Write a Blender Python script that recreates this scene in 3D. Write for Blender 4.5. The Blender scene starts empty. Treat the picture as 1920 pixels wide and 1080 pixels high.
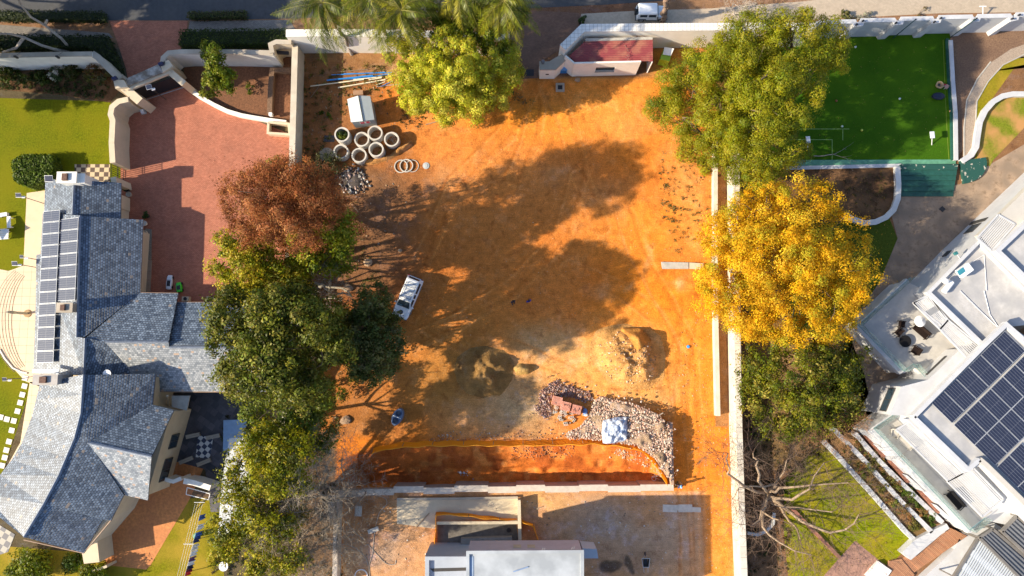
import bpy, bmesh, math, random
import numpy as np
from mathutils import Vector, Matrix
R = math.radians
random.seed(7); rng = np.random.default_rng(7)

# ---------------------------------------------------------------- camera, light, exposure
CAMH, TILT, FPX = 75.0, R(5.5), 1280.0
cam = bpy.data.objects.new('camera', bpy.data.cameras.new('camera'))
bpy.context.collection.objects.link(cam)
cam.location = (0, 0, CAMH); cam.rotation_euler = (TILT, 0, 0)
cam.data.lens = 24; cam.data.sensor_width = 36; cam.data.clip_start = 0.5; cam.data.clip_end = 1500
bpy.context.scene.camera = cam
SUN_EL, SUN_AZ = R(30), R(13)          # the sun stands to the left and a little towards the bottom of the photo
world = bpy.data.worlds.new("World"); bpy.context.scene.world = world; world.use_nodes = True
wn = world.node_tree.nodes; wl = world.node_tree.links
sky = wn.new('ShaderNodeTexSky'); sky.sky_type = 'NISHITA'; sky.sun_disc = False
sky.sun_elevation = SUN_EL; sky.sun_rotation = R(257); sky.altitude = 1500; sky.dust_density = 3.0
wl.new(sky.outputs[0], wn['Background'].inputs[0]); wn['Background'].inputs[1].default_value = 0.14
sun = bpy.data.objects.new('sun', bpy.data.lights.new('sun', 'SUN')); bpy.context.collection.objects.link(sun)
sun.data.energy = 5.0; sun.data.angle = R(0.6); sun.data.color = (1.0, 0.86, 0.64)
sun.rotation_euler = Vector((math.cos(SUN_AZ)*math.cos(SUN_EL), math.sin(SUN_AZ)*math.cos(SUN_EL), -math.sin(SUN_EL))).to_track_quat('-Z', 'Y').to_euler()
vs = bpy.context.scene.view_settings
vs.view_transform = 'Standard'; vs.look = 'None'; vs.gamma = 1; vs.use_curve_mapping = False; vs.exposure = 0.88
COL = bpy.context.collection

# ---------------------------------------------------------------- from a spot in the photo to a point at height z
def W(px, py, z=0.0):
    x, y, c, s = (px-960)/FPX, (540-py)/FPX, math.cos(TILT), math.sin(TILT)
    dy, dz = y*c + s, y*s - c
    k = (z-CAMH)/dz
    return Vector((x*k, dy*k, z))
def WL(pts, z=0.0): return [W(p[0], p[1], p[2] if len(p) > 2 else z) for p in pts]
def mpp(z, py=600): return (W(1000, py, z) - W(960, py, z)).length/40      # metres for one photo pixel
def unW(X, Y, Z=0.0):
    c, s = math.cos(TILT), math.sin(TILT)
    dy, dz = Y, Z-CAMH
    yc, zc = dy*c + dz*s, -dy*s + dz*c
    return 960 + FPX*X/(-zc), 540 - FPX*yc/(-zc)

# ---------------------------------------------------------------- materials
MATS = {}
def new_mat(name):
    m = bpy.data.materials.new(name); m.use_nodes = True
    nt = m.node_tree; b = nt.nodes['Principled BSDF']
    MATS[name] = m
    return m, nt, b
def mat(name, col, rough=0.7, var=0.15, scale=1.5, bump=0.0, bscale=None, metal=0.0, spec=0.5, var2=0.0, scale2=0.12, tint=None, trans=0.0, alpha=1.0):
    if name in MATS: return MATS[name]
    m, nt, b = new_mat(name)
    N, L = nt.nodes, nt.links
    geo = N.new('ShaderNodeNewGeometry')
    b.inputs['Roughness'].default_value = rough; b.inputs['Metallic'].default_value = metal
    b.inputs['Specular IOR Level'].default_value = spec
    if trans: b.inputs['Transmission Weight'].default_value = trans
    if alpha < 1: b.inputs['Alpha'].default_value = alpha
    no = N.new('ShaderNodeTexNoise'); no.inputs['Scale'].default_value = scale; no.inputs['Detail'].default_value = 6
    no.inputs['Roughness'].default_value = .65
    L.new(geo.outputs['Position'], no.inputs['Vector'])
    mr = N.new('ShaderNodeMapRange'); mr.inputs['From Min'].default_value = .3; mr.inputs['From Max'].default_value = .7
    mr.inputs['To Min'].default_value = 1-var; mr.inputs['To Max'].default_value = 1+var
    L.new(no.outputs['Fac'], mr.inputs['Value'])
    vm = N.new('ShaderNodeVectorMath'); vm.operation = 'SCALE'; vm.inputs[0].default_value = col
    L.new(mr.outputs[0], vm.inputs['Scale'])
    out = vm.outputs[0]
    if var2:
        n2 = N.new('ShaderNodeTexNoise'); n2.inputs['Scale'].default_value = scale2; n2.inputs['Detail'].default_value = 4
        L.new(geo.outputs['Position'], n2.inputs['Vector'])
        m2 = N.new('ShaderNodeMapRange'); m2.inputs['From Min'].default_value = .38; m2.inputs['From Max'].default_value = .62
        L.new(n2.outputs['Fac'], m2.inputs['Value'])
        mx = N.new('ShaderNodeMix'); mx.data_type = 'RGBA'
        mm = N.new('ShaderNodeMath'); mm.operation = 'MULTIPLY'; mm.inputs[1].default_value = var2
        L.new(m2.outputs[0], mm.inputs[0]); L.new(mm.outputs[0], mx.inputs['Factor'])
        L.new(out, mx.inputs['A']); mx.inputs['B'].default_value = (*(tint or col), 1)
        out = mx.outputs['Result']
    L.new(out, b.inputs['Base Color'])
    if bump:
        nb = N.new('ShaderNodeTexNoise'); nb.inputs['Scale'].default_value = bscale or scale*3; nb.inputs['Detail'].default_value = 5
        L.new(geo.outputs['Position'], nb.inputs['Vector'])
        bp = N.new('ShaderNodeBump'); bp.inputs['Strength'].default_value = 1; bp.inputs['Distance'].default_value = bump
        L.new(nb.outputs['Fac'], bp.inputs['Height']); L.new(bp.outputs[0], b.inputs['Normal'])
    return m
def mat_brick(name, c1, c2, mortar, bw, bh, ms=0.02, rough=0.7, bump=0.01, offset=0.5, big=0.15, spec=0.5, extra=None, rot=0.0):
    """rows of bricks, slates or tiles laid along each face's own UV in metres"""
    if name in MATS: return MATS[name]
    m, nt, b = new_mat(name); N, L = nt.nodes, nt.links
    uv = N.new('ShaderNodeUVMap')
    mp = N.new('ShaderNodeMapping'); mp.inputs['Rotation'].default_value = (0, 0, rot); L.new(uv.outputs[0], mp.inputs[0])
    br = N.new('ShaderNodeTexBrick'); L.new(mp.outputs[0], br.inputs['Vector'])
    br.offset = offset
    for k, v in (('Color1', c1), ('Color2', c2), ('Mortar', mortar)): br.inputs[k].default_value = (*v, 1)
    br.inputs['Scale'].default_value = 1; br.inputs['Mortar Size'].default_value = ms
    br.inputs['Brick Width'].default_value = bw; br.inputs['Row Height'].default_value = bh; br.inputs['Bias'].default_value = 0
    br.inputs['Mortar Smooth'].default_value = .3
    geo = N.new('ShaderNodeNewGeometry')
    no = N.new('ShaderNodeTexNoise'); no.inputs['Scale'].default_value = .8; no.inputs['Detail'].default_value = 8; no.inputs['Roughness'].default_value = .75
    L.new(geo.outputs['Position'], no.inputs['Vector'])
    mr = N.new('ShaderNodeMapRange'); mr.inputs['From Min'].default_value = .3; mr.inputs['From Max'].default_value = .7
    mr.inputs['To Min'].default_value = 1-big; mr.inputs['To Max'].default_value = 1+big; L.new(no.outputs['Fac'], mr.inputs['Value'])
    vm = N.new('ShaderNodeVectorMath'); vm.operation = 'SCALE'; L.new(br.outputs['Color'], vm.inputs[0]); L.new(mr.outputs[0], vm.inputs['Scale'])
    out = vm.outputs[0]
    if extra:                                   # a few odd tiles of another colour
        wn2 = N.new('ShaderNodeTexWhiteNoise'); sn = N.new('ShaderNodeVectorMath'); sn.operation = 'SNAP'
        sn.inputs[1].default_value = (bw, bh, 1); L.new(mp.outputs[0], sn.inputs[0]); L.new(sn.outputs[0], wn2.inputs['Vector'])
        gt = N.new('ShaderNodeMath'); gt.operation = 'GREATER_THAN'; gt.inputs[1].default_value = 1-extra[1]; L.new(wn2.outputs['Value'], gt.inputs[0])
        mx = N.new('ShaderNodeMix'); mx.data_type = 'RGBA'; L.new(gt.outputs[0], mx.inputs['Factor']); L.new(out, mx.inputs['A']); mx.inputs['B'].default_value = (*extra[0], 1)
        out = mx.outputs['Result']
    L.new(out, b.inputs['Base Color'])
    b.inputs['Roughness'].default_value = rough; b.inputs['Specular IOR Level'].default_value = spec
    bp = N.new('ShaderNodeBump'); bp.inputs['Distance'].default_value = bump
    inv = N.new('ShaderNodeMath'); inv.operation = 'SUBTRACT'; inv.inputs[0].default_value = 1; L.new(br.outputs['Fac'], inv.inputs[1])
    ad = N.new('ShaderNodeMath'); ad.operation = 'ADD'; L.new(inv.outputs[0], ad.inputs[0]); L.new(no.outputs['Fac'], ad.inputs[1])
    L.new(ad.outputs[0], bp.inputs['Height']); L.new(bp.outputs[0], b.inputs['Normal'])
    return m
def mat_checker(name, c1, c2, size, rough=.5, rot=0.0):
    m, nt, b = new_mat(name); N, L = nt.nodes, nt.links
    uv = N.new('ShaderNodeUVMap'); mp = N.new('ShaderNodeMapping'); mp.inputs['Rotation'].default_value = (0, 0, rot)
    ck = N.new('ShaderNodeTexChecker'); ck.inputs['Scale'].default_value = 1/size
    ck.inputs['Color1'].default_value = (*c1, 1); ck.inputs['Color2'].default_value = (*c2, 1)
    L.new(uv.outputs[0], mp.inputs[0]); L.new(mp.outputs[0], ck.inputs['Vector']); L.new(ck.outputs[0], b.inputs['Base Color'])
    b.inputs['Roughness'].default_value = rough
    return m
def mat_leaf(name, rough=.55, trans=.35):
    """leaves take each leaf's own hue from the mesh's colour attribute"""
    if name in MATS: return MATS[name]
    m, nt, b = new_mat(name); N, L = nt.nodes, nt.links
    at = N.new('ShaderNodeAttribute'); at.attribute_name = 'hue'
    L.new(at.outputs['Color'], b.inputs['Base Color']); b.inputs['Roughness'].default_value = rough
    b.inputs['Specular IOR Level'].default_value = .25
    tr = N.new('ShaderNodeBsdfTranslucent'); L.new(at.outputs['Color'], tr.inputs['Color'])
    mx = N.new('ShaderNodeMixShader'); mx.inputs[0].default_value = trans
    L.new(b.outputs[0], mx.inputs[1]); L.new(tr.outputs[0], mx.inputs[2]); L.new(mx.outputs[0], N['Material Output'].inputs['Surface'])
    return m
def mat_attr(name, rough=.9, bump=.03, scale=1.3, var=.17, grit=.09):
    """bare earth: the soil's own colours come from an attribute, grain and pebbles from noise"""
    m, nt, b = new_mat(name); N, L = nt.nodes, nt.links
    at = N.new('ShaderNodeAttribute'); at.attribute_name = 'hue'
    geo = N.new('ShaderNodeNewGeometry')
    n1 = N.new('ShaderNodeTexNoise'); n1.inputs['Scale'].default_value = scale; n1.inputs['Detail'].default_value = 8; n1.inputs['Roughness'].default_value = .62
    L.new(geo.outputs['Position'], n1.inputs['Vector'])
    mr = N.new('ShaderNodeMapRange'); mr.inputs['From Min'].default_value = .28; mr.inputs['From Max'].default_value = .72
    mr.inputs['To Min'].default_value = 1-var; mr.inputs['To Max'].default_value = 1+var; L.new(n1.outputs['Fac'], mr.inputs['Value'])
    n3 = N.new('ShaderNodeTexNoise'); n3.inputs['Scale'].default_value = 9; n3.inputs['Detail'].default_value = 6; n3.inputs['Roughness'].default_value = .8
    L.new(geo.outputs['Position'], n3.inputs['Vector'])
    m3 = N.new('ShaderNodeMapRange'); m3.inputs['From Min'].default_value = .3; m3.inputs['From Max'].default_value = .7; m3.inputs['To Min'].default_value = .60; m3.inputs['To Max'].default_value = 1.36; L.new(n3.outputs['Fac'], m3.inputs['Value'])
    mm = N.new('ShaderNodeMath'); mm.operation = 'MULTIPLY'; L.new(mr.outputs[0], mm.inputs[0]); L.new(m3.outputs[0], mm.inputs[1])
    vm = N.new('ShaderNodeVectorMath'); vm.operation = 'SCALE'; L.new(at.outputs['Color'], vm.inputs[0]); L.new(mm.outputs[0], vm.inputs['Scale'])
    vo = N.new('ShaderNodeTexVoronoi'); vo.inputs['Scale'].default_value = 2.6; L.new(geo.outputs['Position'], vo.inputs['Vector'])
    lt = N.new('ShaderNodeMath'); lt.operation = 'LESS_THAN'; lt.inputs[1].default_value = .09; L.new(vo.outputs['Distance'], lt.inputs[0])
    wn2 = N.new('ShaderNodeMath'); wn2.operation = 'GREATER_THAN'; wn2.inputs[1].default_value = .55
    L.new(vo.outputs['Color'], wn2.inputs[0])
    ml = N.new('ShaderNodeMath'); ml.operation = 'MULTIPLY'; L.new(lt.outputs[0], ml.inputs[0]); L.new(wn2.outputs[0], ml.inputs[1])
    ml2 = N.new('ShaderNodeMath'); ml2.operation = 'MULTIPLY'; ml2.inputs[1].default_value = .3; L.new(ml.outputs[0], ml2.inputs[0])
    mx = N.new('ShaderNodeMix'); mx.data_type = 'RGBA'; L.new(ml2.outputs[0], mx.inputs['Factor']); L.new(vm.outputs[0], mx.inputs['A']); mx.inputs['B'].default_value = (.45, .38, .30, 1)
    out = mx.outputs['Result']
    # paler and redder patches with ragged edges, faint drag marks, dark and light grit
    def patch(scale, lo, hi, col, amt, stretch=None, detail=8):
        nonlocal out
        n = N.new('ShaderNodeTexNoise'); n.inputs['Scale'].default_value = scale; n.inputs['Detail'].default_value = detail; n.inputs['Roughness'].default_value = .75
        if stretch:
            mp = N.new('ShaderNodeMapping'); mp.inputs['Rotation'].default_value = (0, 0, stretch[0]); mp.inputs['Scale'].default_value = (stretch[1], stretch[2], 1)
            L.new(geo.outputs['Position'], mp.inputs[0]); L.new(mp.outputs[0], n.inputs['Vector'])
        else: L.new(geo.outputs['Position'], n.inputs['Vector'])
        r = N.new('ShaderNodeMapRange'); r.inputs['From Min'].default_value = lo; r.inputs['From Max'].default_value = hi; r.inputs['To Max'].default_value = amt
        L.new(n.outputs['Fac'], r.inputs['Value'])
        sc = N.new('ShaderNodeVectorMath'); sc.operation = 'MULTIPLY'; sc.inputs[1].default_value = col; L.new(out, sc.inputs[0])
        k = N.new('ShaderNodeMix'); k.data_type = 'RGBA'; L.new(r.outputs[0], k.inputs['Factor']); L.new(out, k.inputs['A']); L.new(sc.outputs[0], k.inputs['B']); out = k.outputs['Result']
    patch(.45, .52, .60, (1.08, 1.22, 1.7), .75); patch(.7, .55, .62, (.62, .52, .5), .6)
    patch(1.0, .56, .66, (.60, .55, .5), .7, (.15, .5, 7)); patch(1.0, .57, .66, (1.15, 1.3, 1.8), .6, (1.45, .35, 6)); patch(1.0, .58, .66, (.62, .55, .5), .6, (-.6, .4, 8))
    patch(14, .62, .68, (.35, .3, .3), .8, None, 3); patch(11, .63, .70, (1.25, 1.6, 2.6), .8, None, 3)
    L.new(out, b.inputs['Base Color']); b.inputs['Roughness'].default_value = rough; b.inputs['Specular IOR Level'].default_value = .15
    n2 = N.new('ShaderNodeTexNoise'); n2.inputs['Scale'].default_value = 5; n2.inputs['Detail'].default_value = 9; n2.inputs['Roughness'].default_value = .78
    L.new(geo.outputs['Position'], n2.inputs['Vector'])
    bp = N.new('ShaderNodeBump'); bp.inputs['Distance'].default_value = grit; L.new(n2.outputs['Fac'], bp.inputs['Height']); L.new(bp.outputs[0], b.inputs['Normal'])
    return m

# ---------------------------------------------------------------- mesh builder
class MB:
    def __init__(s, M=None): s.v = []; s.f = []; s.M = M; s.smooth = False
    def add(s, vs_, fs):
        o = len(s.v)
        for p in vs_:
            p = Vector(p); s.v.append(s.M @ p if s.M else p)
        s.f += [tuple(i+o for i in f) for f in fs]; return s
    def box(s, c, d, rz=0.0, rx=0.0):
        m = Matrix.Translation(Vector(c)) @ Matrix.Rotation(rz, 4, 'Z') @ Matrix.Rotation(rx, 4, 'X')
        x, y, z = d[0]/2, d[1]/2, d[2]/2
        P = [m @ Vector(q) for q in ((-x,-y,-z),(x,-y,-z),(x,y,-z),(-x,y,-z),(-x,-y,z),(x,-y,z),(x,y,z),(-x,y,z))]
        return s.add(P, [(0,3,2,1),(4,5,6,7),(0,1,5,4),(1,2,6,5),(2,3,7,6),(3,0,4,7)])
    def prism(s, pts, z0, z1):
        """pts: outline; z0/z1 flat heights"""
        n = len(pts); a = sum(pts[i][0]*pts[(i+1)%n][1]-pts[(i+1)%n][0]*pts[i][1] for i in range(n))
        if a < 0: pts = list(pts)[::-1]
        P = [(p[0], p[1], z0) for p in pts] + [(p[0], p[1], z1) for p in pts]
        return s.add(P, [tuple(range(n-1, -1, -1)), tuple(range(n, 2*n))] + [(i, (i+1)%n, n+(i+1)%n, n+i) for i in range(n)])
    def slab(s, pts, t):
        """pts: 3-D outline of the top; thickness t downwards"""
        n = len(pts); a = sum(pts[i][0]*pts[(i+1)%n][1]-pts[(i+1)%n][0]*pts[i][1] for i in range(n))
        if a < 0: pts = list(pts)[::-1]
        P = [Vector(p) for p in pts] + [Vector(p)-Vector((0,0,t)) for p in pts]
        return s.add(P, [tuple(range(n)), tuple(range(2*n-1, n-1, -1))] + [(n+i, n+(i+1)%n, (i+1)%n, i) for i in range(n)])
    def poly(s, pts): return s.add(pts, [tuple(range(len(pts)))])
    def tube(s, pts, rad, n=8, cap=True):
        pts = [Vector(p) for p in pts]
        if not isinstance(rad, (list, tuple)): rad = [rad]*len(pts)
        P = []; up = Vector((0,0,1))
        d0 = (pts[1]-pts[0]).normalized(); a = d0.cross(up)
        if a.length < .05: a = d0.cross(Vector((1,0,0)))
        a.normalize()
        for i, p in enumerate(pts):
            d = (pts[min(i+1, len(pts)-1)]-pts[max(i-1, 0)]).normalized()
            a = (a - d*a.dot(d)).normalized(); b = d.cross(a)
            for k in range(n):
                t = 2*math.pi*k/n; P.append(p + (a*math.cos(t)+b*math.sin(t))*rad[i])
        F = [(i*n+k, i*n+(k+1)%n, (i+1)*n+(k+1)%n, (i+1)*n+k) for i in range(len(pts)-1) for k in range(n)]
        if cap: F += [tuple(range(n-1, -1, -1)), tuple(range((len(pts)-1)*n, len(pts)*n))]
        return s.add(P, F)
    def lathe(s, c, prof, n=16, cap0=True, cap1=True):
        """prof: (radius, z) pairs upwards"""
        P = [(c[0]+r*math.cos(2*math.pi*k/n), c[1]+r*math.sin(2*math.pi*k/n), c[2]+z) for r, z in prof for k in range(n)]
        F = [(i*n+k, i*n+(k+1)%n, (i+1)*n+(k+1)%n, (i+1)*n+k) for i in range(len(prof)-1) for k in range(n)]
        if cap0: F.append(tuple(range(n-1, -1, -1)))
        if cap1: F.append(tuple(range((len(prof)-1)*n, len(prof)*n)))
        return s.add(P, F)
    def ring(s, c, r0, r1, z0, z1, n=24):
        prof = [(r1, z0), (r1, z1), (r0, z1), (r0, z0), (r1, z0)]
        return s.lathe(c, prof, n, False, False)
    def ball(s, c, r, n=10, m=6, sq=(1,1,1)):
        P = [(c[0]+r*sq[0]*math.sin(math.pi*j/m)*math.cos(2*math.pi*k/n), c[1]+r*sq[1]*math.sin(math.pi*j/m)*math.sin(2*math.pi*k/n), c[2]-r*sq[2]*math.cos(math.pi*j/m)) for j in range(1, m) for k in range(n)]
        P += [(c[0], c[1], c[2]-r*sq[2]), (c[0], c[1], c[2]+r*sq[2])]; q = len(P)
        F = [(j*n+k, j*n+(k+1)%n, (j+1)*n+(k+1)%n, (j+1)*n+k) for j in range(m-2) for k in range(n)]
        F += [(q-2, (k+1)%n, k) for k in range(n)] + [((m-2)*n+k, (m-2)*n+(k+1)%n, q-1) for k in range(n)]
        return s.add(P, F)
    def loft(s, secs, caps=True):
        n = len(secs[0]); P = [p for sc in secs for p in sc]
        F = [(i*n+k, i*n+(k+1)%n, (i+1)*n+(k+1)%n, (i+1)*n+k) for i in range(len(secs)-1) for k in range(n)]
        if caps: F += [tuple(range(n-1, -1, -1)), tuple(range((len(secs)-1)*n, len(secs)*n))]
        return s.add(P, F)
    def path(s, pts, w, z0, z1, closed=False, bulge=0):
        """a wall or kerb of width w along a polyline, mitred at the corners"""
        pts = [Vector((p[0], p[1])) for p in pts]; n = len(pts); Lf, Rt = [], []
        for i, p in enumerate(pts):
            a = (p-pts[i-1]).normalized() if (i > 0 or closed) else None
            b = (pts[(i+1)%n]-p).normalized() if (i < n-1 or closed) else None
            if a is None: a = b
            if b is None: b = a
            t = (a+b).normalized(); nn = Vector((-t.y, t.x)); c = max(.35, nn.dot(Vector((-a.y, a.x))))
            Lf.append(p+nn*(w/2/c)); Rt.append(p-nn*(w/2/c))
        P = [(q.x, q.y, z) for z in (z0, z1) for q in Lf+Rt]; m = 2*n; F = []
        for i in range(n if closed else n-1):
            j = (i+1) % n
            F += [(m+i, m+n+i, m+n+j, m+j), (i, j, n+j, n+i), (i, m+i, m+j, j), (n+i, n+j, m+n+j, m+n+i)]
        if not closed: F += [(0, n, m+n, m), (n-1, m+n-1, m+2*n-1, 2*n-1)]
        return s.add(P, F)
    def build(s, name, m, parent=None, origin=None, smooth=False, flat_uv=True):
        me = bpy.data.meshes.new(name)
        o = bpy.data.objects.new(name, me); COL.objects.link(o)
        if parent is not None:
            r = parent
            while r.parent: r = r.parent
            org = Vector(r.location); o.parent = parent
            rz = Matrix.Rotation(-r.rotation_euler.z, 3, 'Z')
        else:
            if origin is None:
                xs = [p.x for p in s.v]; ys = [p.y for p in s.v]
                origin = Vector(((min(xs)+max(xs))/2, (min(ys)+max(ys))/2, min(p.z for p in s.v)))
            org = Vector(origin); o.location = org; rz = Matrix.Identity(3)
        me.from_pydata([rz @ (p-org) for p in s.v], [], s.f)
        uvl = me.uv_layers.new(name='UVMap')
        for pl in me.polygons:
            nn = pl.normal
            if abs(nn.z) > .985: u, w = Vector((1,0,0)), Vector((0,1,0))
            else:
                u = Vector((0,0,1)).cross(nn).normalized(); w = nn.cross(u)
            for li, vi in zip(pl.loop_indices, pl.vertices):
                q = rz.inverted() @ me.vertices[vi].co + org; uvl.data[li].uv = (q.dot(u), q.dot(w))
            pl.use_smooth = smooth
        me.materials.append(m if not isinstance(m, str) else MATS[m])
        return o
def mesh_arrays(name, V, F, hue, m, parent=None, origin=(0,0,0), link=True):
    """V (n,3), F (k,4) or (k,3) index arrays, hue (n,3) per-vertex colour"""
    me = bpy.data.meshes.new(name); n, k, q = len(V), len(F), F.shape[1]
    org = np.array(origin, float)
    if parent is not None:
        r = parent
        while r.parent: r = r.parent
        org = np.array(r.location)
    me.vertices.add(n); me.vertices.foreach_set('co', (V-org).astype(np.float32).ravel())
    me.loops.add(k*q); me.loops.foreach_set('vertex_index', F.astype(np.int32).ravel())
    me.polygons.add(k); me.polygons.foreach_set('loop_start', np.arange(0, k*q, q, dtype=np.int32)); me.polygons.foreach_set('loop_total', np.full(k, q, dtype=np.int32))
    me.update(calc_edges=True)
    if hue is not None:
        at = me.color_attributes.new(name='hue', type='FLOAT_COLOR', domain='POINT')
        at.data.foreach_set('color', np.concatenate([np.clip(hue, 0, 1), np.ones((n, 1))], 1).astype(np.float32).ravel())
    me.materials.append(m)
    o = bpy.data.objects.new(name, me); COL.objects.link(o)
    if parent is not None: o.parent = parent
    else: o.location = origin
    return o

# ---------------------------------------------------------------- things, tags, copies
def tag(o, label, cat, group=None):
    o['label'] = label; o['category'] = cat
    if group: o['group'] = group
    return o
def kind(o, k): o['kind'] = k; return o
def thing(name, label, cat, loc=(0,0,0), rz=0.0, group=None):
    o = bpy.data.objects.new(name, None); COL.objects.link(o); o.empty_display_size = .3
    o.location = loc; o.rotation_euler = (0, 0, rz)
    return tag(o, label, cat, group)
def dup(o, parent=None):
    c = o.copy(); COL.objects.link(c)
    if parent is not None: c.parent = parent
    for ch in [q for q in ALLKIDS.get(o.name, [])] : dup(ch, c)
    return c
def kids(root):
    """index of children by name, made once before the copying"""
    d = {}
    for o in COL.objects:
        if o.parent: d.setdefault(o.parent.name, []).append(o)
    return d
ALLKIDS = {}
def copy_thing(root, loc, rz=0.0, label=None, scale=None):
    global ALLKIDS
    c = dup(root); c.location = loc; c.rotation_euler = (0, 0, rz)
    if label: c['label'] = label
    if scale: c.scale = scale
    return c
ORD = ['first','second','third','fourth','fifth','sixth','seventh','eighth','ninth','tenth','eleventh','twelfth','thirteenth','fourteenth','fifteenth','sixteenth','seventeenth','eighteenth','nineteenth','twentieth']
def inset(pts, d):
    """shrink a horizontal outline by d metres towards its inside"""
    n = len(pts); P = [Vector((p[0], p[1])) for p in pts]
    a = sum(P[i].x*P[(i+1)%n].y-P[(i+1)%n].x*P[i].y for i in range(n)); sg = 1 if a > 0 else -1; out = []
    for i in range(n):
        e1 = (P[i]-P[i-1]).normalized(); e2 = (P[(i+1)%n]-P[i]).normalized()
        t = (e1+e2); t = t.normalized() if t.length > 1e-3 else e1
        nn = Vector((-t.y, t.x))*sg; c = max(.4, abs(nn.dot(Vector((-e1.y, e1.x)))))
        out.append(P[i]+nn*(d/c))
    return out
# ================================================================ THE SETTING: ground, roads, lawns, paving
def smooth(t): t = np.clip(t, 0, 1); return t*t*(3-2*t)
NET = [(655,852),(690,842),(720,835),(800,828),(950,826),(1060,825),(1110,824),(1190,832),(1225,855),(1240,880),(1256,905)]
class Noise2:
    def __init__(s, seed, cell): s.g = np.random.default_rng(seed).random((256, 256)); s.c = cell
    def __call__(s, x, y):
        x = np.asarray(x)/s.c; y = np.asarray(y)/s.c; xi = np.floor(x).astype(int); yi = np.floor(y).astype(int)
        fx, fy = x-xi, y-yi; fx = fx*fx*(3-2*fx); fy = fy*fy*(3-2*fy); g = s.g
        a = g[xi%256, yi%256]; b = g[(xi+1)%256, yi%256]; c = g[xi%256, (yi+1)%256]; d = g[(xi+1)%256, (yi+1)%256]
        return (a*(1-fx)+b*fx)*(1-fy)+(c*(1-fx)+d*fx)*fy
n_a, n_b, n_c, n_d, n_e = Noise2(1, 6.0), Noise2(2, 2.2), Noise2(3, .8), Noise2(4, .35), Noise2(5, 14.0)
def fbm(x, y): return (n_a(x,y)*.4+n_b(x,y)*.3+n_c(x,y)*.2+n_d(x,y)*.1)
def ground_z(X, Y):
    px, py = unW(X, Y, 0)
    nx = np.array([p[0] for p in NET]); ny = np.array([p[1] for p in NET])
    yn = np.interp(px, nx, ny)
    t = (py-yn)/np.maximum(911-yn, 8)
    wx = smooth((px-640)/40)*smooth((1259-px)/14)
    d = smooth(t*1.15)*1.7*wx*(py < 913)*(py > 700)
    d = d*(1 + .35*(fbm(X*1.7, Y*1.7)-.5)) + (wx > 0)*(t > 0)*(py < 913)*(n_c(X, Y)-.5)*.35*wx
    lot = smooth((px-600)/60)*smooth((1335-px)/20)*smooth((py-140)/60)*(py < 820)
    z = -d + lot*((n_a(X, Y)-.5)*.25 + (n_b(X, Y)-.5)*.10 + (n_c(X, Y)-.5)*.05)
    # wheel tracks worn into the corridor along the right wall
    for off, y0 in ((1275, 0), (1300, 0)):
        z = z - lot*.05*np.exp(-((px-off-8*np.sin(py/70))/5)**2)*(py > 560)
    return z
xs = np.concatenate([np.array([-260,-160,-110,-80,-65,-55,-48,-42,-37,-33,-30]), np.arange(-28, 28.01, .15), np.array([30,33,37,42,48,55,65,80,110,160,260])])
ys = np.concatenate([np.array([-260,-160,-110,-80,-60,-50,-44,-38,-35]), np.arange(-33, 37.01, .15), np.array([39,42,46,52,60,80,110,160,260])])
GX, GY = np.meshgrid(xs, ys); gx, gy = GX.ravel(), GY.ravel()
near = (np.abs(gx) < 27.9) & (gy > -32.9) & (gy < 36.9)
gz = np.where(near, ground_z(gx, gy), 0.0)
gpx, gpy = unW(gx, gy, 0)
wob = (n_b(gx, gy)-.5)*26 + (n_c(gx, gy)-.5)*14; wob2 = (n_b(gx+50, gy)-.5)*26 + (n_c(gx, gy+70)-.5)*14
bx, by = gpx+wob, gpy+wob2
base = np.tile(np.array([.53, .205, .045]), (len(gx), 1))
def blend(col, w):
    global base
    base = base*(1-w[:, None]) + np.array(col)[None]*w[:, None]
def blob(px, py, rx, ry, col, a=1.0, ang=0, hard=1.0):
    c, s = math.cos(R(ang)), math.sin(R(ang)); dx, dy = bx-px, by-py
    u, v = (dx*c+dy*s)/rx, (-dx*s+dy*c)/ry; r = np.sqrt(u*u+v*v)
    blend(col, a*(1-smooth((r-(1-.7*hard**-1))/(.7*hard**-1+1e-6))) if hard > 1 else a*np.exp(-r*r))
tanc, pale, grey, dgrey, rust, dark, olive = (.60,.36,.17), (.62,.46,.28), (.42,.38,.32), (.27,.25,.21), (.50,.17,.03), (.17,.085,.04), (.27,.17,.06)
big = n_e(gx, gy)
blend(tanc, .45*smooth((big-.45)*4)); blend((.60,.24,.03), .7*smooth((.5-big)*4))
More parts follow.
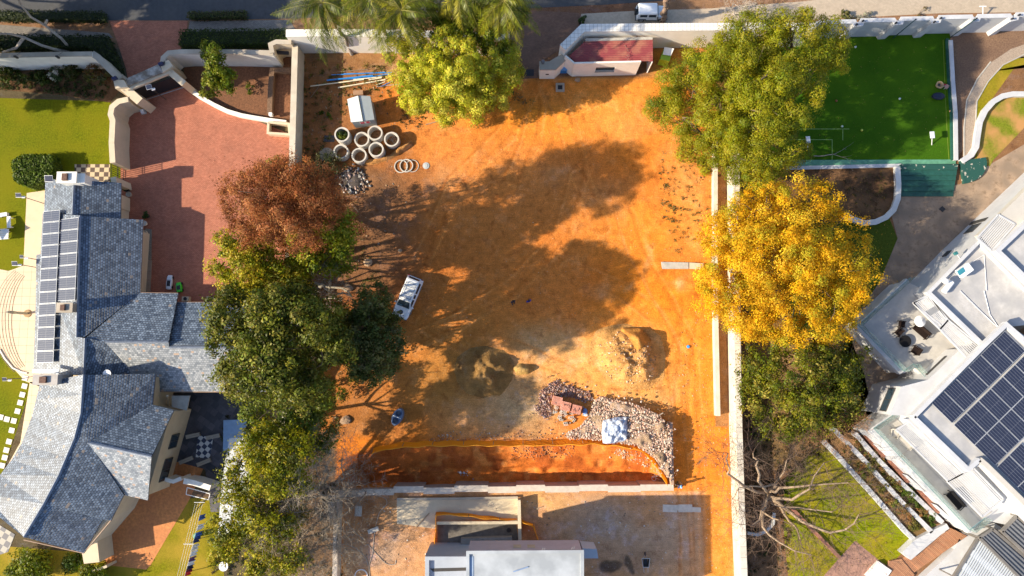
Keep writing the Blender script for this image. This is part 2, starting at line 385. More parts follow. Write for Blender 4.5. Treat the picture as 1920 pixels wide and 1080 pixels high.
for a in [(1100,200,120,50,(.60,.36,.17),.6),(1180,240,70,30,tanc,.5),(960,215,80,25,(.56,.25,.06),.6),(1290,340,45,110,(.60,.34,.15),.8),(1290,440,30,60,(.58,.32,.12),.6),
          (1150,430,60,60,(.60,.29,.07),.8),(1180,500,50,60,(.62,.28,.05),.6),(1210,470,8,50,pale,.7),(1200,560,60,40,(.60,.24,.02),.9),(1245,640,45,90,(.62,.24,.015),.9),(1265,700,20,140,(.60,.25,.03),.8),
          (1310,660,30,120,(.60,.26,.04),.8),(1290,860,60,90,(.60,.26,.05),.8),(1240,720,8,60,pale,.7),(1262,760,10,60,tanc,.8),
          (1075,690,70,45,(.62,.42,.2),.8),(1180,740,90,25,(.62,.42,.2),.8),(1060,640,45,30,grey,.75),(1085,655,20,16,pale,.7),(1000,640,60,40,(.55,.36,.15),.5),(980,700,60,40,(.60,.36,.12),.5),
          (960,760,50,55,grey,.8),(995,740,28,36,dgrey,.7),(905,780,70,35,grey,.6),(880,745,60,25,pale,.5),(850,790,60,25,(.52,.33,.18),.5),(980,800,70,20,(.5,.3,.15),.6),
          (820,710,75,60,olive,.85),(905,700,75,58,(.29,.16,.055),.85),(975,694,34,22,(.34,.2,.07),.6),(860,650,80,40,(.36,.21,.07),.6),(770,740,60,50,(.34,.2,.08),.5),(740,700,60,80,(.5,.24,.08),.4),
          (830,345,40,28,grey,.6),(790,380,50,30,(.33,.25,.18),.6),(1040,330,30,20,grey,.45),(1130,360,60,30,(.42,.30,.2),.5),(1130,545,25,15,grey,.4),(1185,545,12,8,pale,.5),(1270,530,18,10,pale,.7),
          (1075,425,10,10,pale,.5),(900,560,80,70,(.50,.19,.04),.5),(1000,560,60,50,(.46,.17,.04),.5)]:
    blob(*a)
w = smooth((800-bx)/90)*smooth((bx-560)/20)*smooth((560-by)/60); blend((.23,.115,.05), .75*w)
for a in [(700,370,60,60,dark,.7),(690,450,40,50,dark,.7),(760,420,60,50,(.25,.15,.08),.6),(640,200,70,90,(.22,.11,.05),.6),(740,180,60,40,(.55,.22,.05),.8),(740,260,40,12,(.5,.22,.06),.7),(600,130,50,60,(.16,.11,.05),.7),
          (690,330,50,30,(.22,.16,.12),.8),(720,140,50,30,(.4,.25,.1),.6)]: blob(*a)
# the dug slope by the retaining wall: rust-red raw soil
yn = np.interp(gpx, [p[0] for p in NET], [p[1] for p in NET])
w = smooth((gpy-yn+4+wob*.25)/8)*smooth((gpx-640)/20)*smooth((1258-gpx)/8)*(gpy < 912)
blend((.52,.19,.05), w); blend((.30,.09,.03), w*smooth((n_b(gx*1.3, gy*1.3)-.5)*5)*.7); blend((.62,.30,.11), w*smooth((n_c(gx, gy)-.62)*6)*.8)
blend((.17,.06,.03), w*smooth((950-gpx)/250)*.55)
# the yard of the half-built house
w = smooth((gpy-918)/6)*smooth((gpx-640)/12)*smooth((1340-gpx+wob)/30); blend((.46,.30,.16), w*.85)
for a in [(1140,985,90,45,(.36,.32,.26),.9),(1260,1000,70,60,(.38,.33,.26),.7),(1160,1050,120,30,(.34,.26,.19),.6),(720,1040,45,30,(.42,.38,.32),.85),(730,1008,35,14,(.38,.36,.31),.8),(700,1000,40,40,(.32,.18,.08),.7),
          (690,950,40,30,(.22,.11,.05),.8),(1010,940,60,14,(.62,.42,.18),.8),(1210,960,40,30,(.46,.25,.1),.6),(760,1040,60,60,(.30,.19,.11),.4),(780,960,50,25,(.42,.33,.2),.6)]: blob(*a)
blob(1150,1068,24,11,(.09,.07,.05),.9,0,2); blob(1182,1062,13,13,(.09,.07,.05),.9,0,2)
# browner trodden soil left and middle, with tree shade painted in on the left
for a in [(820,470,150,70,(.40,.17,.055),.8),(760,560,90,60,(.36,.155,.05),.7),(930,380,170,70,(.44,.20,.07),.75),(1040,470,110,80,(.44,.18,.045),.7),(700,790,70,40,(.25,.115,.04),.9),(700,720,40,50,(.42,.18,.05),.4),(900,620,110,40,(.38,.19,.06),.6),(740,330,60,60,(.26,.13,.06),.8),(780,250,50,30,(.42,.2,.07),.5),
          (1090,300,90,40,(.46,.21,.08),.5),(660,600,30,120,(.26,.12,.05),.8)]: blob(*a)
for a in [(1010,215,120,38,(.64,.29,.045),.85),(1140,180,70,40,(.64,.32,.08),.7),(1175,672,95,80,(.60,.38,.16),.8),(1010,655,55,32,(.46,.42,.36),.6),(985,765,60,45,(.40,.37,.31),.7),(1200,760,60,18,(.62,.45,.28),.6),(1230,430,60,60,(.66,.29,.04),.6),(1060,680,70,45,(.60,.40,.2),.7)]: blob(*a)
def tracks(pts, w, col, a, gauge=1.55, tw=.2):
    """a pair of wheel ruts along a line of photo points"""
    P = WL(pts); xx, yy = [], []
    best = np.full(len(gx), 1e9)
    for p, q in zip(P, P[1:]):
        ab = q-p; t = np.clip(((gx-p.x)*ab.x+(gy-p.y)*ab.y)/(ab.x**2+ab.y**2), 0, 1); best = np.minimum(best, np.hypot(gx-p.x-t*ab.x, gy-p.y-t*ab.y))
    best = best + (n_b(gx, gy)-.5)*.25
    for off in (gauge/2,): blend(col, a*np.exp(-((best-off)/tw)**2)*(.35+.9*n_b(gx*1.6, gy*1.6)))
for pts in ([(985,150),(1000,200),(990,260),(960,330)],[(1020,150),(1060,230),(1080,320),(1120,420)],[(1290,1080),(1285,940),(1275,860),(1270,740),(1262,660),(1225,590),(1160,540),(1060,500)],[(1310,1080),(1300,900),(1292,760),(1285,640),(1240,560),(1190,470),(1160,380)],
            [(1262,800),(1250,740),(1200,745),(1130,740),(1050,690),(960,650),(860,640),(790,600)],[(700,620),(760,640),(850,600),(950,540),(1050,440),(1080,330)],[(1000,140),(940,250),(850,340),(800,450),(770,520)]):
    tracks(pts, 1, (.38,.15,.035), .55, 1.55, .15); tracks([(x+7, y+5) for x, y in pts], 1, (.68,.38,.16), .4, 1.95, .12)
# narrow corridor along the right wall stays orange
w = smooth((gpx-1318)/10)*smooth((1368-gpx)/6)*smooth((gpy-900)/30); blend((.60,.28,.07), w*.9)
# between the low inner wall and the boundary wall: brown leaf litter
w = smooth((gpx-1340)/3)*smooth((1368-gpx)/3)*(gpy < 800); blend((.30,.19,.11), w)
# neighbours' gardens outside the plot
w = smooth((560-gpx)/10); blend((.11,.085,.045), w)
w = smooth((gpx-1378)/8); blend((.19,.105,.055), w*.9)
w = smooth((150-gpy)/10)*smooth((1240-gpx)/40)*smooth((gpx-900)/20); blend((.20,.10,.055), w)
w = smooth((95-gpy)/10)*(1-smooth((1240-gpx)/40)*smooth((gpx-900)/20)); blend((.27,.15,.08), w)
lotm = (smooth((gpx-560)/20)*smooth((1378-gpx)/6)*smooth((gpy-140)/20))[:, None]; base = base*(1-lotm) + base*np.array([1.26,.93,.56])*lotm
w = smooth((840-bx)/130)*smooth((by-300)/40)*smooth((585-by)/50)*smooth((gpx-560)/15); blend((.21,.105,.05), .9*w)  # tree shadow over the upper-left soil painted in as darker brown
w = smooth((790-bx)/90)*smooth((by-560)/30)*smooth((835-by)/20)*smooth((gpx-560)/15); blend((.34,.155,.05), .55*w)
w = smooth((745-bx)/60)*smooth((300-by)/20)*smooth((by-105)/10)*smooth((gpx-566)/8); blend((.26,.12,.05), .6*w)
w = smooth((636-gpx)/10)*smooth((gpx-540)/10)*smooth((by-790)/30); blend((.13,.095,.055), .92*w)  # dark litter, with the tree shadow on this strip painted in
ym = (smooth((gpy-918)/6)*smooth((gpx-640)/12)*smooth((1340-gpx)/30))[:, None]; base = base*(1+ym*np.array([.0,.12,.62]))
base *= (1 + .22*(n_d(gx, gy)-.5)+.10*(n_c(gx+9, gy)-.5))[:, None]
ny_, nx_ = GX.shape; ii = np.arange((ny_-1)*(nx_-1)); r_, c_ = ii//(nx_-1), ii % (nx_-1); q0 = r_*nx_+c_
GF = np.stack([q0, q0+1, q0+nx_+1, q0+nx_], 1)
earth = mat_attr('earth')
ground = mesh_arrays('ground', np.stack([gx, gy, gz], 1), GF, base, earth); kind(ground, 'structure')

def sheet(name, pts, lvl, m, k='structure'):
    mb = MB().slab(WL(pts, .012*lvl), .012*lvl+.05); o = mb.build(name, m); kind(o, k); return o
asphalt = mat('asphalt', (.055,.058,.065), .85, .25, 2.2, .01, 30, var2=.4, scale2=.25, tint=(.09,.085,.08))
paver = mat_brick('grey_pavers', (.20,.18,.16), (.28,.25,.22), (.10,.09,.08), .22, .11, .012, .8)
paver_tan = mat_brick('sand_pavers', (.46,.38,.29), (.56,.46,.35), (.30,.24,.18), .24, .12, .012, .8, big=.1)
red_brick = mat_brick('red_brick_paving', (.42,.135,.072), (.54,.195,.11), (.24,.09,.06), .22, .11, .014, .8, big=.22)
grass_m = mat('lawn_green', (.135,.155,.003), .9, .4, 5, .06, 25, var2=.75, scale2=.22, tint=(.20,.185,.005), spec=.1)
grass_dry = mat('lawn_dry', (.19,.18,.006), .9, .35, 5, .05, 25, var2=.9, scale2=.3, tint=(.36,.25,.03), spec=.1)
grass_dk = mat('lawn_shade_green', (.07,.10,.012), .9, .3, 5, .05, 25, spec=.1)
turf_m = mat('court_turf', (.038,.105,.004), .9, .22, 8, .01, 40, var2=.35, scale2=.15, tint=(.10,.20,.006), spec=.1)
mulch = mat('bark_mulch', (.10,.055,.03), .95, .6, 9, .06, 20, var2=.8, scale2=.35, tint=(.22,.12,.06), spec=.1)
leaflit = mat('leaf_litter', (.24,.14,.07), .95, .6, 10, .05, 22, var2=.7, scale2=.4, tint=(.16,.11,.04), spec=.1)
cream = mat('cream_tiles', (.66,.50,.33), .6, .08, 1.5)
creamt = mat_brick('cream_terrace_tiles', (.64,.49,.33), (.68,.52,.35), (.36,.26,.18), .9, .9, .02, .6, .004, 0, .06)
plaza = mat('mottled_paving', (.33,.24,.17), .85, .45, 1.6, .02, 12, var2=.9, scale2=.8, tint=(.22,.17,.13), spec=.2)
concrete = mat('concrete', (.42,.40,.36), .85, .2, 1.5, .01, 9)
pale_slab = mat('pale_concrete_slab', (.62,.52,.37), .8, .14, 1.2, .01, 8, var2=.5, scale2=.3, tint=(.5,.42,.3))
sheet('road', [(-900,-260),(2600,-700),(2600,-240),(1920,-58),(1400,-18),(1250,1),(1130,9),(1000,15),(750,26),(540,35),(350,38),(210,38),(0,28),(-900,20)], 1, asphalt)
sheet('driveway_entrance', [(205,39),(352,39),(350,60),(338,95),(325,130),(240,150),(236,128),(222,85)], 2, red_brick)
sheet('pavement', [(-500,44),(0,46),(204,62),(212,71),(0,70),(-500,66)], 2, paver)
sheet('pavement', [(356,40),(543,37),(560,66),(352,62)], 2, paver)
sheet('pavement', [(1090,26),(1195,20),(1330,16),(1500,3),(1700,-20),(2000,-50),(2000,22),(1760,25),(1540,36),(1340,42),(1240,45),(1130,46),(1085,48)], 2, paver_tan)
sheet('driveway_entrance', [(962,18),(1085,24),(1092,50),(1054,90),(1012,118),(1010,146),(930,150),(930,60)], 2, mat_brick('dusty_brick_paving', (.16,.085,.055), (.21,.11,.07), (.11,.06,.045), .22, .11, .01, .85, big=.3))
sheet('driveway', [(226,200),(262,188),(345,160),(375,180),(425,209),(480,226),(546,252),(546,600),(415,600),(415,566),(300,566),(285,560),(255,560),(226,560)], 1, red_brick)
# left garden
sheet('lawn', [(-500,168),(205,190),(226,215),(226,350),(100,380),(40,500),(60,720),(0,900),(-500,900)], 1, grass_m)
sheet('lawn', [(-300,1000),(210,1040),(350,935),(420,930),(420,1200),(-300,1200)], 1, grass_dry)
sheet('flower_bed_soil', [(-500,122),(170,122),(232,160),(206,192),(110,178),(0,168),(-500,160)], 2, mulch)
sheet('flower_bed_soil', [(345,105),(545,105),(545,232),(520,226),(440,212),(385,188),(345,160)], 2, mat('garden_soil', (.20,.085,.04), .95, .5, 5, .05, 16, var2=.6, scale2=.3, tint=(.12,.06,.03)))
sheet('terrace', [(50,362),(90,356),(200,356),(200,720),(75,725),(48,715),(24,690),(0,655),(-70,610),(-70,540),(0,505),(16,508),(44,498)], 3, creamt)
sheet('terrace', [(52,362),(90,356),(120,356),(110,500),(44,497)], 4, cream)
sheet('path', [(56,716),(120,720),(60,880),(0,960),(-80,1000),(-80,950),(-5,895),(10,880),(38,830)], 3, creamt)
sheet('patio', [(204,1060),(274,1068),(282,1060),(356,935),(385,870),(330,860),(230,870),(120,960)], 2, mat('terracotta_paving', (.56,.22,.07), .85, .3, 3.5, .01, 16, var2=.5, scale2=.5, tint=(.42,.15,.06)))
sheet('patio', [(290,700),(470,700),(470,960),(395,960),(385,880),(310,860)], 3, mat_brick('dark_slate_paving', (.030,.033,.042), (.10,.09,.10), (.05,.05,.06), .7, .7, .02, .6, .004, .5, .3, rot=.6))
sheet('chequered_floor', [(140,308),(206,308),(206,345),(140,345)], 3, mat_checker('cream_brown_checks', (.55,.44,.28), (.10,.06,.04), .52))
sheet('lower_terrace_floor', [(-60,960),(0,985),(28,1002),(15,1035),(0,1040),(-60,1040)], 3, mat_checker('grey_checks', (.34,.32,.27), (.09,.09,.11), .6, rot=.5))
# right gardens
sheet('court_turf', [(1380,60),(1781,60),(1793,298),(1792,303),(1480,303),(1400,300)], 3, turf_m)
sheet('lawn', [(1900,130),(1980,110),(1980,180),(1920,172),(1872,182),(1842,215),(1834,262),(1828,300),(1848,310),(1860,290),(1920,225),(1990,200),(1990,120),(1885,100),(1850,135),(1830,180),(1828,230)], 1, grass_dry)
sheet('garden_bed', [(1786,55),(2050,55),(2050,100),(1900,110),(1845,140),(1812,200),(1806,280),(1790,300)], 1, mat('brown_bed', (.20,.12,.075), .95, .5, 6, .04, 18, var2=.6, scale2=.3, tint=(.13,.075,.05)))
sheet('gravel_path', [(1930,80),(1895,92),(1857,118),(1832,150),(1812,190),(1808,240),(1808,298),(1826,290),(1828,235),(1830,190),(1850,153),(1880,122),(1935,98)], 2, mat('gravel_pale', (.34,.27,.21), .9, .4, 12, .02, 30))
sheet('lawn', [(1838,220),(1874,186),(1925,176),(1990,180),(1990,215),(1925,235),(1862,300),(1856,312),(1832,298)], 3, mat('patchy_lawn', (.16,.19,.015), .9, .3, 6, .03, 25, var2=1.0, scale2=.45, tint=(.45,.24,.09), spec=.1))
sheet('plaza', [(1688,368),(1800,345),(1850,312),(1925,268),(2050,240),(2050,520),(1800,700),(1600,880),(1540,800),(1560,700),(1600,600),(1650,525),(1683,447),(1672,405)], 1, plaza)
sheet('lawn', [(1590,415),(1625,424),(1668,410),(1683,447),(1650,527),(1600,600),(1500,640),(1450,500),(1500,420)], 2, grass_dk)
sheet('planting_bed', [(1470,318),(1686,314),(1684,370),(1660,405),(1625,415),(1580,402),(1500,440),(1440,420),(1440,318)], 3, mulch)
sheet('garden_bed', [(1390,330),(1480,330),(1620,700),(1640,790),(1530,830),(1500,880),(1420,880),(1395,700)], 1, leaflit)
sheet('lawn', [(1470,900),(1540,830),(1600,880),(1716,1014),(1665,1062),(1640,1046),(1603,1014),(1570,1050),(1535,1100),(1480,1100),(1470,1000)], 2, mat('garden_lawn', (.20,.235,.003), .9, .35, 5, .05, 25, var2=.8, scale2=.35, tint=(.33,.25,.02), spec=.1))
sheet('patio', [(1603,1014),(1650,1052),(1668,1064),(1620,1120),(1520,1120),(1540,1085),(1575,1045)], 3, mat('pink_paving', (.34,.19,.14), .85, .25, 3, .01, 16))
o = MB().prism(WL([(1560,806),(1606,812),(1768,980),(1722,1008),(1700,996),(1640,928),(1560,845)], .5), -.05, .5).build('planter_soil', leaflit); kind(o, 'structure')
# yard slab of the half-built house
sheet('concrete_slab', [(744,938),(976,935),(976,982),(820,982),(820,992),(744,982)], 2, pale_slab)
# chess board let into the slate patio
chess = MB().slab(WL([(371,817),(400,819),(393,860),(367,857)], .06), .05).build('giant_chessboard', mat_checker('board_checks', (.62,.60,.56), (.03,.04,.08), .46, rot=R(38)))
tag(chess, 'black and white chequered giant chessboard on the dark slate patio', 'chessboard')
# ================================================================ PLANTS
leafm = mat_leaf('foliage', .5, .35); leafd = mat_leaf('foliage_matt', .7, .45); leafg = mat_leaf('foliage_glossy', .38, .2)
bark = mat('bark', (.14,.10,.07), .95, .4, 3, .03, 14); bark_pale = mat('pale_bark', (.34,.29,.25), .9, .35, 3, .02, 12); twigm = mat('dry_twigs', (.26,.20,.15), .95, .3, 5)
def rand_dirs(n, g, up=0.0):
    v = g.normal(size=(n, 3)); v[:, 2] += up; return v/np.linalg.norm(v, axis=1, keepdims=True)
def leaves(C, Nn, size, cols, g, aspect=.5, jit=.25):
    """C centres, Nn normals -> one rhombus each"""
    n = len(C); t = np.cross(Nn, rand_dirs(n, g)); t /= np.linalg.norm(t, axis=1, keepdims=True)+1e-9; b = np.cross(Nn, t)
    s = (size*g.uniform(.6, 1.3, n))[:, None]
    V = np.stack([C-t*s, C-b*s*aspect, C+t*s, C+b*s*aspect], 1).reshape(-1, 3)
    F = np.arange(4*n).reshape(n, 4)
    cols = np.asarray(cols, float)
    return V, F, np.repeat(cols, 4, 0)
def crown_mesh(blobs, n_leaf, size, pal, seed, clump=1.0, spray=.55, flat=.7, up=.35, aspect=.5, shell=.45, huevar=.22, per_clump=90, fuzz=.35, side=None, gap=.30, gapsize=1.5, rn=.62):
    """blobs: (centre, radius).  Foliage gathers in clumps spread over and through every blob."""
    g = np.random.default_rng(seed); Vs, Fs, Hs, o = [], [], [], 0
    tot = sum(r*r for c, r in blobs); cl = []
    for c, r in blobs:
        k = max(4, int(n_leaf*r*r/tot/per_clump))
        d = rand_dirs(k, g, .25); rr = r*(shell+(1-shell)*g.random(k)**.5)*g.uniform(.85, 1.12, k)
        P = np.array(c)[None]+d*rr[:, None]*np.array([1, 1, flat])
        for p, q in zip(P, d): cl.append((p, q, clump*g.uniform(.6, 1.35)))
    pal = np.array(pal)
    nz = Noise2(seed+500, gapsize)
    for p, q, rc in cl:
        if float(nz(p[0]+p[2]*.6+300, p[1]-p[2]*.5+300)) < gap: continue
        m = max(12, int(per_clump*g.uniform(.6, 1.4)))
        d = rand_dirs(m, g, .35)+q*.35; d /= np.linalg.norm(d, axis=1, keepdims=True)
        C = p+d*(rc*g.uniform(spray, 1.0, m)*(1+fuzz*g.normal(size=m)*.5))[:, None]*np.array([1, 1, .7])
        Nn = d*1.0+rand_dirs(m, g, up)*rn; Nn /= np.linalg.norm(Nn, axis=1, keepdims=True)
        col = pal[g.integers(len(pal))]*(1+huevar*g.normal()*.6)
        if side is not None:
            w = side(p, g); col = col*(1-w)+np.array(side.col)*w if w else col
        cc = col[None]*(1+huevar*g.normal(size=(m, 1))*.6)*(1+.08*g.normal(size=(m, 3)))
        V, F, H = leaves(C, Nn, size, np.clip(cc, .004, .95), g, aspect); Vs.append(V); Fs.append(F+o); Hs.append(H); o += len(V)
    return np.concatenate(Vs), np.concatenate(Fs), np.concatenate(Hs)
def limb(mb, a, b, r0, r1, g, bend=.12, seg=5, n=6):
    a, b = np.array(a, float), np.array(b, float); L = np.linalg.norm(b-a); pts = []
    off = g.normal(size=3)*bend*L
    for i in range(seg+1):
        t = i/seg; pts.append(a+(b-a)*t+off*math.sin(math.pi*t)+(g.normal(size=3)*.02*L if 0 < i < seg else 0))
    mb.tube(pts, [r0+(r1-r0)*i/seg for i in range(seg+1)], n)
    return pts
def px_blobs(bl):
    return [(np.array(W(x, y, z)), r*mpp(z)) for x, y, z, r in bl]
def tree(name, label, cat, base, bl, n, size, pal, seed, trunk_r=.3, group=None, lm=None, limbs=12, barkm=None, dz=0, deep=(), **kw):
    bl = px_blobs([(x, y, z+dz, r) for x, y, z, r in bl]); top_ = list(bl)
    for q, k in deep:                           # the crown goes on below the leaves seen from above
        for i, (c, r) in enumerate(top_):
            if (i+int(q)) % 3 != 2: bl.append((c-np.array([0, 0, q]), r*k))
    n = int(n*sum(r*r for c, r in bl)/sum(r*r for c, r in top_)*.85); b = Vector(base); t = thing(name, label, cat, b, 0, group)
    g = np.random.default_rng(seed+99); mb = MB()
    cz = min(c[2] for c, r in bl); top = np.mean([c for c, r in bl], 0); top[2] = max(1.0, cz*.55)
    fork = np.array([b.x*.6+top[0]*.4, b.y*.6+top[1]*.4, top[2]])
    limb(mb, b, fork, trunk_r, trunk_r*.7, g, .04, 5, 8)
    idx = list(range(len(bl))); g.shuffle(idx)
    for i in idx[:limbs]:
        c, r = bl[i]; p = limb(mb, fork, c, trunk_r*.5, trunk_r*.14, g, .10, 5, 6)
        for k in range(4): limb(mb, p[3+k % 3], c+rand_dirs(1, g, .3)[0]*r*.85, trunk_r*.13, .02, g, .1, 4, 4)
    mb.build('trunk', barkm or bark, t)
    V, F, H = crown_mesh(bl, n, size, pal, seed, **kw)
    mesh_arrays('crown', V, F, H, lm or leafm, t)
    return t
# ---- large conifer beside the court
tree('conifer_tree', 'huge irregular green conifer between the white wall and the turf court', 'tree', W(1410,215), 
     [(1480,75,13,62),(1545,80,12,48),(1405,80,12,60),(1440,140,14,70),(1520,130,12,50),(1370,140,12,55),(1320,120,10,48),(1490,190,13,55),(1425,210,13,60),(1355,200,11,50),
      (1300,170,8,42),(1265,150,7,36),(1245,180,6,30),(1280,220,6,34),(1330,240,7,36),(1400,270,10,50),(1455,260,11,45),(1430,305,9,42),(1310,265,4,24),(1265,245,4,24),(1480,40,13,40),(1380,60,11,38),(1560,105,11,32),(1490,290,6,26),(1350,295,4,20)],
     175000, .098, [(0.230,0.230,0.007),(0.276,0.267,0.008),(0.184,0.202,0.006),(0.331,0.294,0.011),(0.138,0.166,0.006)], 11, .5, clump=.95, flat=.65, aspect=.4, per_clump=280, limbs=20, spray=.55, gap=.13, gapsize=1.6, fuzz=.22, rn=.4, huevar=.2, shell=.6, deep=((4,.9),))
# ---- bright yellow tree by the wall
tree('yellow_tree', 'big round tree with bright yellow autumn leaves over the right boundary wall', 'tree', W(1445,520),
     [(1475,480,11,95),(1400,410,9,62),(1380,500,9,66),(1420,580,9,62),(1475,395,9,62),(1550,440,9,66),(1590,500,9,56),(1560,560,9,66),(1500,590,9,58),(1360,450,8,44),(1470,610,8,40),(1540,380,8,42),(1440,350,8,30),(1360,560,8,40),(1560,610,8,38),(1425,480,12,60),(1520,490,12,60),(1615,540,8,30),(1340,520,7,28)],
     130000, .10, [(.68,.40,.008),(.74,.45,.012),(.60,.36,.008),(.74,.50,.03),(.44,.36,.018),(.66,.40,.012)], 12, .38, clump=.8, flat=.62, aspect=.5, per_clump=165, lm=leafd, gap=.22, gapsize=1.3, fuzz=.45, rn=.55, huevar=.2, deep=((3.5,.9),))
tree('broadleaf_tree', 'dark olive-green tree just below the bright yellow tree', 'tree', W(1480,730),
     [(1500,700,8,75),(1440,680,7,50),(1430,740,6,45),(1560,700,7,50),(1580,740,6,34),(1500,760,6,50),(1540,665,7,36),(1590,700,6,30),(1410,700,6,30),(1530,780,5,40),(1480,800,4,34),(1600,670,6,26),(1585,770,4,26),(1430,790,4,28)],
     42000, .125, [(.10,.125,.006),(.14,.155,.006),(.18,.18,.006),(.07,.09,.006),(.25,.21,.03)], 13, .25, clump=.8, flat=.6, per_clump=60, shell=.3, spray=.3)
# ---- lime-coloured tree by the top wall
tree('lime_tree', 'dense lime-yellow tree in front of the upper white wall', 'tree', W(852,165),
     [(850,110,9,66),(790,110,8,48),(765,145,7,34),(800,165,7,40),(850,160,8,50),(905,120,8,52),(930,150,7,40),(880,180,6,34),(780,190,5,26),(830,190,6,28),(950,110,7,34),(745,90,7,26)],
     95000, .098, [(.42,.41,.02),(.50,.47,.03),(.32,.34,.015),(.56,.52,.06)], 14, .3, spray=.6, clump=.8, fuzz=.2, rn=.4, gap=.1, huevar=.3, flat=.65, per_clump=250, aspect=.5, deep=((3,.9),))
# ---- the rusty tree and its neighbours along the left boundary
tree('rust_tree', 'rust-red dome-shaped tree beside the red brick driveway', 'tree', W(585,410),
     [(500,370,18,62),(450,370,17,42),(545,350,17.5,58),(590,380,17,46),(500,420,17,52),(450,410,16,36),(555,420,17,50),(470,340,16,34),(600,340,15,34),(520,330,16,36)],
     60000, .11, [(.34,.12,.035),(.40,.155,.05),(.29,.10,.03),(.22,.085,.03),(.44,.19,.07)], 15, .32, clump=.8, flat=.75, aspect=.35, per_clump=100, spray=.3, lm=leafd, gap=.27, gapsize=1.3, deep=((4,.85),(8,.75),(12,.7)))
tree('broadleaf_tree', 'mid-green tree with yellow tips touching the lower right of the rusty tree', 'tree', W(620,465),
     [(610,440,9,42),(640,425,8,30),(580,470,9,36),(620,480,8,32),(565,445,9,24)],
     20000, .14, [(.15,.19,.006),(.22,.24,.006),(.11,.15,.006),(.30,.30,.02)], 16, .22, clump=.75, flat=.65, per_clump=70, dz=3, deep=((4,.8),))
tree('broadleaf_tree', 'loose yellow-green tree at the edge of the brick driveway', 'tree', W(500,500),
     [(430,460,10,34),(420,500,9,30),(460,500,10,42),(440,540,9,30),(490,460,9,30),(510,510,9,38),(480,550,9,34),(530,550,8,30),(550,500,8,30)],
     28000, .13, [(0.350,0.313,0.018),(0.442,0.368,0.018),(0.239,0.248,0.006),(0.166,0.184,0.006),(0.506,0.386,0.028)], 17, .22, clump=.7, flat=.65, per_clump=42, shell=.15, spray=.2, fuzz=.6, dz=3, deep=((4,.8),))
tree('broadleaf_tree', 'largest dark green tree, beside the slate roof', 'tree', W(560,650),
     [(450,620,13,62),(430,580,12,40),(500,590,13,60),(560,610,13,60),(480,680,13,60),(540,680,13,66),(600,650,12,54),(450,700,11,40),(500,740,11,48),(560,750,10,44),(610,700,11,40),(550,560,11,44),(600,590,11,40)],
     80000, .15, [(0.098,0.115,0.010),(0.135,0.148,0.012),(0.172,0.172,0.016),(0.070,0.086,0.008),(0.238,0.221,0.033)], 18, .45, clump=.85, flat=.6, per_clump=85, lm=leafm, gap=.40, gapsize=1.8, dz=3.5, deep=((4.5,.7),(9,.5),(12.5,.45)), huevar=.35)
tree('broadleaf_tree', 'dark green tree leaning out over the dirt left of the parked car', 'tree', W(655,640),
     [(690,590,10,36),(720,640,9,38),(690,680,8,40),(665,620,9,34),(735,610,8,22),(700,560,9,28),(720,690,6,18)],
     26000, .14, [(.08,.10,.02),(.12,.14,.03),(.05,.07,.006),(.19,.18,.06)], 19, .28, clump=.75, flat=.6, per_clump=65, shell=.3, spray=.3, dz=2, deep=((4,.9),))
tree('broadleaf_tree', 'green tree above the big olive tree, behind the slate patio', 'tree', W(560,790),
     [(540,800,9,44),(510,770,9,34),(570,780,8,34),(590,820,7,34),(480,775,8,22)],
     18000, .15, [(.09,.13,.006),(.13,.17,.022),(.18,.21,.03)], 20, .25, clump=.8, flat=.6, per_clump=70)
tree('olive_tree', 'large yellow-olive tree with bare grey twigs above the laundry line', 'tree', W(560,930),
     [(480,830,10,42),(540,850,10,50),(450,870,9,34),(500,900,10,48),(555,900,9,30),(440,930,9,36),(490,960,9,46),(430,990,8,34),(480,1020,8,42),(530,985,8,30),(545,1050,8,26),(420,1030,7,28),(500,1080,8,40)],
     48000, .13, [(0.251,0.246,0.005),(0.318,0.290,0.005),(0.150,0.167,0.005),(0.100,0.114,0.018),(0.385,0.334,0.026)], 21, .35, clump=.75, flat=.6, per_clump=42, shell=.2, spray=.25, fuzz=.6, dz=1.5, deep=((4,.8),))
# ---- small trees and shrubs
def shrub(name, label, cat, px, py, h, rpx, n, size, pal, seed, group=None, sq=.75, zb=0.0, **kw):
    r = rpx*mpp(0); b = W(px, py, zb); g = np.random.default_rng(seed)
    bl = [(np.array([b.x+r*.45*g.normal()*.8, b.y+r*.45*g.normal()*.8, zb+h*.55]), r*g.uniform(.5, .7)) for _ in range(5)] + [(np.array([b.x, b.y, zb+h*.6]), r*.75)]
    t = thing(name, label, cat, b, 0, group); mb = MB()
    for c, rr in bl: limb(mb, b, c, .05, .02, g, .1, 3, 5)
    mb.build('stem', bark, t)
    V, F, H = crown_mesh(bl, n, size, pal, seed, clump=kw.pop('clump', .35*r), flat=sq, per_clump=kw.pop('per_clump', 40), **kw)
    V[:, 2] = np.maximum(V[:, 2], zb+.03); mesh_arrays('leaves', V, F, H, leafm, t); return t
tree('small_tree', 'upright green tree in the walled bed right of the driveway gate', 'tree', W(412,150),
     [(405,110,4.5,22),(410,140,4.5,26),(400,165,4,22),(420,160,3.5,20),(395,95,4,16)], 9000, .15, [(.10,.14,.006),(.16,.19,.006),(.22,.23,.02)], 30, .14, clump=.5, per_clump=60)
shrub('shrub', 'small round green shrub on red soil right of the upright tree', 'shrub', 466,170, .8, 13, 900, .1, [(.07,.11,.006),(.11,.15,.006)], 31)
shrub('shrub', 'reddish green shrub at the left gate pillar', 'shrub', 190,150, 2.0, 26, 3000, .12, [(.05,.07,.02),(.12,.06,.02),(.10,.11,.02)], 32)
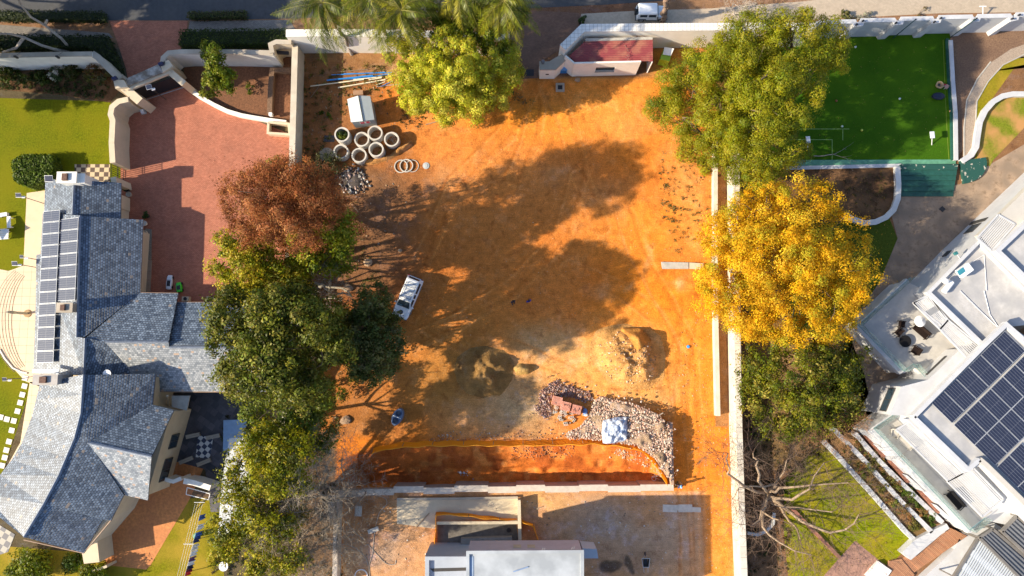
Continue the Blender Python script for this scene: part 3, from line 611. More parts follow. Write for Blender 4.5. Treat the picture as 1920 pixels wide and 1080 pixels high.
shrub('flowering_shrub', 'shrub covered in white flowers in front of the left garden wall', 'shrub', 112,142, 1.5, 15, 1500, .09, [(.04,.07,.02),(.6,.6,.55),(.05,.08,.02)], 33)
shrub('shrub', 'dark shrub between the white flowers and the reddish shrub', 'shrub', 145,140, 1.6, 16, 1500, .11, [(.04,.06,.006),(.07,.07,.02)], 34)
for i, (x, y, r_, lab) in enumerate([(20,142,18,'dark green shrub nearest the frame edge below the left garden wall'),(55,146,16,'dark green shrub second from the frame edge below the left garden wall'),(84,150,13,'low dark shrub just left of the white flowers')]):
    shrub('shrub', lab, 'shrub', x, y, 1.2, r_, 1400, .11, [(.035,.055,.006),(.06,.09,.006)], 35+i)
def hedge(name, label, pts, h, pal, seed, dens=55, size=.1, k=None, z0=0):
    """a clipped block of leaves: leaf faces scattered on the sides and the top of a bumpy box"""
    g = np.random.default_rng(seed); P = [Vector((p.x, p.y)) for p in WL(pts)]; xs_ = [p.x for p in P]; ys_ = [p.y for p in P]
    n = len(P); C, Nn = [], []
    def inside(x, y):
        c = False
        for i in range(n):
            a, b = P[i], P[i-1]
            if (a.y > y) != (b.y > y) and x < (b.x-a.x)*(y-a.y)/(b.y-a.y)+a.x: c = not c
        return c
    area = abs(sum(P[i].x*P[i-1].y-P[i-1].x*P[i].y for i in range(n)))/2; m = int(area*dens)
    while len(C) < m:
        x, y = g.uniform(min(xs_), max(xs_)), g.uniform(min(ys_), max(ys_))
        if inside(x, y):
            C.append((x, y, z0+h*(.8+.35*float(fbm(x*2.2, y*2.2)))*g.uniform(.82, 1.03))); Nn.append((0, 0, 1))
    for i in range(n):
        a, b = P[i], P[i-1]; L = (a-b).length; nn = Vector((-(a-b).y, (a-b).x)).normalized()
        for _ in range(int(L*h*dens*.8)):
            t = g.random(); q = b+(a-b)*t; zz = g.random()*h; C.append((q.x+nn.x*g.normal()*.08, q.y+nn.y*g.normal()*.08, z0+zz)); Nn.append((nn.x, nn.y, .2))
    C, Nn = np.array(C), np.array(Nn, float); Nn += rand_dirs(len(C), g, .2)*.8; Nn /= np.linalg.norm(Nn, axis=1, keepdims=True)
    col = np.array(pal)[g.integers(len(pal), size=len(C))]*(1+.25*g.normal(size=(len(C), 1)))
    V, F, H = leaves(C, Nn, size, np.clip(col, .004, .9), g, .6)
    core = MB().prism(inset(P, .12), z0, z0+h*.72)
    t = thing(name, label, 'hedge' if 'hedge' in name else 'planting', (P[0].x, P[0].y, 0))
    core.build('woody_core', mat('hedge_core', (.02,.03,.01), .95), t); mesh_arrays('leaves', V, F, H, leafm, t)
    return t
hedge('box_hedge', 'clipped round green hedge left of the white chimney', [(42,310),(60,298),(112,297),(118,320),(110,345),(70,356),(46,345)], 1.7, [(.06,.10,.006),(.09,.14,.006),(.12,.17,.02)], 40, 160, .12)
hedge('hedge', 'low brownish hedge along the kerb right of the brick entrance', [(357,28),(464,25),(465,38),(357,39)], .8, [(.09,.08,.03),(.07,.09,.02)], 41, 90)
hedge('hedge', 'dark hedge outside the wall right of the brick entrance', [(348,66),(545,64),(545,84),(510,92),(345,94)], 1.5, [(.03,.05,.006),(.05,.075,.006)], 42, 80)
hedge('hedge', 'dark hedge between the road and the left pavement', [(-80,25),(202,28),(205,45),(-80,42)], 1.0, [(.025,.04,.01),(.04,.055,.006)], 43, 60)
hedge('hedge', 'dark planting between the left pavement and the garden wall', [(-80,72),(210,74),(232,130),(236,145),(190,104),(175,96),(-80,98)], 1.2, [(.02,.035,.01),(.035,.05,.006)], 44, 50, .13)
shrub('shrub', 'yellow-green shrub below the tip of the curved slate roof', 'shrub', 72,1052, 2.2, 38, 5000, .14, [(.14,.17,.006),(.20,.22,.006),(.09,.12,.006)], 45)
shrub('shrub', 'yellow-green shrub at the bottom edge left of the terracotta patio', 'shrub', 190,1072, 2.2, 30, 4000, .14, [(.14,.17,.006),(.20,.22,.006),(.09,.12,.006)], 46)
shrub('shrub', 'dark green shrub under the eave right of the patio steps', 'shrub', 150,1048, 1.0, 22, 1500, .12, [(.04,.08,.006),(.06,.10,.006)], 47)
shrub('shrub', 'green bush growing over the end of the boundary wall by the driveway', 'shrub', 530,310, 2.5, 22, 2600, .13, [(.12,.16,.006),(.18,.20,.006)], 48)
shrub('shrub', 'dark tangled bush against the boundary wall above the rubbish heap', 'shrub', 605,320, 1.8, 30, 3200, .11, [(.05,.06,.02),(.08,.08,.025)], 49)
shrub('shrub', 'low green weeds beside the grey shed', 'shrub', 614,220, .6, 13, 600, .12, [(.10,.14,.006),(.07,.10,.006)], 50)
shrub('shrub', 'yellow-green creeper on the low wall beside the big conifer', 'shrub', 1352,292, 2.5, 22, 3000, .16, [(.14,.18,.006),(.20,.22,.006)], 51)
shrub('shrub', 'bright lime bush beside the green crate', 'shrub', 1305,130, 3.0, 24, 3000, .18, [(.22,.30,.006),(.30,.36,.02)], 52)
shrub('shrub', 'dark spiky shrub outside the corner of the white wall', 'shrub', 1094,40, .9, 10, 700, .16, [(.05,.09,.02),(.08,.12,.03)], 53, aspect=.2)
for i, (x, y) in enumerate([(1583,36),(1612,35),(1722,29)]):
    shrub('shrub', ['grey-green bush against the street side of the white wall, left of two','pale grey bush against the street side of the white wall','small dry bush where the dark post meets the white wall'][i], 'shrub', x, y, .7, [13,14,11][i], 700, .1, [[(.14,.14,.04)],[(.30,.29,.22)],[(.18,.13,.05)]][i], 54+i)
# bed shrubs in the terraced planters beside the white house
cn = ['rusty orange','green','dull olive','dark green']; cc_ = [0,2,0,1,0,2,0,1,0,0,2]; ci_ = [0,0,2,0,1,0,1,3,3,0,3]
for i in range(22):
    outer = i < 11; k = i % 11; t_ = (k+.3)/11; c = (cc_ if outer else ci_)[k]
    x, y = (1580+142*t_, 838+157*t_) if outer else (1604+146*t_, 826+152*t_)
    shrub('planter_shrub', f"{cn[c]} shrub, {ORD[k]} from the top in the {'outer' if outer else 'inner'} sloping planter", 'shrub', x, y, .5, [11,13,10,14,12][i % 5], 1100, .09, [[(.36,.18,.06),(.27,.17,.06),(.16,.15,.03)],[(.14,.17,.02),(.26,.2,.05)],[(.20,.17,.04),(.13,.13,.02)],[(.07,.11,.01),(.11,.15,.015)]][c], 60+i, 'shrubs in the terraced planters', zb=.5)
# ---- palms along the top wall
def palm(label, px, py, hgt, n_fr, L, seed, pal):
    g = np.random.default_rng(seed); top = np.array(W(px, py, hgt)); t = thing('palm_tree', label, 'palm tree', (top[0]+.3, top[1]-.2, 0), 0, 'feathery palms over the upper wall')
    mb = MB(); limb(mb, (top[0]+.3, top[1]-.2, 0), top, .22, .14, g, .01, 8, 10); mb.build('trunk', bark_pale, t)
    pal = np.array(pal); Vs, Hs = [], []; rb = MB()
    for k in range(n_fr):
        az = 2*math.pi*(k*.618+g.random()*.06); el = g.uniform(-.2, .9); l = L*g.uniform(.85, 1.25)*(1-.25*(el > .7)); pts = []
        p = top.copy(); dd = np.array([math.cos(az)*math.cos(el), math.sin(az)*math.cos(el), math.sin(el)]); seg = 14; sag = g.uniform(.12, .30); sw = g.normal()
        for i in range(seg+1):
            pts.append(p.copy()); p = p+dd*l/seg; dd = dd+np.array([.05*sw, -.05*sw, -sag]); dd /= np.linalg.norm(dd)
        rb.tube(pts, [.025*(1-.8*i/seg) for i in range(seg+1)], 4); pts = np.array(pts); col = pal[g.integers(len(pal))]
        for i in range(64):
            f = 1.0+(i/64)*(seg-1.1); a = int(f); q = pts[a]+(pts[a+1]-pts[a])*(f-a); tg = pts[a+1]-pts[a]; tg /= np.linalg.norm(tg)
            sd = np.cross(tg, [0, 0, 1]); sd /= np.linalg.norm(sd)+1e-6
            for s_ in (-1, 1):
                ll = l*.17*math.sin(math.pi*min(1, .25+.75*i/64))*g.uniform(.8, 1.15)+.08
                d = sd*s_*.75+tg*.55+np.array([0, 0, -.45+.2*g.normal()]); d /= np.linalg.norm(d); w_ = tg*.03
                e = q+d*ll*.55; e2 = q+d*ll+np.array([0, 0, -.12*ll])
                Vs.append([q-w_*.6, e-w_, e2, e+w_]); Hs.append(np.tile(np.clip(col*(1+.35*g.normal()), .004, .9), (4, 1)))
    rb.build('frond_stems', mat('palm_rib', (.20,.18,.03), .6), t)
    V = np.array(Vs).reshape(-1, 3); mesh_arrays('fronds', V, np.arange(len(V)).reshape(-1, 4), np.concatenate(Hs), leafg, t)
    return t
PC = [(.10,.125,.006),(.15,.165,.008),(.22,.21,.01),(.28,.25,.02),(.07,.09,.006)]
palm('feathery palm at the left end of the upper white wall', 605, 6, 11, 36, 5.2, 201, PC)
palm('feathery palm second from the left over the upper white wall', 690, -14, 12, 36, 5.6, 202, PC)
palm('feathery palm draping over the middle of the upper white wall', 752, 20, 12, 36, 5.6, 203, PC)
palm('feathery palm above the right side of the lime tree, nearest the dusty entrance', 945, 2, 12, 36, 5.0, 204, PC)
palm('feathery palm on the top edge of the photo, behind the lime tree', 860, -22, 12, 36, 5.6, 205, PC)
tree('broadleaf_tree', 'dark green tree on the top edge between the palms', 'tree', W(880,50), [(900,45,9,48),(860,30,9,44),(930,70,8,36),(950,25,8,36),(820,40,8,40),(780,30,7,30),(905,5,9,40)], 22000, .15, [(.08,.11,.006),(.12,.15,.006)], 22, .22, clump=.7)
# ---- bare trees
def bare(mb, p, d, L, r, g, depth, spread=.55, up=.0, minr=.012):
    p = np.array(p, float); d = np.array(d, float); pts, rr = [p], [r]; seg = 4
    for i in range(seg):
        d = d+g.normal(size=3)*.16+np.array([0, 0, up*.1]); d /= np.linalg.norm(d); p = p+d*L/seg; pts.append(p); rr.append(r*(1-.45*(i+1)/seg))
        if depth > 0 and i in (1, 2) and g.random() < .75:
            s_ = d+g.normal(size=3)*spread*1.3; bare(mb, p, s_/np.linalg.norm(s_), L*g.uniform(.55, .8), rr[-1]*.6, g, depth-1, spread, up, minr)
    mb.tube(pts, rr, 5 if r > .05 else 3, False)
    if depth > 0:
        for k in range(2):
            s_ = d+g.normal(size=3)*spread; bare(mb, p, s_/np.linalg.norm(s_), L*g.uniform(.65, .88), max(minr, rr[-1]*.85), g, depth-1, spread, up, minr)
def bare_tree(name, label, base, arms, seed, r=.3, m=None, depth=4, group=None, tm=None):
    """arms: (photo x, y, height, length of the twigs)"""
    g = np.random.default_rng(seed); b = Vector(base); t = thing(name, label, 'tree', b, 0, group); mb = MB(); tw = MB()
    for ax, ay, az, tl in arms:
        e = np.array(W(ax, ay, az)); p = limb(mb, b, e, r, r*.28, g, .2, 7, 8)
        d = e-np.array(b); d /= np.linalg.norm(d); d[2] *= .4
        for q, rr in ((p[-1], r*.3), (p[-2], r*.25), (p[-3], r*.2), (p[-4], r*.2)):
            for k in range(2):
                s_ = d+g.normal(size=3)*.6; bare(tw, q, s_/np.linalg.norm(s_), tl, rr*.8, g, depth, .6)
    mb.build('trunk', m or bark_pale, t); tw.build('branches', tm or m or twigm, t); return t
bt = mat('bare_bark', (.34,.25,.17), .95, .3, 4, .02, 12); dtw = mat('dark_twigs', (.13,.085,.06), .95, .3, 5)
bare_tree('bare_tree', 'spreading leafless tree with thick pale limbs beside the right lawn', W(1440,925), [(1475,862,4,2.4),(1545,868,3.5,3.0),(1412,850,5,2.2),(1365,850,6,2.2),(1460,975,3.5,2.2),(1500,1010,3,2.6),(1560,960,3,3.0),(1410,985,5,1.6),(1590,905,4,2.6),(1610,965,3,2.4),(1520,1040,3,2.4),(1385,915,6,1.8)], 301, .19, bt, 3, None, dtw)
bare_tree('bare_tree', 'grey leafless twiggy tree over the corner of the lower retaining wall', W(600,930), [(640,870,7,1.6),(650,925,6,1.7),(600,1000,8,1.7),(565,960,9,1.6),(590,870,9,1.6),(630,1030,6,1.5),(575,1050,8,1.6),(555,900,9,1.4),(610,930,8,1.6)], 302, .14, mat('grey_twigs', (.25,.21,.16), .95, .3, 5), 4)
bare_tree('bare_tree', 'tangle of bare brown branches rising out of the olive tree near the laundry', W(560,1010), [(520,950,8,1.4),(560,1060,7,1.5),(510,1020,8,1.4),(585,985,8,1.4)], 307, .12, mat('brown_twigs', (.28,.21,.14), .95, .3, 5), 4)
bare_tree('bare_tree', 'dry leafless tree in the middle of the left boundary trees', W(590,530), [(570,500,9,1.2),(620,520,9,1.2),(600,560,8,1.2),(640,560,8,1.2)], 303, .14, mat('dry_grey_twigs', (.27,.24,.19), .95, .3, 5), 3)
bare_tree('bare_tree', 'bare brown saplings between the olive-green tree and the planters', W(1560,790), [(1540,770,3,1.0),(1590,780,3,1.0),(1570,820,3,1.0),(1520,800,3,1.0)], 304, .08, mat('rusty_twigs', (.32,.17,.08), .95, .3, 5), 4)
# ---- bare gum trees over the street, crowns out of frame on the left
def gum(label, base, pts, r, seed):
    g = np.random.default_rng(seed); t = thing('gum_tree', label, 'tree', W(*base), 0, 'bare gum limbs over the left pavement'); mb = MB()
    for pl_ in pts:
        P = WL(pl_); mb.tube(P, [r*(1-.55*i/len(P)) for i in range(len(P))], 8)
    mb.build('trunk', bark_pale, t); return t
gum('smooth bare gum limb crossing the pavement towards the road', (132,92), [[(132,92,.0),(115,72,2.5),(85,48,5),(58,32,6.5),(40,10,8),(26,-20,10)],[(85,45,5),(88,38,6)]], .16, 1)
gum('smooth bare gum limb lying low across the planting from the frame edge', (128,97), [[(128,97,.0),(100,92,1.5),(78,85,3),(45,70,4),(20,64,5),(-30,62,6.5)],[(45,70,4),(30,90,3),(5,98,2)]], .17, 2)
bare_tree('bare_tree', 'small pale leafless tree outside the wall behind the conifer', W(1375,26), [(1385,8,3,.8),(1370,18,3,.8),(1395,20,3,.8)], 305, .07, mat('pale_twigs', (.42,.36,.30), .95), 3)
palmstump = MB(); g0 = np.random.default_rng(5)
pp = limb(palmstump, W(1243,42), W(1252,-8,7), .26, .2, g0, .01, 12, 10)
for i in range(90):
    t_ = g0.random(); q = np.array(W(1243,42))*(1-t_)+np.array(W(1252,-8,7))*t_; a = g0.random()*6.28
    palmstump.box((q[0]+.24*math.cos(a), q[1]+.24*math.sin(a), q[2]), (.14,.05,.18), a)
tag(palmstump.build('leafless_palm', mat('palm_bark', (.24,.16,.11), .95, .4, 6)), 'shaggy brown palm trunk rising in front of the parked white jeep', 'palm tree')
# ---- trees out of the frame whose shadows fall on the street and the upper left garden
for i, (x, y, z_, r_) in enumerate([(-360,120,12,110),(-210,90,13,110),(-115,85,14,90),(-120,-30,14,90),(-260,-20,12,110),(40,-110,12,80)]):
    tree('street_tree', ['large tree beyond the frame edge beside the left garden wall','street tree outside the frame, level with the left pavement','street tree outside the top left corner','street tree beyond the road above the left hedge','street tree beyond the road above the brick entrance','far street tree outside the frame on the left'][i], 'tree', W(x+40, y, 0),
         [(x,y,z_,r_*.6),(x+r_*.5,y+10,z_-1,r_*.5),(x-r_*.4,y-20,z_-1,r_*.5),(x+10,y-r_*.4,z_,r_*.5),(x-10,y+r_*.3,z_-2,r_*.45)], 16000, .30, [(.05,.08,.006),(.08,.11,.02)], 400+i, .35, clump=1.2, per_clump=50, limbs=5, gap=.38, gapsize=2.2)
# ================================================================ SLATE HOUSE AND ITS GARDEN
slate = mat_brick('slate_roof', (.045,.068,.105), (.19,.245,.32), (.012,.018,.034), .30, .23, .026, .42, .012, .5, .28, .6, extra=((.24,.20,.17), .010))
slate_warm = mat_brick('slate_roof_pale', (.12,.145,.175), (.38,.40,.42), (.04,.05,.06), .26, .21, .012, .42, .010, .5, .25, .9, extra=((.40,.28,.20), .04))  # paler slate with odd brown tiles, used on the south slopes
plaster_c = mat('cream_plaster', (.60,.50,.36), .85, .08, 1.2, .005, 20)
plaster_d = mat('stained_plaster', (.46,.40,.32), .85, .22, 1.2, .005, 20, var2=.6, scale2=.6, tint=(.30,.25,.19))
plaster_w = mat('white_plaster', (.80,.77,.70), .8, .06, 1.0, .004, 15)
plaster_g = mat('grey_white_plaster', (.62,.62,.60), .8, .10, 1.0, .004, 15)
blackm = mat('black_metal', (.02,.02,.025), .45); darkm = mat('dark_frame', (.05,.045,.04), .5); glassm = mat('window_glass', (.03,.05,.07), .08, .1, 1, spec=.8)
whitem = mat('white_paint', (.80,.80,.80), .45, .04, 2); steelm = mat('galvanised', (.55,.56,.57), .4, metal=.6)
house = thing('slate_house', 'large L-shaped house with blue-grey slate roofs and cream walls beside the brick driveway', 'house', W(250,600))
def facet(pts, m=slate, t=.16, name='roof'): return MB().slab([W(*p) for p in pts], t).build(name, m, house)
# main range, upper piece
facet([(139,337,4.4),(227,343,3.0),(226,409,3.0),(136,409,4.4)])
facet([(85,343,2.9),(139,337,4.42),(136,409,4.42),(82,408,2.9)])
# main range, middle piece (a step higher)
facet([(150,405,5.2),(268,412,3.1),(263,548,3.1),(158,632,5.0),(145,632,5.2)])
facet([(80,400,3.0),(150,404,5.22),(143,632,5.22),(160,634,5.3),(157,704,5.3),(62,700,2.9),(66,600,2.9),(68,478,2.95),(76,476,3.05)])
# hipped wing and its lower continuation
facet([(262,549,3.1),(334,550,3.1),(316,641,4.9),(197,641,4.9),(160,634,5.1)])
facet([(331,567,3.0),(520,567,3.0),(520,650,4.5),(316,652,4.5),(317,645,4.5)])
facet([(197,641,4.92),(316,641,4.92),(317,651,4.6),(520,651,4.52),(520,735,3.0),(290,734,3.0),(272,733,3.0),(225,672,4.25)], slate_warm)
facet([(160,634,5.32),(197,641,4.86),(226,673,4.2),(273,734,3.0),(200,734,4.2),(157,704,5.32)])
# curved range
facet([(157,703,7.3),(292,701,5.0),(286,759,4.8),(165,830,7.05),(140,822,7.3),(152,775,7.3)])
RG = [(157,702),(155,740),(152,775),(140,822),(126,858),(110,892),(82,945),(45,1007)]; EV = [(75,719),(67,750),(60,780),(40,832),(22,862),(0,890),(-32,925),(-50,930)]
mb = MB()
for k in range(7): mb.slab([W(*RG[k],7.32), W(*RG[k+1],7.32), W(*EV[k+1],5.0), W(*EV[k],5.0)], .16)
mb.build('roof', slate, house)
mb = MB(); Q = [(165,830,7.05),(196,874,6.2),(232,928,5.2),(208,976,4.9),(192,975,4.9),(175,1005,4.8),(157,1037,4.7)]
for pts in ([(140,822,7.3),Q[0],Q[1],(126,858,7.3)],[(126,858,7.3),Q[1],Q[2],(110,892,7.3)],[(110,892,7.3),Q[2],Q[3],(82,945,7.3)],[(82,945,7.3),Q[3],Q[4],Q[5],(64,975,7.3)],[(64,975,7.3),Q[5],Q[6],(100,1022,6.0),(45,1007,7.3)]): mb.slab([W(*p) for p in pts], .16)
mb.build('roof', slate, house)
facet([(165,830,7.08),(286,759,4.8),(326,769,4.8),(284,856,7.05)])
facet([(165,830,7.08),(284,856,7.06),(277,938,4.9),(232,928,4.9)], slate_warm)
def ridge(pts, w=.28):
    mb = MB(); P = [W(*p) for p in pts]
    for a, b in zip(P, P[1:]):
        d = (b-a).normalized(); s_ = Vector((-d.y, d.x, 0)).normalized()*w/2
        mb.add([a-s_-Vector((0,0,.04)), a+Vector((0,0,.09)), a+s_-Vector((0,0,.04)), b-s_-Vector((0,0,.04)), b+Vector((0,0,.09)), b+s_-Vector((0,0,.04))], [(0,1,4,3),(1,2,5,4),(0,2,1),(3,4,5)])
    return mb.build('ridge_tiles', mat('ridge_slate', (.17,.20,.26), .5, .3, 3), house)
for pts in ([(139,337,4.45),(136,409,4.45)], [(150,404,5.27),(144,632,5.27)], [(160,634,5.35),(157,704,5.35)], [(197,641,4.97),(316,641,4.97)], [(317,651,4.6),(520,651,4.57)], [(157,702,7.37),(152,775,7.37),(140,822,7.37),(110,892,7.37),(82,945,7.37),(45,1007,7.37)], [(165,830,7.12),(284,856,7.1)]): ridge(pts)
# walls under the eaves (outlines stand on the real footprint, set in under the roof edge)
def houseblock(pts, z1, d=.35, z0=0, m=plaster_c, name='wall'):
    P = inset(WL(pts), d); return MB().prism(P, z0, z1).build(name, m, house)
houseblock([(85,343,3.3),(227,343,3.4),(226,409,3.4),(268,412,3.5),(263,548,3.1),(334,550,3.1),(332,567,3.0),(520,567,3.0),(520,733,3.0),(62,733,2.9),(66,600,2.9),(68,478,2.95),(80,400,3.0)], 2.75, 1.0)
houseblock([(75,719,5),(292,701,5),(286,759,4.8),(326,769,4.8),(277,938,4.9),(232,928,4.9),(208,976,4.9),(157,1037,4.7),(45,1012,5.0),(0,972,5.2),(-14,955,5.0),(0,889,5.0),(40,830,5.0)], 4.55)
houseblock([(140,343,3.4),(227,343,3.4),(226,400,3.4),(140,400,3.4)], 2.75, .9)
mat('copper_gutter', (.34,.22,.15), .5)
for pts in ([(227,343,2.9),(226,409,2.9)], [(268,412,3.0),(263,548,3.0)], [(292,701,4.9),(286,759,4.7)], [(326,769,4.7),(284,856,4.8),(277,938,4.8)], [(262,549,3.0),(334,550,3.0)], [(331,567,2.9),(520,567,2.9)], [(290,734,2.9),(520,735,2.9)], [(208,976,4.8),(157,1037,4.6),(45,1012,4.9)]):
    MB().tube([W(*p) for p in pts], .07, 6).build('gutter', 'copper_gutter', house)
# tall wall of the curved range facing the slate patio, with two windows
def on_face(a, b, u0, u1, z0, z1, off=.03):
    """rectangle on the vertical face through ground points a, b (fractions u, heights z)"""
    a, b = Vector((a.x, a.y, 0)), Vector((b.x, b.y, 0)); d = b-a; n = Vector((d.y, -d.x, 0)).normalized()*off
    return [a+d*u0+n+Vector((0,0,z0)), a+d*u1+n+Vector((0,0,z0)), a+d*u1+n+Vector((0,0,z1)), a+d*u0+n+Vector((0,0,z1))]
wf = inset(WL([(75,719,5),(292,701,5),(286,759,4.8),(326,769,4.8),(277,938,4.9),(232,928,4.9),(208,976,4.9),(157,1037,4.7),(45,1012,5.0)]), .35)
fa, fb = wf[3], wf[4]
for u0, u1 in ((.30,.47),(.60,.88)):
    q = on_face(fb, fa, 1-u1, 1-u0, 1.3, 2.9, .05); w_ = MB().slab([p for p in q], .02) if False else MB().add(q, [(0,1,2,3)])
    w_.add([p+Vector((0,0,-.09)) for p in q[:2]]+[q[1]+(q[1]-q[0])*0+Vector((0,0,0)), q[0]], [(0,1,2,3)])
    wo = w_.build('window', glassm, house); fr = MB()
    for a_, b_ in ((0,1),(1,2),(2,3),(3,0)): fr.tube([q[a_], q[b_]], .05, 4)
    fr.tube([(q[0]+q[1])/2, (q[2]+q[3])/2], .03, 4); fr.build('frame', darkm, wo)
# porch by the dark patio
pch = MB()
for x in (300,318): pch.tube([W(x,772,0), W(x-4,742,3.2)], .12, 8)
pch.build('post', plaster_c, house)
MB().slab([W(322,742,2.6),(W(356,742,2.6)),W(350,770,2.6),W(322,763,2.6)], .15).build('porch_roof', concrete, house)
# bottom garden wing
MB().prism(WL([(178,1000),(208,985),(214,1040),(186,1043)]), 0, 2.6).build('buttress', plaster_c, house)
pl_ = MB(); pl_.box(W(196,1062,.9), (1.6,.25,1.8), R(20)); pl_.build('low_wall', plaster_c, house)
# chimneys
def chimney(label_part, cx, cy, z, w, d, m, pot=True):
    c = W(cx, cy, z); MB().box((c.x, c.y, z-1.2), (w, d, 2.4)).build('chimney', m, house)
    o = MB().box((c.x, c.y, z+.06), (w+.16, d+.16, .12)).build('chimney_cap', m, house)
    if pot: MB().box((c.x-w*.05, c.y, z+.2), (w*.28, d*.7, .3)).build('flue', mat('sooty_brick', (.13,.07,.05), .9, .4, 5), house)
chimney('', 126, 333, 5.5, 1.9, 1.05, plaster_w); chimney('', 152, 335, 5.1, .8, .9, plaster_w, False)
chimney('', 122, 577, 6.0, 1.5, .85, plaster_d); chimney('', 86, 712, 6.9, 2.3, .9, mat('grey_render', (.42,.39,.36), .85, .15, 2))
MB().box(W(86,696,5.4), (2.7,.35,.1)).build('chimney_flashing', steelm, house)
MB().lathe(W(202,701,6.3), [(.05,0),(.25,.05),(.42,.16)], 14).build('satellite_dish', whitem, house)
# solar panels on the west slope
pv = mat('solar_cells', (.022,.028,.055), .22, .1, 3, spec=.6); pvf = mat('panel_frame', (.55,.57,.60), .35, metal=.4)
pvl = mat('cell_lines', (.14,.15,.19), .4)
def panel(corners, label, group, nx=2, ny=5, th=.045, parent=None):
    """corners: four 3-D points a b c d going round; thin framed panel with cell lines"""
    a, b, c, d = [Vector(p) for p in corners]; n = (b-a).cross(d-a).normalized()
    if n.z < 0: n = -n
    cen = (a+b+c+d)/4; t = thing('solar_module', label, 'solar panel', cen, 0, group)
    def at(u, v, h=0): return a*(1-u)*(1-v)+b*u*(1-v)+c*u*v+d*(1-u)*v+n*h
    eu = .035/(b-a).length; ev = .035/(d-a).length
    MB().loft([[at(0,0,-th),at(1,0,-th),at(1,1,-th),at(0,1,-th)],[at(0,0),at(1,0),at(1,1),at(0,1)]]).build('frame', pvf, t)
    MB().poly([at(eu,ev,.006),at(1-eu,ev,.006),at(1-eu,1-ev,.006),at(eu,1-ev,.006)]).build('cells', pv, t)
    ln = MB(); w_ = .010
    for i in range(1, nx):
        u = i/nx; e = w_*1.6/(b-a).length; ln.poly([at(u-e,ev,.010),at(u+e,ev,.010),at(u+e,1-ev,.010),at(u-e,1-ev,.010)])
    for j in range(1, ny):
        v = j/ny; e = w_/(d-a).length; ln.poly([at(eu,v-e,.009),at(1-eu,v-e,.009),at(1-eu,v+e,.009),at(eu,v+e,.009)])
    ln.build('cell_line', pvl, t); return t
def lerp(a, b, t): return a+(b-a)*t
A = [W(81.5,396,3.45), W(112,393,4.4), W(99.5,680,4.4), W(68,681,3.35)]
for i in range(13):
    t0, t1 = i/13+.002, (i+1)/13-.002
    panel([lerp(A[0],A[3],t0), lerp(A[1],A[2],t0), lerp(A[1],A[2],t1), lerp(A[0],A[3],t1)], f'{ORD[i]} solar panel from the top in the long outer column on the slate roof', 'solar panels on the slate roof')
B = [W(113.5,411,4.25), W(147,407,5.4), W(140,563,5.4), W(106.5,565,4.25)]
for i in range(7):
    t0, t1 = i/7+.003, (i+1)/7-.003
    panel([lerp(B[0],B[3],t0), lerp(B[1],B[2],t0), lerp(B[1],B[2],t1), lerp(B[0],B[3],t1)], f'{ORD[i]} solar panel from the top in the short column next to the slate ridge', 'solar panels on the slate roof')
# solar garden lights on posts
def solar_light(label, px, py, h, rz=0, hd=.5):
    b = W(px, py, 0); top = W(px, py, h); b = Vector((top.x, top.y, 0)); t = thing('solar_light', label, 'garden light', b, 0, 'solar lights on posts')
    MB().tube([b, b+Vector((0,0,h))], .04, 8).build('post', darkm, t)
    o = MB().box(b+Vector((0,0,h)), (hd,hd*.8,.06), rz, .25).build('panel', pv, t); MB().box(b+Vector((0,0,h-.03)), (hd*1.12,hd*.92,.05), rz, .25).build('frame', pvf, o)
    MB().box(b+Vector((.32,-.12,h-.35)), (.35,.22,.12), rz).build('lamp', whitem, t); return t
solar_light('solar light over the box hedge beside the white chimney', 91, 335, 5.5, 0, .75)
solar_light('white solar light on a post where the lawn meets the cream terrace', 34, 366, 4.0)
solar_light('white solar light on a post above the round terrace', 27, 494, 4.0)
solar_light('small white solar light on the lawn beside the stepping stones', 8, 711, 3.0, 0, .4)
solar_light('white lamp on a post at the lawn edge above the round terrace', 40, 481, 3.5, 0, .35)
# white garden table with benches under a navy parasol
t = thing('garden_table', 'white slatted garden table with a navy parasol on the left lawn', 'table', W(4,440))
mb = MB(); [mb.box(W(4,440,.74)+Vector((0,(k-2)*.22,0)), (1.4,.19,.05), .1) for k in range(5)]; mb.build('tabletop', whitem, t)
for sx in (-1,1):
    for sy in (-1,1): MB().box(W(4,440,.36)+Vector((sx*.55,sy*.4,0)), (.07,.07,.72)).build('leg', whitem, t)
pc = W(-3,436,0); MB().tube([pc, pc+Vector((0,0,1.7))], .03, 8).build('pole', whitem, t)
pb = MB(); n = 8; P = [pc+Vector((0,0,1.85))]+[pc+Vector((1.3*math.cos(2*math.pi*k/n)*(.5 if k % 2 else 1),1.3*math.sin(2*math.pi*k/n)*(.5 if k % 2 else 1),1.4)) for k in range(n)]
pb.add(P, [(0,1+k,1+(k+1)%n) for k in range(n)]); pb.build('parasol', mat('navy_cloth', (.01,.03,.16), .8), t)
def bench(label, px, py, rz, L=1.1, group='white benches round the garden table', m=None):
    b = W(px, py); t = thing('garden_bench', label, 'bench', b, rz, group); mt = m or whitem
    M_ = Matrix.Translation(b) @ Matrix.Rotation(rz, 4, 'Z')
    MB(M_).box((0,-.11,.44), (L,.20,.05)).box((0,.11,.44), (L,.20,.05)).build('seat', mt, t)
    for s_ in (-1,1): MB(M_).box((s_*L*.4,0,.21), (.08,.4,.42)).build('leg', mt, t)
    return t
bench('white garden bench above the table with the navy parasol', 10, 404, R(8), 1.0)
bench('white garden bench right of the table with the navy parasol', 22, 418, R(95), 1.3)
bench('white garden bench below the table with the navy parasol', 8, 434+0, R(4), 1.2)
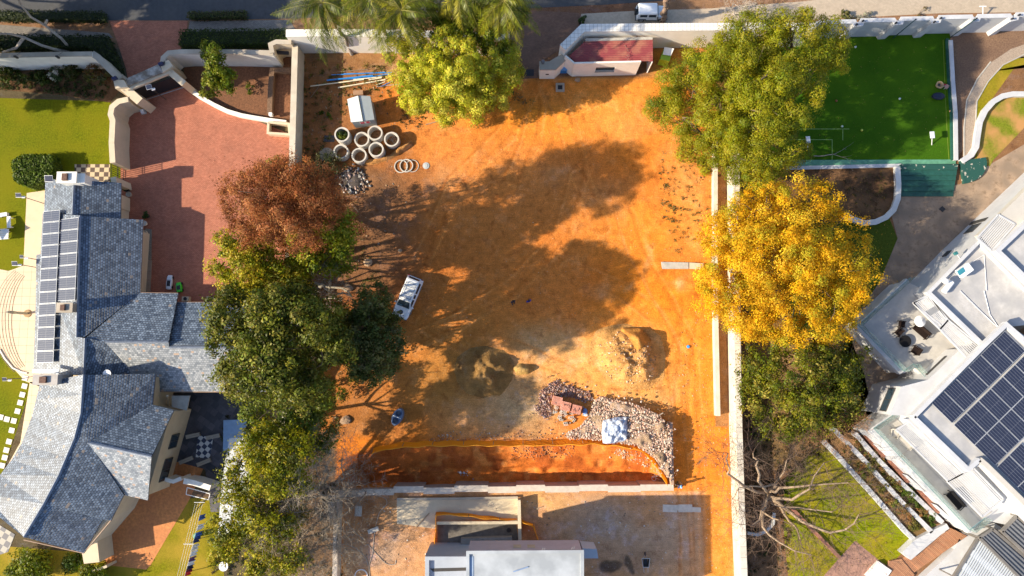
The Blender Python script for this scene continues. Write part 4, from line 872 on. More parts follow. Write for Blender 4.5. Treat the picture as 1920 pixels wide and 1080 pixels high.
# stepping stones
stm = mat('white_stone', (.70,.67,.60), .8, .1, 3)
for i, (x, y) in enumerate([(47,709),(46,724),(42,740),(38,755),(33,771),(26,789),(13,786),(1,782),(22,807),(17,828),(12,844),(9,858),(4,873)]):
    c = W(x, y, .05); s_ = tag(MB().box((c.x,c.y,.045), (.58,.56,.07), R(-12)).build('stepping_stone', stm), f'{ORD[i]} square white stepping stone going down the left lawn edge', 'stepping stone', 'white stepping stones beside the curved path')
# fan of steps on the round terrace
for k in range(7):
    P = []
    for j in range(19):
        a = R(122+j*(116/18)); rx, ry = (52+k*6), (100+k*2); P.append(W(74+rx*math.cos(a), 602-ry*math.sin(a), 0))
    o = MB().path([p for p in P], .035, .0, .058-.002*k).build('step_joint', mat('joint_brown', (.28,.20,.13), .9)); tag(o, f'{ORD[k]} curved joint line from the house on the round cream terrace', 'paving joint', 'curved joints of the round terrace')  # plain brown joint lines in the paving
o = MB().path([W(x,y,0) for x,y in [(0,655),(10,672),(25,690),(40,697),(52,700)]], .16, 0, .14).build('terrace_kerb', stm); tag(o, 'white kerb edging the lower side of the round terrace', 'kerb')
# bird-bath bowl on the terrace
t = thing('terrace_sculpture', 'tall thin weathered column with a round base on the cream terrace', 'sculpture', W(52,588,0)); c = W(52,588,0)
MB().lathe(c, [(.42,0),(.42,.10),(.34,.12)], 20).build('base', mat('rust_base', (.36,.24,.12), .8), t)
MB().lathe(c, [(.10,.12),(.16,.8),(.13,1.7),(.18,2.4),(.09,3.1)], 10).build('column', mat('mossy_stone', (.28,.28,.24), .9, .3, 4), t)
# pots along the house
pots = [(241,357),(245,366),(278,406),(274,420),(275,438)]
for i, (x, y) in enumerate(pots):
    c = W(x, y); t = thing('plant_pot', ['dark pot with a leafy plant by the garden gate','stone pot below the leafy pot by the garden gate','round dark pot at the top of the gravel strip','round pale stone on the gravel strip','small cream urn against the house wall'][i], 'pot', c, 0, 'pots along the driveway side of the slate house')
    MB().lathe(c, [(.18,0),(.28,.3),(.30,.5),(.24,.5),(.2,.42)], 12).build('bowl', [blackm, plaster_d, darkm, stm, plaster_c][i], t)
    if i in (0, 2): V, F, H = crown_mesh([(np.array((c.x,c.y,.7)), .3)], 200, .1, [(.06,.10,.02)], 500+i, clump=.2, per_clump=25); mesh_arrays('leaves', V, F, H, leafm, t)
k_ = MB().slab(WL([(272,428),(284,430),(283,487),(271,487)], .12), .12).build('gravel_strip', mat('pebble_strip', (.24,.21,.17), .9, .6, 14, .03, 30)); tag(k_, 'narrow gravel bed edged in stone along the house wall', 'gravel bed')
k_ = MB().slab(WL([(268,488),(284,488),(281,548),(265,548)], .15), .15).build('doorstep', mat('step_stone', (.36,.27,.2), .85, .15, 3)); tag(k_, 'brown paved doorstep against the slate house', 'step')
for i, x in enumerate((352,398)):
    t = thing('planter_box', ['cream planter with a dark round hole by the lower wing, nearer the toy cars','cream planter with a dark round hole under the yellow-green tree'][i], 'planter', W(x,561), 0, 'cream planters beside the lower wing'); c = W(x,561)
    MB().box(c+Vector((0,0,.3)), (.75,.5,.6)).build('box', plaster_c, t); MB().lathe(c+Vector((0,0,.6)), [(.2,0),(.2,.02)], 12).build('soil', blackm, t)
# toy cars
def toy_car(name, label, px, py, rz, col, L=1.25):
    b = W(px, py); t = thing(name, label, 'toy car', b, rz); M_ = Matrix.Translation(b) @ Matrix.Rotation(rz, 4, 'Z')
    m = mat('toy_'+name, col, .3)
    secs = []
    for x, w, z in ((-.5,.42,.30),(-.44,.56,.42),(-.1,.6,.46),(.15,.6,.42),(.42,.52,.36),(.5,.40,.26)):
        secs.append([(x*L,-w/2,.12),(x*L,w/2,.12),(x*L,w/2,z*.85),(x*L,w/2*.8,z),(x*L,-w/2*.8,z),(x*L,-w/2,z*.85)])
    MB(M_).loft(secs).build('body', m, t)
    MB(M_).box((-.08*L,0,.46), (.36*L,.36,.05)).build('seat', blackm, t); MB(M_).box((.14*L,0,.5), (.04,.4,.16), 0, 0).build('windscreen', glassm, t)
    for sx in (-.32,.34):
        for sy in (-1,1):
            w_ = MB(M_ @ Matrix.Translation((sx*L, sy*.29, .14)) @ Matrix.Rotation(R(90), 4, 'X')).lathe((0,0,-.05), [(.14,0),(.14,.1)], 12).build('wheel', blackm, t)
    return t
toy_car('white_toy_car', 'white ride-on toy car with a black seat beside the green one on the brick driveway', 320, 530, R(88), (.75,.77,.8), 1.6)
toy_car('green_toy_car', 'bright green ride-on toy car on the brick driveway', 338, 539, R(100), (.05,.62,.02), 1.1)
t = thing('gate_motor', 'small white gate motor box standing on the brick driveway', 'gate motor', W(270,210)); c = W(270,210)
MB().box(c+Vector((0,0,.2)), (.42,.42,.4), .2).box(c+Vector((0,0,.43)), (.36,.36,.06), .2).build('housing', whitem, t); MB().box(c+Vector((0,0,.03)), (.6,.55,.06), .2).build('base', concrete, t)
# benches round the chessboard
for i, (x, y, a) in enumerate([(365,816,12),(402,818,12),(352,862,22),(385,866,22)]):
    bench(['stone bench at the upper left corner of the giant chessboard','stone bench at the upper right corner of the giant chessboard','stone bench at the lower left corner of the giant chessboard','stone bench at the lower right corner of the giant chessboard'][i], x, y, R(a), 1.5, 'stone benches round the chessboard', plaster_d)
# patio gate walls at the bottom of the slate patio
def wall(name, label, pts, w, z, m, cat='wall', capm=None, cz=.08, ov=.05, z0=-.02):
    P = WL(pts, z); xs_ = [p.x for p in P]; t = thing(name, label, cat, (P[0].x, P[0].y, 0))
    MB().path(P, w, z0, z-cz).build('wall_body', m, t); MB().path(P, w+2*ov, z-cz, z).build('coping', capm or m, t); return t
wall('garden_wall', 'short cream wall with a white edge between the slate patio and the terracotta patio', [(344,902),(362,905),(394,915)], .45, 2.4, plaster_w)
wall('garden_wall', 'low cream wall running from the tall house wall to the terracotta patio', [(309,899),(325,903),(340,897)], .3, 2.2, plaster_w)
t = thing('trellis_gate', 'white framed slatted gate lying flat below the short cream wall', 'gate', W(370,923)); fr = MB(); q = WL([(351,914),(394,926),(391,937),(349,927)], .5)
[fr.tube([q[i], q[(i+1)%4]], .05, 6) for i in range(4)]; fr.build('frame', whitem, t); sl = MB(); [sl.tube([lerp(q[0],q[3],k/7), lerp(q[1],q[2],k/7)], .02, 4) for k in range(1,7)]; sl.build('slat', mat('brown_slats', (.25,.15,.1), .7), t)
# shade roof of pale sheeting under the olive tree
t = thing('carport', 'pale translucent sheet roof half hidden by the olive tree', 'carport', W(440,930)); P = WL([(430,822),(470,818),(468,1010),(408,1005),(416,900)], 2.6)
rib = MB().slab(P, .06); rib.build('roof', mat('pale_sheeting', (.52,.54,.56), .55, .25, 2.5, .01, 10), t)
for x, y in ((432,830),(465,826),(462,1000),(412,998)): MB().tube([W(x,y,2.5), Vector((W(x,y,2.5).x, W(x,y,2.5).y, 0))], .06, 6).build('post', steelm, t)
o = MB().slab(WL([(419,788),(462,786),(460,822),(436,823),(434,845),(418,845)], 1.2), .08).build('pool_cover', mat('blue_cover', (.20,.32,.48), .5, .12, 2)); tag(o, 'blue sheet cover at the edge of the slate patio', 'cover')
o = MB().lathe(W(419,1062,.3), [(.35,-.3),(.48,0),(.5,.02)], 18).build('trampoline_disc', whitem); o.name = 'round_basin'; tag(o, 'round white basin under the olive tree near the bottom edge', 'basin')
# laundry lines and the clothes
t = thing('washing_line', 'four-strand washing line running down the dry lawn', 'washing line', W(352,1020)); 
for k in range(4): MB().tube([W(366+k*4.5,945,1.9), W(330+k*4.5,1090,1.9)], .012, 4).build('line', whitem, t)
for x, y in ((374,942),(354,1020),(340,1082)):
    MB().tube([W(x,y,1.9), Vector((W(x,y,1.9).x, W(x,y,1.9).y, 0))], .04, 6).build('pole', steelm, t); c = W(x,y,1.92); MB().box(c, (1.1,.06,.06)).build('crossbar', steelm, t)
cl = [('blue shirt',(.06,.14,.4),373,972),('white sheet',(.8,.8,.8),370,990),('blue cloth',(.05,.15,.5),366,1005),('navy shirt',(.02,.04,.14),363,1014),('white towel',(.78,.76,.72),360,1028),('white shirt',(.8,.8,.8),357,1040),('purple top',(.14,.06,.16),354,1052),('white cloth',(.75,.75,.75),352,1060),('navy trousers',(.015,.02,.06),350,1068),('red cloth',(.6,.02,.03),347,1076)]
for i, (nm, c_, x, y) in enumerate(cl):
    a, b = W(x+1.8,y-6,1.88), W(x-1.8,y+5,1.88); mb = MB(); n = 6; P = []
    for j in range(n+1):
        for k in range(4):
            q = lerp(a,b,j/n); P.append((q.x+.10*k*math.sin(j*1.9+i)*.4+.10*k, q.y, 1.88-.25*k+.02*math.cos(j*2)))
    mb.add(P, [(j*4+k, j*4+k+1, (j+1)*4+k+1, (j+1)*4+k) for j in range(n) for k in range(3)])
    o = mb.build('laundry', mat('cloth_'+nm.replace(' ','_'), c_, .85)); tag(o, f'{nm} hanging on the washing line, {ORD[i]} from the top', 'laundry', 'clothes on the washing line'); sm = o.modifiers.new('t','SOLIDIFY'); sm.thickness = .02
t = thing('wheelie_bin', 'green round bin on the dry lawn beside the laundry', 'bin', W(375,1001)); c = W(375,1001); MB().lathe(c, [(.26,0),(.32,.9)], 14).build('drum', mat('green_plastic', (.02,.14,.07), .5), t); MB().lathe(c+Vector((0,0,.9)), [(.35,0),(.33,.06),(.1,.09)], 14).build('lid', mat('green_lid', (.03,.2,.1), .4), t)
# ---- garden walls, gate, kerbs on the left
wall('boundary_wall', 'pale wall with dark coping above the left lawn', [(-120,108),(0,104),(90,102),(172,101)], .45, 3.4, plaster_g, capm=plaster_d)
for i, x in enumerate((30,108)):
    c = W(x,107,3.7); t = thing('beam_light', ['dark sensor post on the left garden wall nearer the frame edge','dark sensor post on the left garden wall nearer the gate'][i], 'sensor', (c.x,c.y,3.4), 0, 'security sensors on the walls'); MB().box(c, (.22,.16,.5)).build('housing', blackm, t); MB().tube([c+Vector((0,0,.2)), c+Vector((.7,.5,.2))], .02, 4).build('bracket', blackm, t)
wall('boundary_wall', 'grey-brown curved wall leading down to the left gate pillar', [(172,100),(183,107),(200,124),(214,138),(225,148)], .6, 3.2, plaster_d)
gate = thing('driveway_gatehouse', 'cream gate portal with a stained slab over the black driveway gate', 'gatehouse', W(275,170))
MB().slab(WL([(235,148),(298,120),(305,136),(240,161)], 3.3), .15).build('canopy', mat('stained_slab', (.36,.34,.31), .9, .5, 2.5, var2=1, scale2=1.3, tint=(.16,.13,.10)), gate)
MB().slab(WL([(228,160),(312,128),(322,136),(240,170)], 3.0), .3).build('lintel', plaster_c, gate)
for pts, nm in (([(212,149),(232,150),(240,163),(216,166)],'pillar'), ([(300,119),(316,112),(324,124),(305,136)],'pillar')):
    P = WL(pts, 3.3); MB().prism(P, 0, 3.3).build(nm, plaster_c, gate)
MB().path(WL([(230,162),(262,190)], 2.9), .9, 0, 2.9).build('side_wall', plaster_c, gate)
MB().path(WL([(313,130),(345,157)], 2.9), .7, 0, 2.9).build('side_wall', plaster_c, gate)
g1, g2 = W(266,186), W(342,161); gl = MB(); gl.path([g1, g2], .08, .08, 2.3); gl.build('gate_leaf', blackm, gate)
br = MB(); [br.tube([lerp(g1,g2,k/24)+Vector((0,0,.1)), lerp(g1,g2,k/24)+Vector((0,0,2.45))], .025, 4) for k in range(25)]; br.build('gate_bars', blackm, gate)
br = MB(); br.tube([lerp(g1,g2,-.1)+Vector((.1,-.25,.12)), lerp(g1,g2,1.05)+Vector((.1,-.25,.12))], .05, 6); br.build('gate_rail', steelm, gate)
for x, y in ((215,147),(302,120)):
    c = W(x,y,3.6); MB().box(c, (.5,.3,.35), .4).build('floodlight', mat('navy_lamp', (.01,.015,.07), .4), gate)
solar_light('solar light on the lintel of the black driveway gate', 279, 163, 3.7, R(15), .55)
wall('boundary_wall', 'pale wall with brown coping above the walled bed right of the gate', [(304,121),(306,108),(316,99),(340,97),(440,97),(512,99)], .45, 3.3, plaster_g, capm=plaster_d)
wall('boundary_wall', 'stepped cream wall corner with a dark slot beside the long white wall', [(510,99),(507,83),(518,78),(546,79)], .4, 3.4, plaster_c, capm=plaster_d)
o = MB().prism(WL([(516,94),(541,96),(540,101),(518,100)],2.2), 1.9, 2.2).build('wall_slot', blackm); o.name='slot_block'; tag(o, 'long black block standing in for the dark slot in the stepped cream wall', 'box')  # black block stands in for the dark slot in the wall
wall('retaining_kerb', 'curved white kerb round the walled red-soil bed', [(346,158),(356,168),(375,182),(400,196),(425,208),(452,216),(480,221),(505,225),(536,229)], .35, .6, plaster_w)
wall('boundary_wall', 'cream wall curving down from the gate beside the brick driveway', [(240,186),(222,190),(210,200),(207,214),(211,226),(209,268)], .5, 3.0, plaster_c, capm=plaster_c)
wall('boundary_wall', 'cream wall between the lawn and the driveway above the garden gate', [(209,268),(211,305)], .5, 3.0, plaster_c)
wall('boundary_wall', 'cream wall between the garden gate and the slate house', [(212,332),(214,345)], .5, 3.0, plaster_c)
t = thing('garden_gate', 'black barred garden gate casting a gridded shadow on the driveway', 'gate', W(232,322)); a, b = W(233,305), W(233,342); gb = MB()
for k in range(11): gb.tube([lerp(a,b,k/10), lerp(a,b,k/10)+Vector((0,0,2.5))], .035, 4)
gb.build('bars', blackm, t); gb = MB(); [gb.tube([a+Vector((0,0,z)), b+Vector((0,0,z))], .03, 4) for z in (.1,1.2,1.35,2.5)]; gb.tube([lerp(a,b,.5), lerp(a,b,.5)+Vector((0,0,2.5))], .04, 4); gb.build('frame', blackm, t)
wall('planter_wall', 'cream open-topped box planter against the boundary wall', [(503,229),(541,232),(543,252),(502,249),(503,230)], .16, .9, plaster_c)
wall('timber_edging', 'brown timber-edged bed along the long cream boundary wall', [(545,131),(510,131),(507,160),(505,214)], .45, .7, mat('old_timber', (.17,.10,.06), .9, .4, 6, .02, 20))
o = MB().box(W(508,215,.8), (.35,.35,.5)).build('meter_box', whitem); tag(o, 'small white box at the foot of the brown timber edging', 'box')
# ---- long left boundary wall of the building plot
wall('boundary_wall', 'long cream wall between the brick driveway and the building plot', [(553,84),(550,200),(547,300),(541,480),(536,620),(531,800)], .55, 2.6, mat('boundary_plaster', (.56,.50,.40), .85, .12, 1.2, .004, 15, var2=.5, scale2=.4, tint=(.44,.37,.28)))
# ================================================================ THE WHITE HOUSE AND THE COURT
wpl = mat('bright_render', (.52,.53,.55), .75, .08, 1.6, .004, 15, var2=.6, scale2=.7, tint=(.44,.45,.48)); wfl = mat('terrace_tiles', (.46,.44,.41), .6, .14, 1.6, var2=.8, scale2=.6, tint=(.36,.35,.34))
roofm = mat('roof_membrane', (.46,.45,.44), .8, .16, 1.4, var2=.9, scale2=.5, tint=(.34,.34,.35)); beige = mat('beige_render', (.50,.47,.42), .8, .06, 1)
bglass = mat('balustrade_glass', (.38,.52,.50), .05, 0, 1, trans=.5, alpha=.45)
wh = thing('white_house', 'big modern white flat-roofed house turned diagonally at the frame edge', 'house', W(1800,700))
def blk(name, pts, z1, z0=0.0, m=wpl, zp=None): return MB().prism(WL(pts, zp if zp is not None else z1), z0, z1).build(name, m, wh)
def para(pts, z, w=.35, h=.55, closed=True, m=wpl): return MB().path(WL(pts, z), w, z-h, z, closed).build('parapet', m, wh)
# north block: facade along the plaza
blk('wall', [(1741,547),(1838,449),(1925,366),(2100,200),(2200,300),(1990,560),(1900,612),(1846,648)], 5.9)
blk('roof_terrace', [(1741,547),(1838,449),(1925,530),(2000,600),(1900,612),(1846,648)], 5.95, 5.9, roofm)
para([(1742,548),(1838,451),(1862,478),(1925,540),(2010,620),(1930,640),(1888,610),(1846,648)], 6.5)
blk('upper_wall', [(1838,440),(1907,372),(1960,318),(2200,200),(2200,640),(2000,600),(1925,530),(1862,470)], 6.8, 5.9, beige)
para([(1872,470),(1930,415),(2010,480),(1960,555)], 7.6, .4, .8)
blk('roof_well', [(1872,470),(1930,415),(2010,480),(1960,555)], 7.0, 6.8, roofm)
# first-floor terrace with the chairs
blk('terrace_base', [(1610,613),(1700,528),(1742,548),(1870,650),(1795,662),(1737,713),(1715,690),(1694,700)], 3.3)
blk('terrace_floor', [(1618,612),(1703,530),(1742,549),(1850,650),(1795,658),(1737,710),(1712,686),(1695,694)], 3.36, 3.31, wfl)
blk('terrace_edge', [(1602,614),(1612,604),(1700,522),(1706,529)], 3.5, 2.9); blk('terrace_edge', [(1602,612),(1611,606),(1697,695),(1688,702)], 3.5, 2.9)
gl = MB()
for pts in ([(1609,610),(1706,521)], [(1609,610),(1694,696)], [(1694,696),(1712,682),(1740,712)]): gl.path(WL(pts, 3.5), .04, 3.5, 4.6)
gl.build('glass_balustrade', bglass, wh)
rl = MB()
for pts in ([(1609,610),(1706,521)], [(1609,610),(1694,696)], [(1694,696),(1712,682),(1740,712)]): rl.tube(WL(pts, 4.62), .03, 6)
rl.build('handrail', mat('teal_rail', (.10,.22,.22), .4), wh)
# pergola and louvred canopy beside the chairs
def pergola(pts, z, n, closed_=False, name='pergola', m=wpl):
    q = WL(pts, z); fr = MB()
    for i in range(4): fr.path([q[i], q[(i+1)%4]], .14, z-.16, z)
    fr.build(name, m, wh); sl = MB()
    for k in range(1, n):
        a, b = lerp(q[0],q[1],k/n), lerp(q[3],q[2],k/n)
        sl.path([a, b], (q[1]-q[0]).length/n*(.6 if closed_ else .38), z-.12, z-.03)
    sl.build('louvres', m, wh)
pergola([(1742,552),(1776,602),(1765,610),(1713,568)], 6.2, 2); pergola([(1742,556),(1713,568),(1763,617),(1778,600)], 6.2, 9)
pergola([(1778,600),(1763,617),(1815,672),(1840,650)], 6.2, 9, True, 'canopy')
pergola([(1888,398),(1903,414),(1862,467),(1836,452)], 6.7, 3); pergola([(1872,402),(1904,420),(1860,470),(1833,446)], 6.9, 10)
# solar block
blk('wall', [(1712,782),(1846,647),(1888,608),(2050,760),(2050,1080),(1925,960),(1843,872),(1815,880)], 6.7)
para([(1714,782),(1846,648),(1888,608),(2060,760)], 7.3, .4, .6, False); para([(1714,782),(1816,880),(1838,862)], 7.3, .4, .6, False); para([(1838,862),(1850,872),(2000,1020)], 7.3, .5, .6, False, beige)
blk('roof_terrace', [(1722,781),(1886,617),(2050,770),(2050,1070),(1925,955),(1838,868),(1816,872)], 6.75, 6.7, roofm)
blk('bay_wall', [(1668,778),(1690,725),(1740,712),(1800,655),(1846,650),(1714,780)], 5.6)
blk('wall', [(1627,808),(1675,772),(1692,726),(1742,716),(1846,740),(1846,870),(1960,1000),(1845,975),(1820,1000)], 3.25)
blk('terrace_floor', [(1641,806),(1676,780),(1860,960),(1817,992)], 3.32, 3.26, wfl)
blk('terrace_edge', [(1634,808),(1640,802),(1821,993),(1815,1000)], 3.45, 2.9)
gl = MB(); rl = MB()
for pts in ([(1638,803),(1675,778)], [(1638,803),(1818,994)], [(1818,994),(1848,970)]): gl.path(WL(pts, 3.45), .04, 3.45, 4.5); rl.tube(WL(pts, 4.52), .03, 6)
gl.build('glass_balustrade', bglass, wh); rl.build('handrail', MATS['teal_rail'], wh)
pergola([(1706,790),(1681,806),(1779,903),(1812,884)], 6.0, 12, True, 'canopy')
blk('canopy_wall', [(1700,786),(1715,782),(1817,881),(1808,888)], 6.3, 5.6)
pergola([(1826,878),(1777,903),(1843,969),(1882,936)], 6.0, 14)
def wwin(a, b, u0, u1, z0, z1):
    q = on_face(a, b, u0, u1, z0, z1, -.06); o = MB().add(q, [(0,1,2,3)]).build('window', glassm, wh); f_ = MB()
    for i in range(4): f_.tube([q[i], q[(i+1)%4]], .05, 4)
    f_.tube([(q[0]+q[1])/2, (q[2]+q[3])/2], .03, 4); f_.build('frame', darkm, o)
na, nb = W(1741,547,5.9), W(1838,449,5.9); nc = W(1925,366,5.9)
for u0, u1, z0, z1 in ((.30,.50,1.2,2.6),(.55,.62,.3,2.8)): wwin(Vector((nb.x,nb.y,0)), Vector((nc.x,nc.y,0)), u0, u1, z0, z1)
wwin(na, nb, .78, .88, 1.6, 2.3); 
ba, bb = W(1627,808,3.25), W(1675,772,3.25)
wwin(W(1668,778,5.6), W(1690,725,5.6), .1, .9, 3.6, 4.8)
wwin(W(1740,712,5.6), W(1800,655,5.6), .15, .75, 4.5, 4.75)
# lower parts at the bottom: fins, timber screens, grey louvred roofs
for i, (x, y) in enumerate([(1650,836),(1705,893),(1760,949)]):
    MB().prism(WL([(x-4,y-2),(x+24,y+22),(x+30,y+30),(x+6,y+8)],2.6), 0, 2.6).build('fin', wpl, wh)
for i, (x, y) in enumerate([(1634,818),(1680,866),(1736,923)]):
    MB().prism(WL([(x-6,y-6),(x+30,y+34),(x+24,y+40),(x-10,y)],1.6), 0, 1.6).build('timber_screen', mat('red_timber', (.26,.11,.07), .7, .2, 5), wh)
blk('wall', [(1730,1085),(1790,1030),(1802,1002),(1842,968),(1880,990),(1800,1080)], .9)
blk('sunk_court_floor', [(1850,960),(1885,935),(1915,955),(1890,1000),(1870,985)], .12, 0, mat('court_shade', (.25,.20,.15), .9))
def louvre_roof(label, pts, z, n, m1, m2, name='louvred_roof'):
    q = WL(pts, z); t = thing(name, label, 'roof', (sum(p.x for p in q)/4, sum(p.y for p in q)/4, 0)); fr = MB()
    for i in range(4): fr.path([q[i], q[(i+1)%4]], .25, z-.3, z)
    fr.build('frame', m2, t); MB().slab([p-Vector((0,0,.22)) for p in q], .05).build('sheet', m1, t); sl = MB()
    for k in range(1, n):
        a, b = lerp(q[0],q[1],k/n), lerp(q[3],q[2],k/n); sl.path([a, b], (q[1]-q[0]).length/n*.4, z-.22, z-.06)
    sl.build('louvres', m1, t)
    for p in q: MB().tube([p, Vector((p.x,p.y,0))], .08, 6).build('post', m2, t)
charc = mat('charcoal_sheet', (.14,.15,.17), .5, .1, 2); gry = mat('louvre_grey', (.46,.50,.55), .4, .05, 2); frm = mat('bronze_frame', (.16,.15,.14), .5)
louvre_roof('pale grey louvred patio roof at the bottom right corner', [(1835,1010),(1790,1082),(1880,1180),(1945,1090)], 3.4, 3, gry, frm)
louvre_roof('dark ribbed roof between the louvred patio roof and the white house', [(1862,992),(1837,1008),(1940,1110),(1965,1080)], 3.8, 5, charc, frm)
louvre_roof('dark ribbed roof at the frame edge below the white house', [(1908,968),(1880,997),(1960,1070),(1990,1040)], 4.2, 6, charc, frm)
for t_ in [o for o in COL.objects if o.name.startswith('louvred_roof')][:1]:
    q = WL([(1835,1012),(1795,1082),(1875,1170),(1935,1090)], 3.4); sl = MB()
    for k in range(1, 26): sl.path([lerp(q[0],q[3],k/26), lerp(q[1],q[2],k/26)], .1, 3.3, 3.42)
    sl.build('blades', gry, t_)
# solar array
def grid_panels(pts, z, nu, nv, gname, lab):
    q = WL(pts, z); u_ = (q[1]-q[0]); v_ = (q[3]-q[0])
    return [([lerp(lerp(q[0],q[1],(i+.012)/nu), lerp(q[3],q[2],(i+.012)/nu), (j+.004)/nv), lerp(lerp(q[0],q[1],(i+.988)/nu), lerp(q[3],q[2],(i+.988)/nu), (j+.004)/nv),
             lerp(lerp(q[0],q[1],(i+.988)/nu), lerp(q[3],q[2],(i+.988)/nu), (j+.996)/nv), lerp(lerp(q[0],q[1],(i+.012)/nu), lerp(q[3],q[2],(i+.012)/nu), (j+.996)/nv)], i, j) for i in range(nu) for j in range(nv)]
vis = 0
for pts, nu, nv, rowname in (([(1747,757),(1885,621),(1920,657),(1783,791)], 6, 1, 'topmost pale-edged'), ([(1788,796),(1985,600),(2055,672),(1858,866)], 8, 2, 'middle'), ([(1863,871),(2060,676),(2130,745),(1932,941)], 8, 2, 'lowest')):
    pass
P0_, Pu, Pv = (1746,756), (138/6,-136/6), (38.2,38.0)      # the array is one regular grid with two narrow walkways
def gp(u, v): return (1746+23.0*u+39.0*v, 756-22.67*u+38.2*v)
rows = []
for k_, (v0, nm) in enumerate(((0,'first'),(1.07,'second'),(2.07,'third'),(3.14,'fourth'),(4.14,'fifth'))):
    rows.append(([gp(0,v0), gp(6,v0), gp(6,v0+1), gp(0,v0+1)], 6, nm))
for pts, nu, rn in rows:
    for corners, i, j in grid_panels(pts, 6.95, nu, 1, '', ''):
        cx, cy = unW(*(sum(corners, Vector())/4))
        if cx > 1945 or cy > 1100: continue
        panel([corners[0], corners[1], corners[2], corners[3]], f'dark solar panel on the white house, {ORD[i]} from the lower end of the {rn} row', 'solar panels on the white house roof', 6, 2)
# geyser and satellite bits on the roof terrace
t = thing('solar_geyser', 'white roof water tank with a small tilted collector on the white house', 'water heater', W(1780,535,6)); c = W(1777,538,6.4)
MB(Matrix.Translation(c) @ Matrix.Rotation(R(50),4,'Z') @ Matrix.Rotation(R(90),4,'Y')).lathe((0,0,-.7), [(.1,0),(.28,.05),(.28,1.35),(.1,1.4)], 14).build('tank', whitem, t)
MB().box(W(1808,507,6.9), (1.35,.9,.5), R(35)).build('housing', whitem, t); MB().box(W(1802,509,7.2), (.75,.5,.03), R(35), .1).build('collector', mat('teal_glass', (.05,.25,.32), .15), t)
MB().ball(W(1773,527,6.9), .3).build('cap', whitem, t)
t = thing('roof_antenna', 'thin antenna pole leaning over the facade of the white house', 'antenna', W(1793,476,6)); MB().tube([W(1800,485,6.4), W(1793,475,7.0)], .04, 6).build('arm', whitem, t); MB().box(W(1792,475,7.1), (.3,.3,.3), .5).build('head', mat('teal_head', (.03,.15,.16), .5), t)
for i, pts in enumerate([[(1800,545),(1840,585),(1869,612)],[(1845,545),(1856,590),(1872,614)],[(1760,530),(1845,478),(1850,545)]]):
    o = MB().tube(WL(pts, 6.05), .03, 5).build('roof_cable', whitem); tag(o, ['white cable across the roof terrace, the longest','white cable across the roof terrace, the short one meeting the longest','white cable looping round the roof water tank'][i], 'cable', 'white cables on the roof terrace')
# furniture
brn = mat('dark_wicker', (.022,.014,.012), .9, .3, 8, spec=.1); blkw = mat('black_wicker', (.012,.012,.014), .9, .3, 8, spec=.1)
def armchair(label, px, py, z, rz, m, w=.75, name='armchair', cat='armchair', group='dark furniture on the upper terrace'):
    b = W(px, py, z); t = thing(name, label, cat, b, rz, group); M_ = Matrix.Translation(b) @ Matrix.Rotation(rz, 4, 'Z')
    MB(M_).box((0,0,.40), (w,.62,.12)).build('seat', m, t); MB(M_).box((0,.34,.62), (w,.10,.5), 0, -.2).build('backrest', m, t)
    for s_ in (-1,1):
        MB(M_).box((s_*(w/2+.03),0,.58), (.07,.66,.06)).build('armrest', m, t)
        for q in (-.28,.28): MB(M_).box((s_*(w/2+.02),q,.28), (.06,.06,.56)).build('leg', m, t)
    return t
armchair('dark armchair upper left of the round black table', 1682, 623, 3.36, R(45), brn)
armchair('dark armchair below the round black table', 1712, 657, 3.36, R(-135+10), brn)
armchair('small dark stool chair beside the white parasol', 1687, 608, 3.36, R(80), brn, .55)
armchair('long dark bench seat with arms beside the white parasol', 1722, 622, 3.36, R(-42), brn, 1.7, 'garden_sofa', 'sofa')
t = thing('round_table', 'round black low table between the dark chairs', 'table', W(1693,640,3.36)); c = W(1693,640,3.36); MB().lathe(c, [(.6,.40),(.62,.42),(.62,.46),(.58,.47)], 24).build('tabletop', blkw, t); MB().lathe(c, [(.3,0),(.12,.05),(.1,.4)], 12).build('pedestal', blkw, t)
t = thing('parasol', 'small round white closed parasol top beside the dark bench seat', 'parasol', W(1704,604,3.36)); c = W(1704,604,3.36)
mb = MB(); n = 16; P = [c+Vector((0,0,2.3))]+[c+Vector((.58*math.cos(2*math.pi*k/n),.58*math.sin(2*math.pi*k/n),2.0)) for k in range(n)]; mb.add(P, [(0,1+k,1+(k+1)%n) for k in range(n)]); mb.build('canopy', whitem, t); MB().tube([c, c+Vector((0,0,2.28))], .025, 6).build('pole', whitem, t)
armchair('dark oval wicker daybed on the lower balcony', 1785, 937, 3.32, R(-50), blkw, 1.9, 'daybed', 'daybed', 'furniture on the lower balcony')
armchair('beige cushioned outdoor sofa at the upper end of the lower balcony', 1692, 828, 3.32, R(-42), beige, 1.7, 'garden_sofa', 'sofa', 'furniture on the lower balcony')
armchair('beige outdoor chair beside the beige sofa on the lower balcony', 1673, 811, 3.32, R(-10), beige, .7, 'armchair', 'armchair', 'furniture on the lower balcony')
t = thing('side_table', 'small round grey table beside the wicker daybed', 'table', W(1791,925,3.32)); c = W(1791,925,3.32); MB().lathe(c, [(.3,.42),(.3,.46)], 16).build('tabletop', gry, t); MB().lathe(c, [(.2,0),(.05,.04),(.05,.42)], 10).build('pedestal', gry, t)
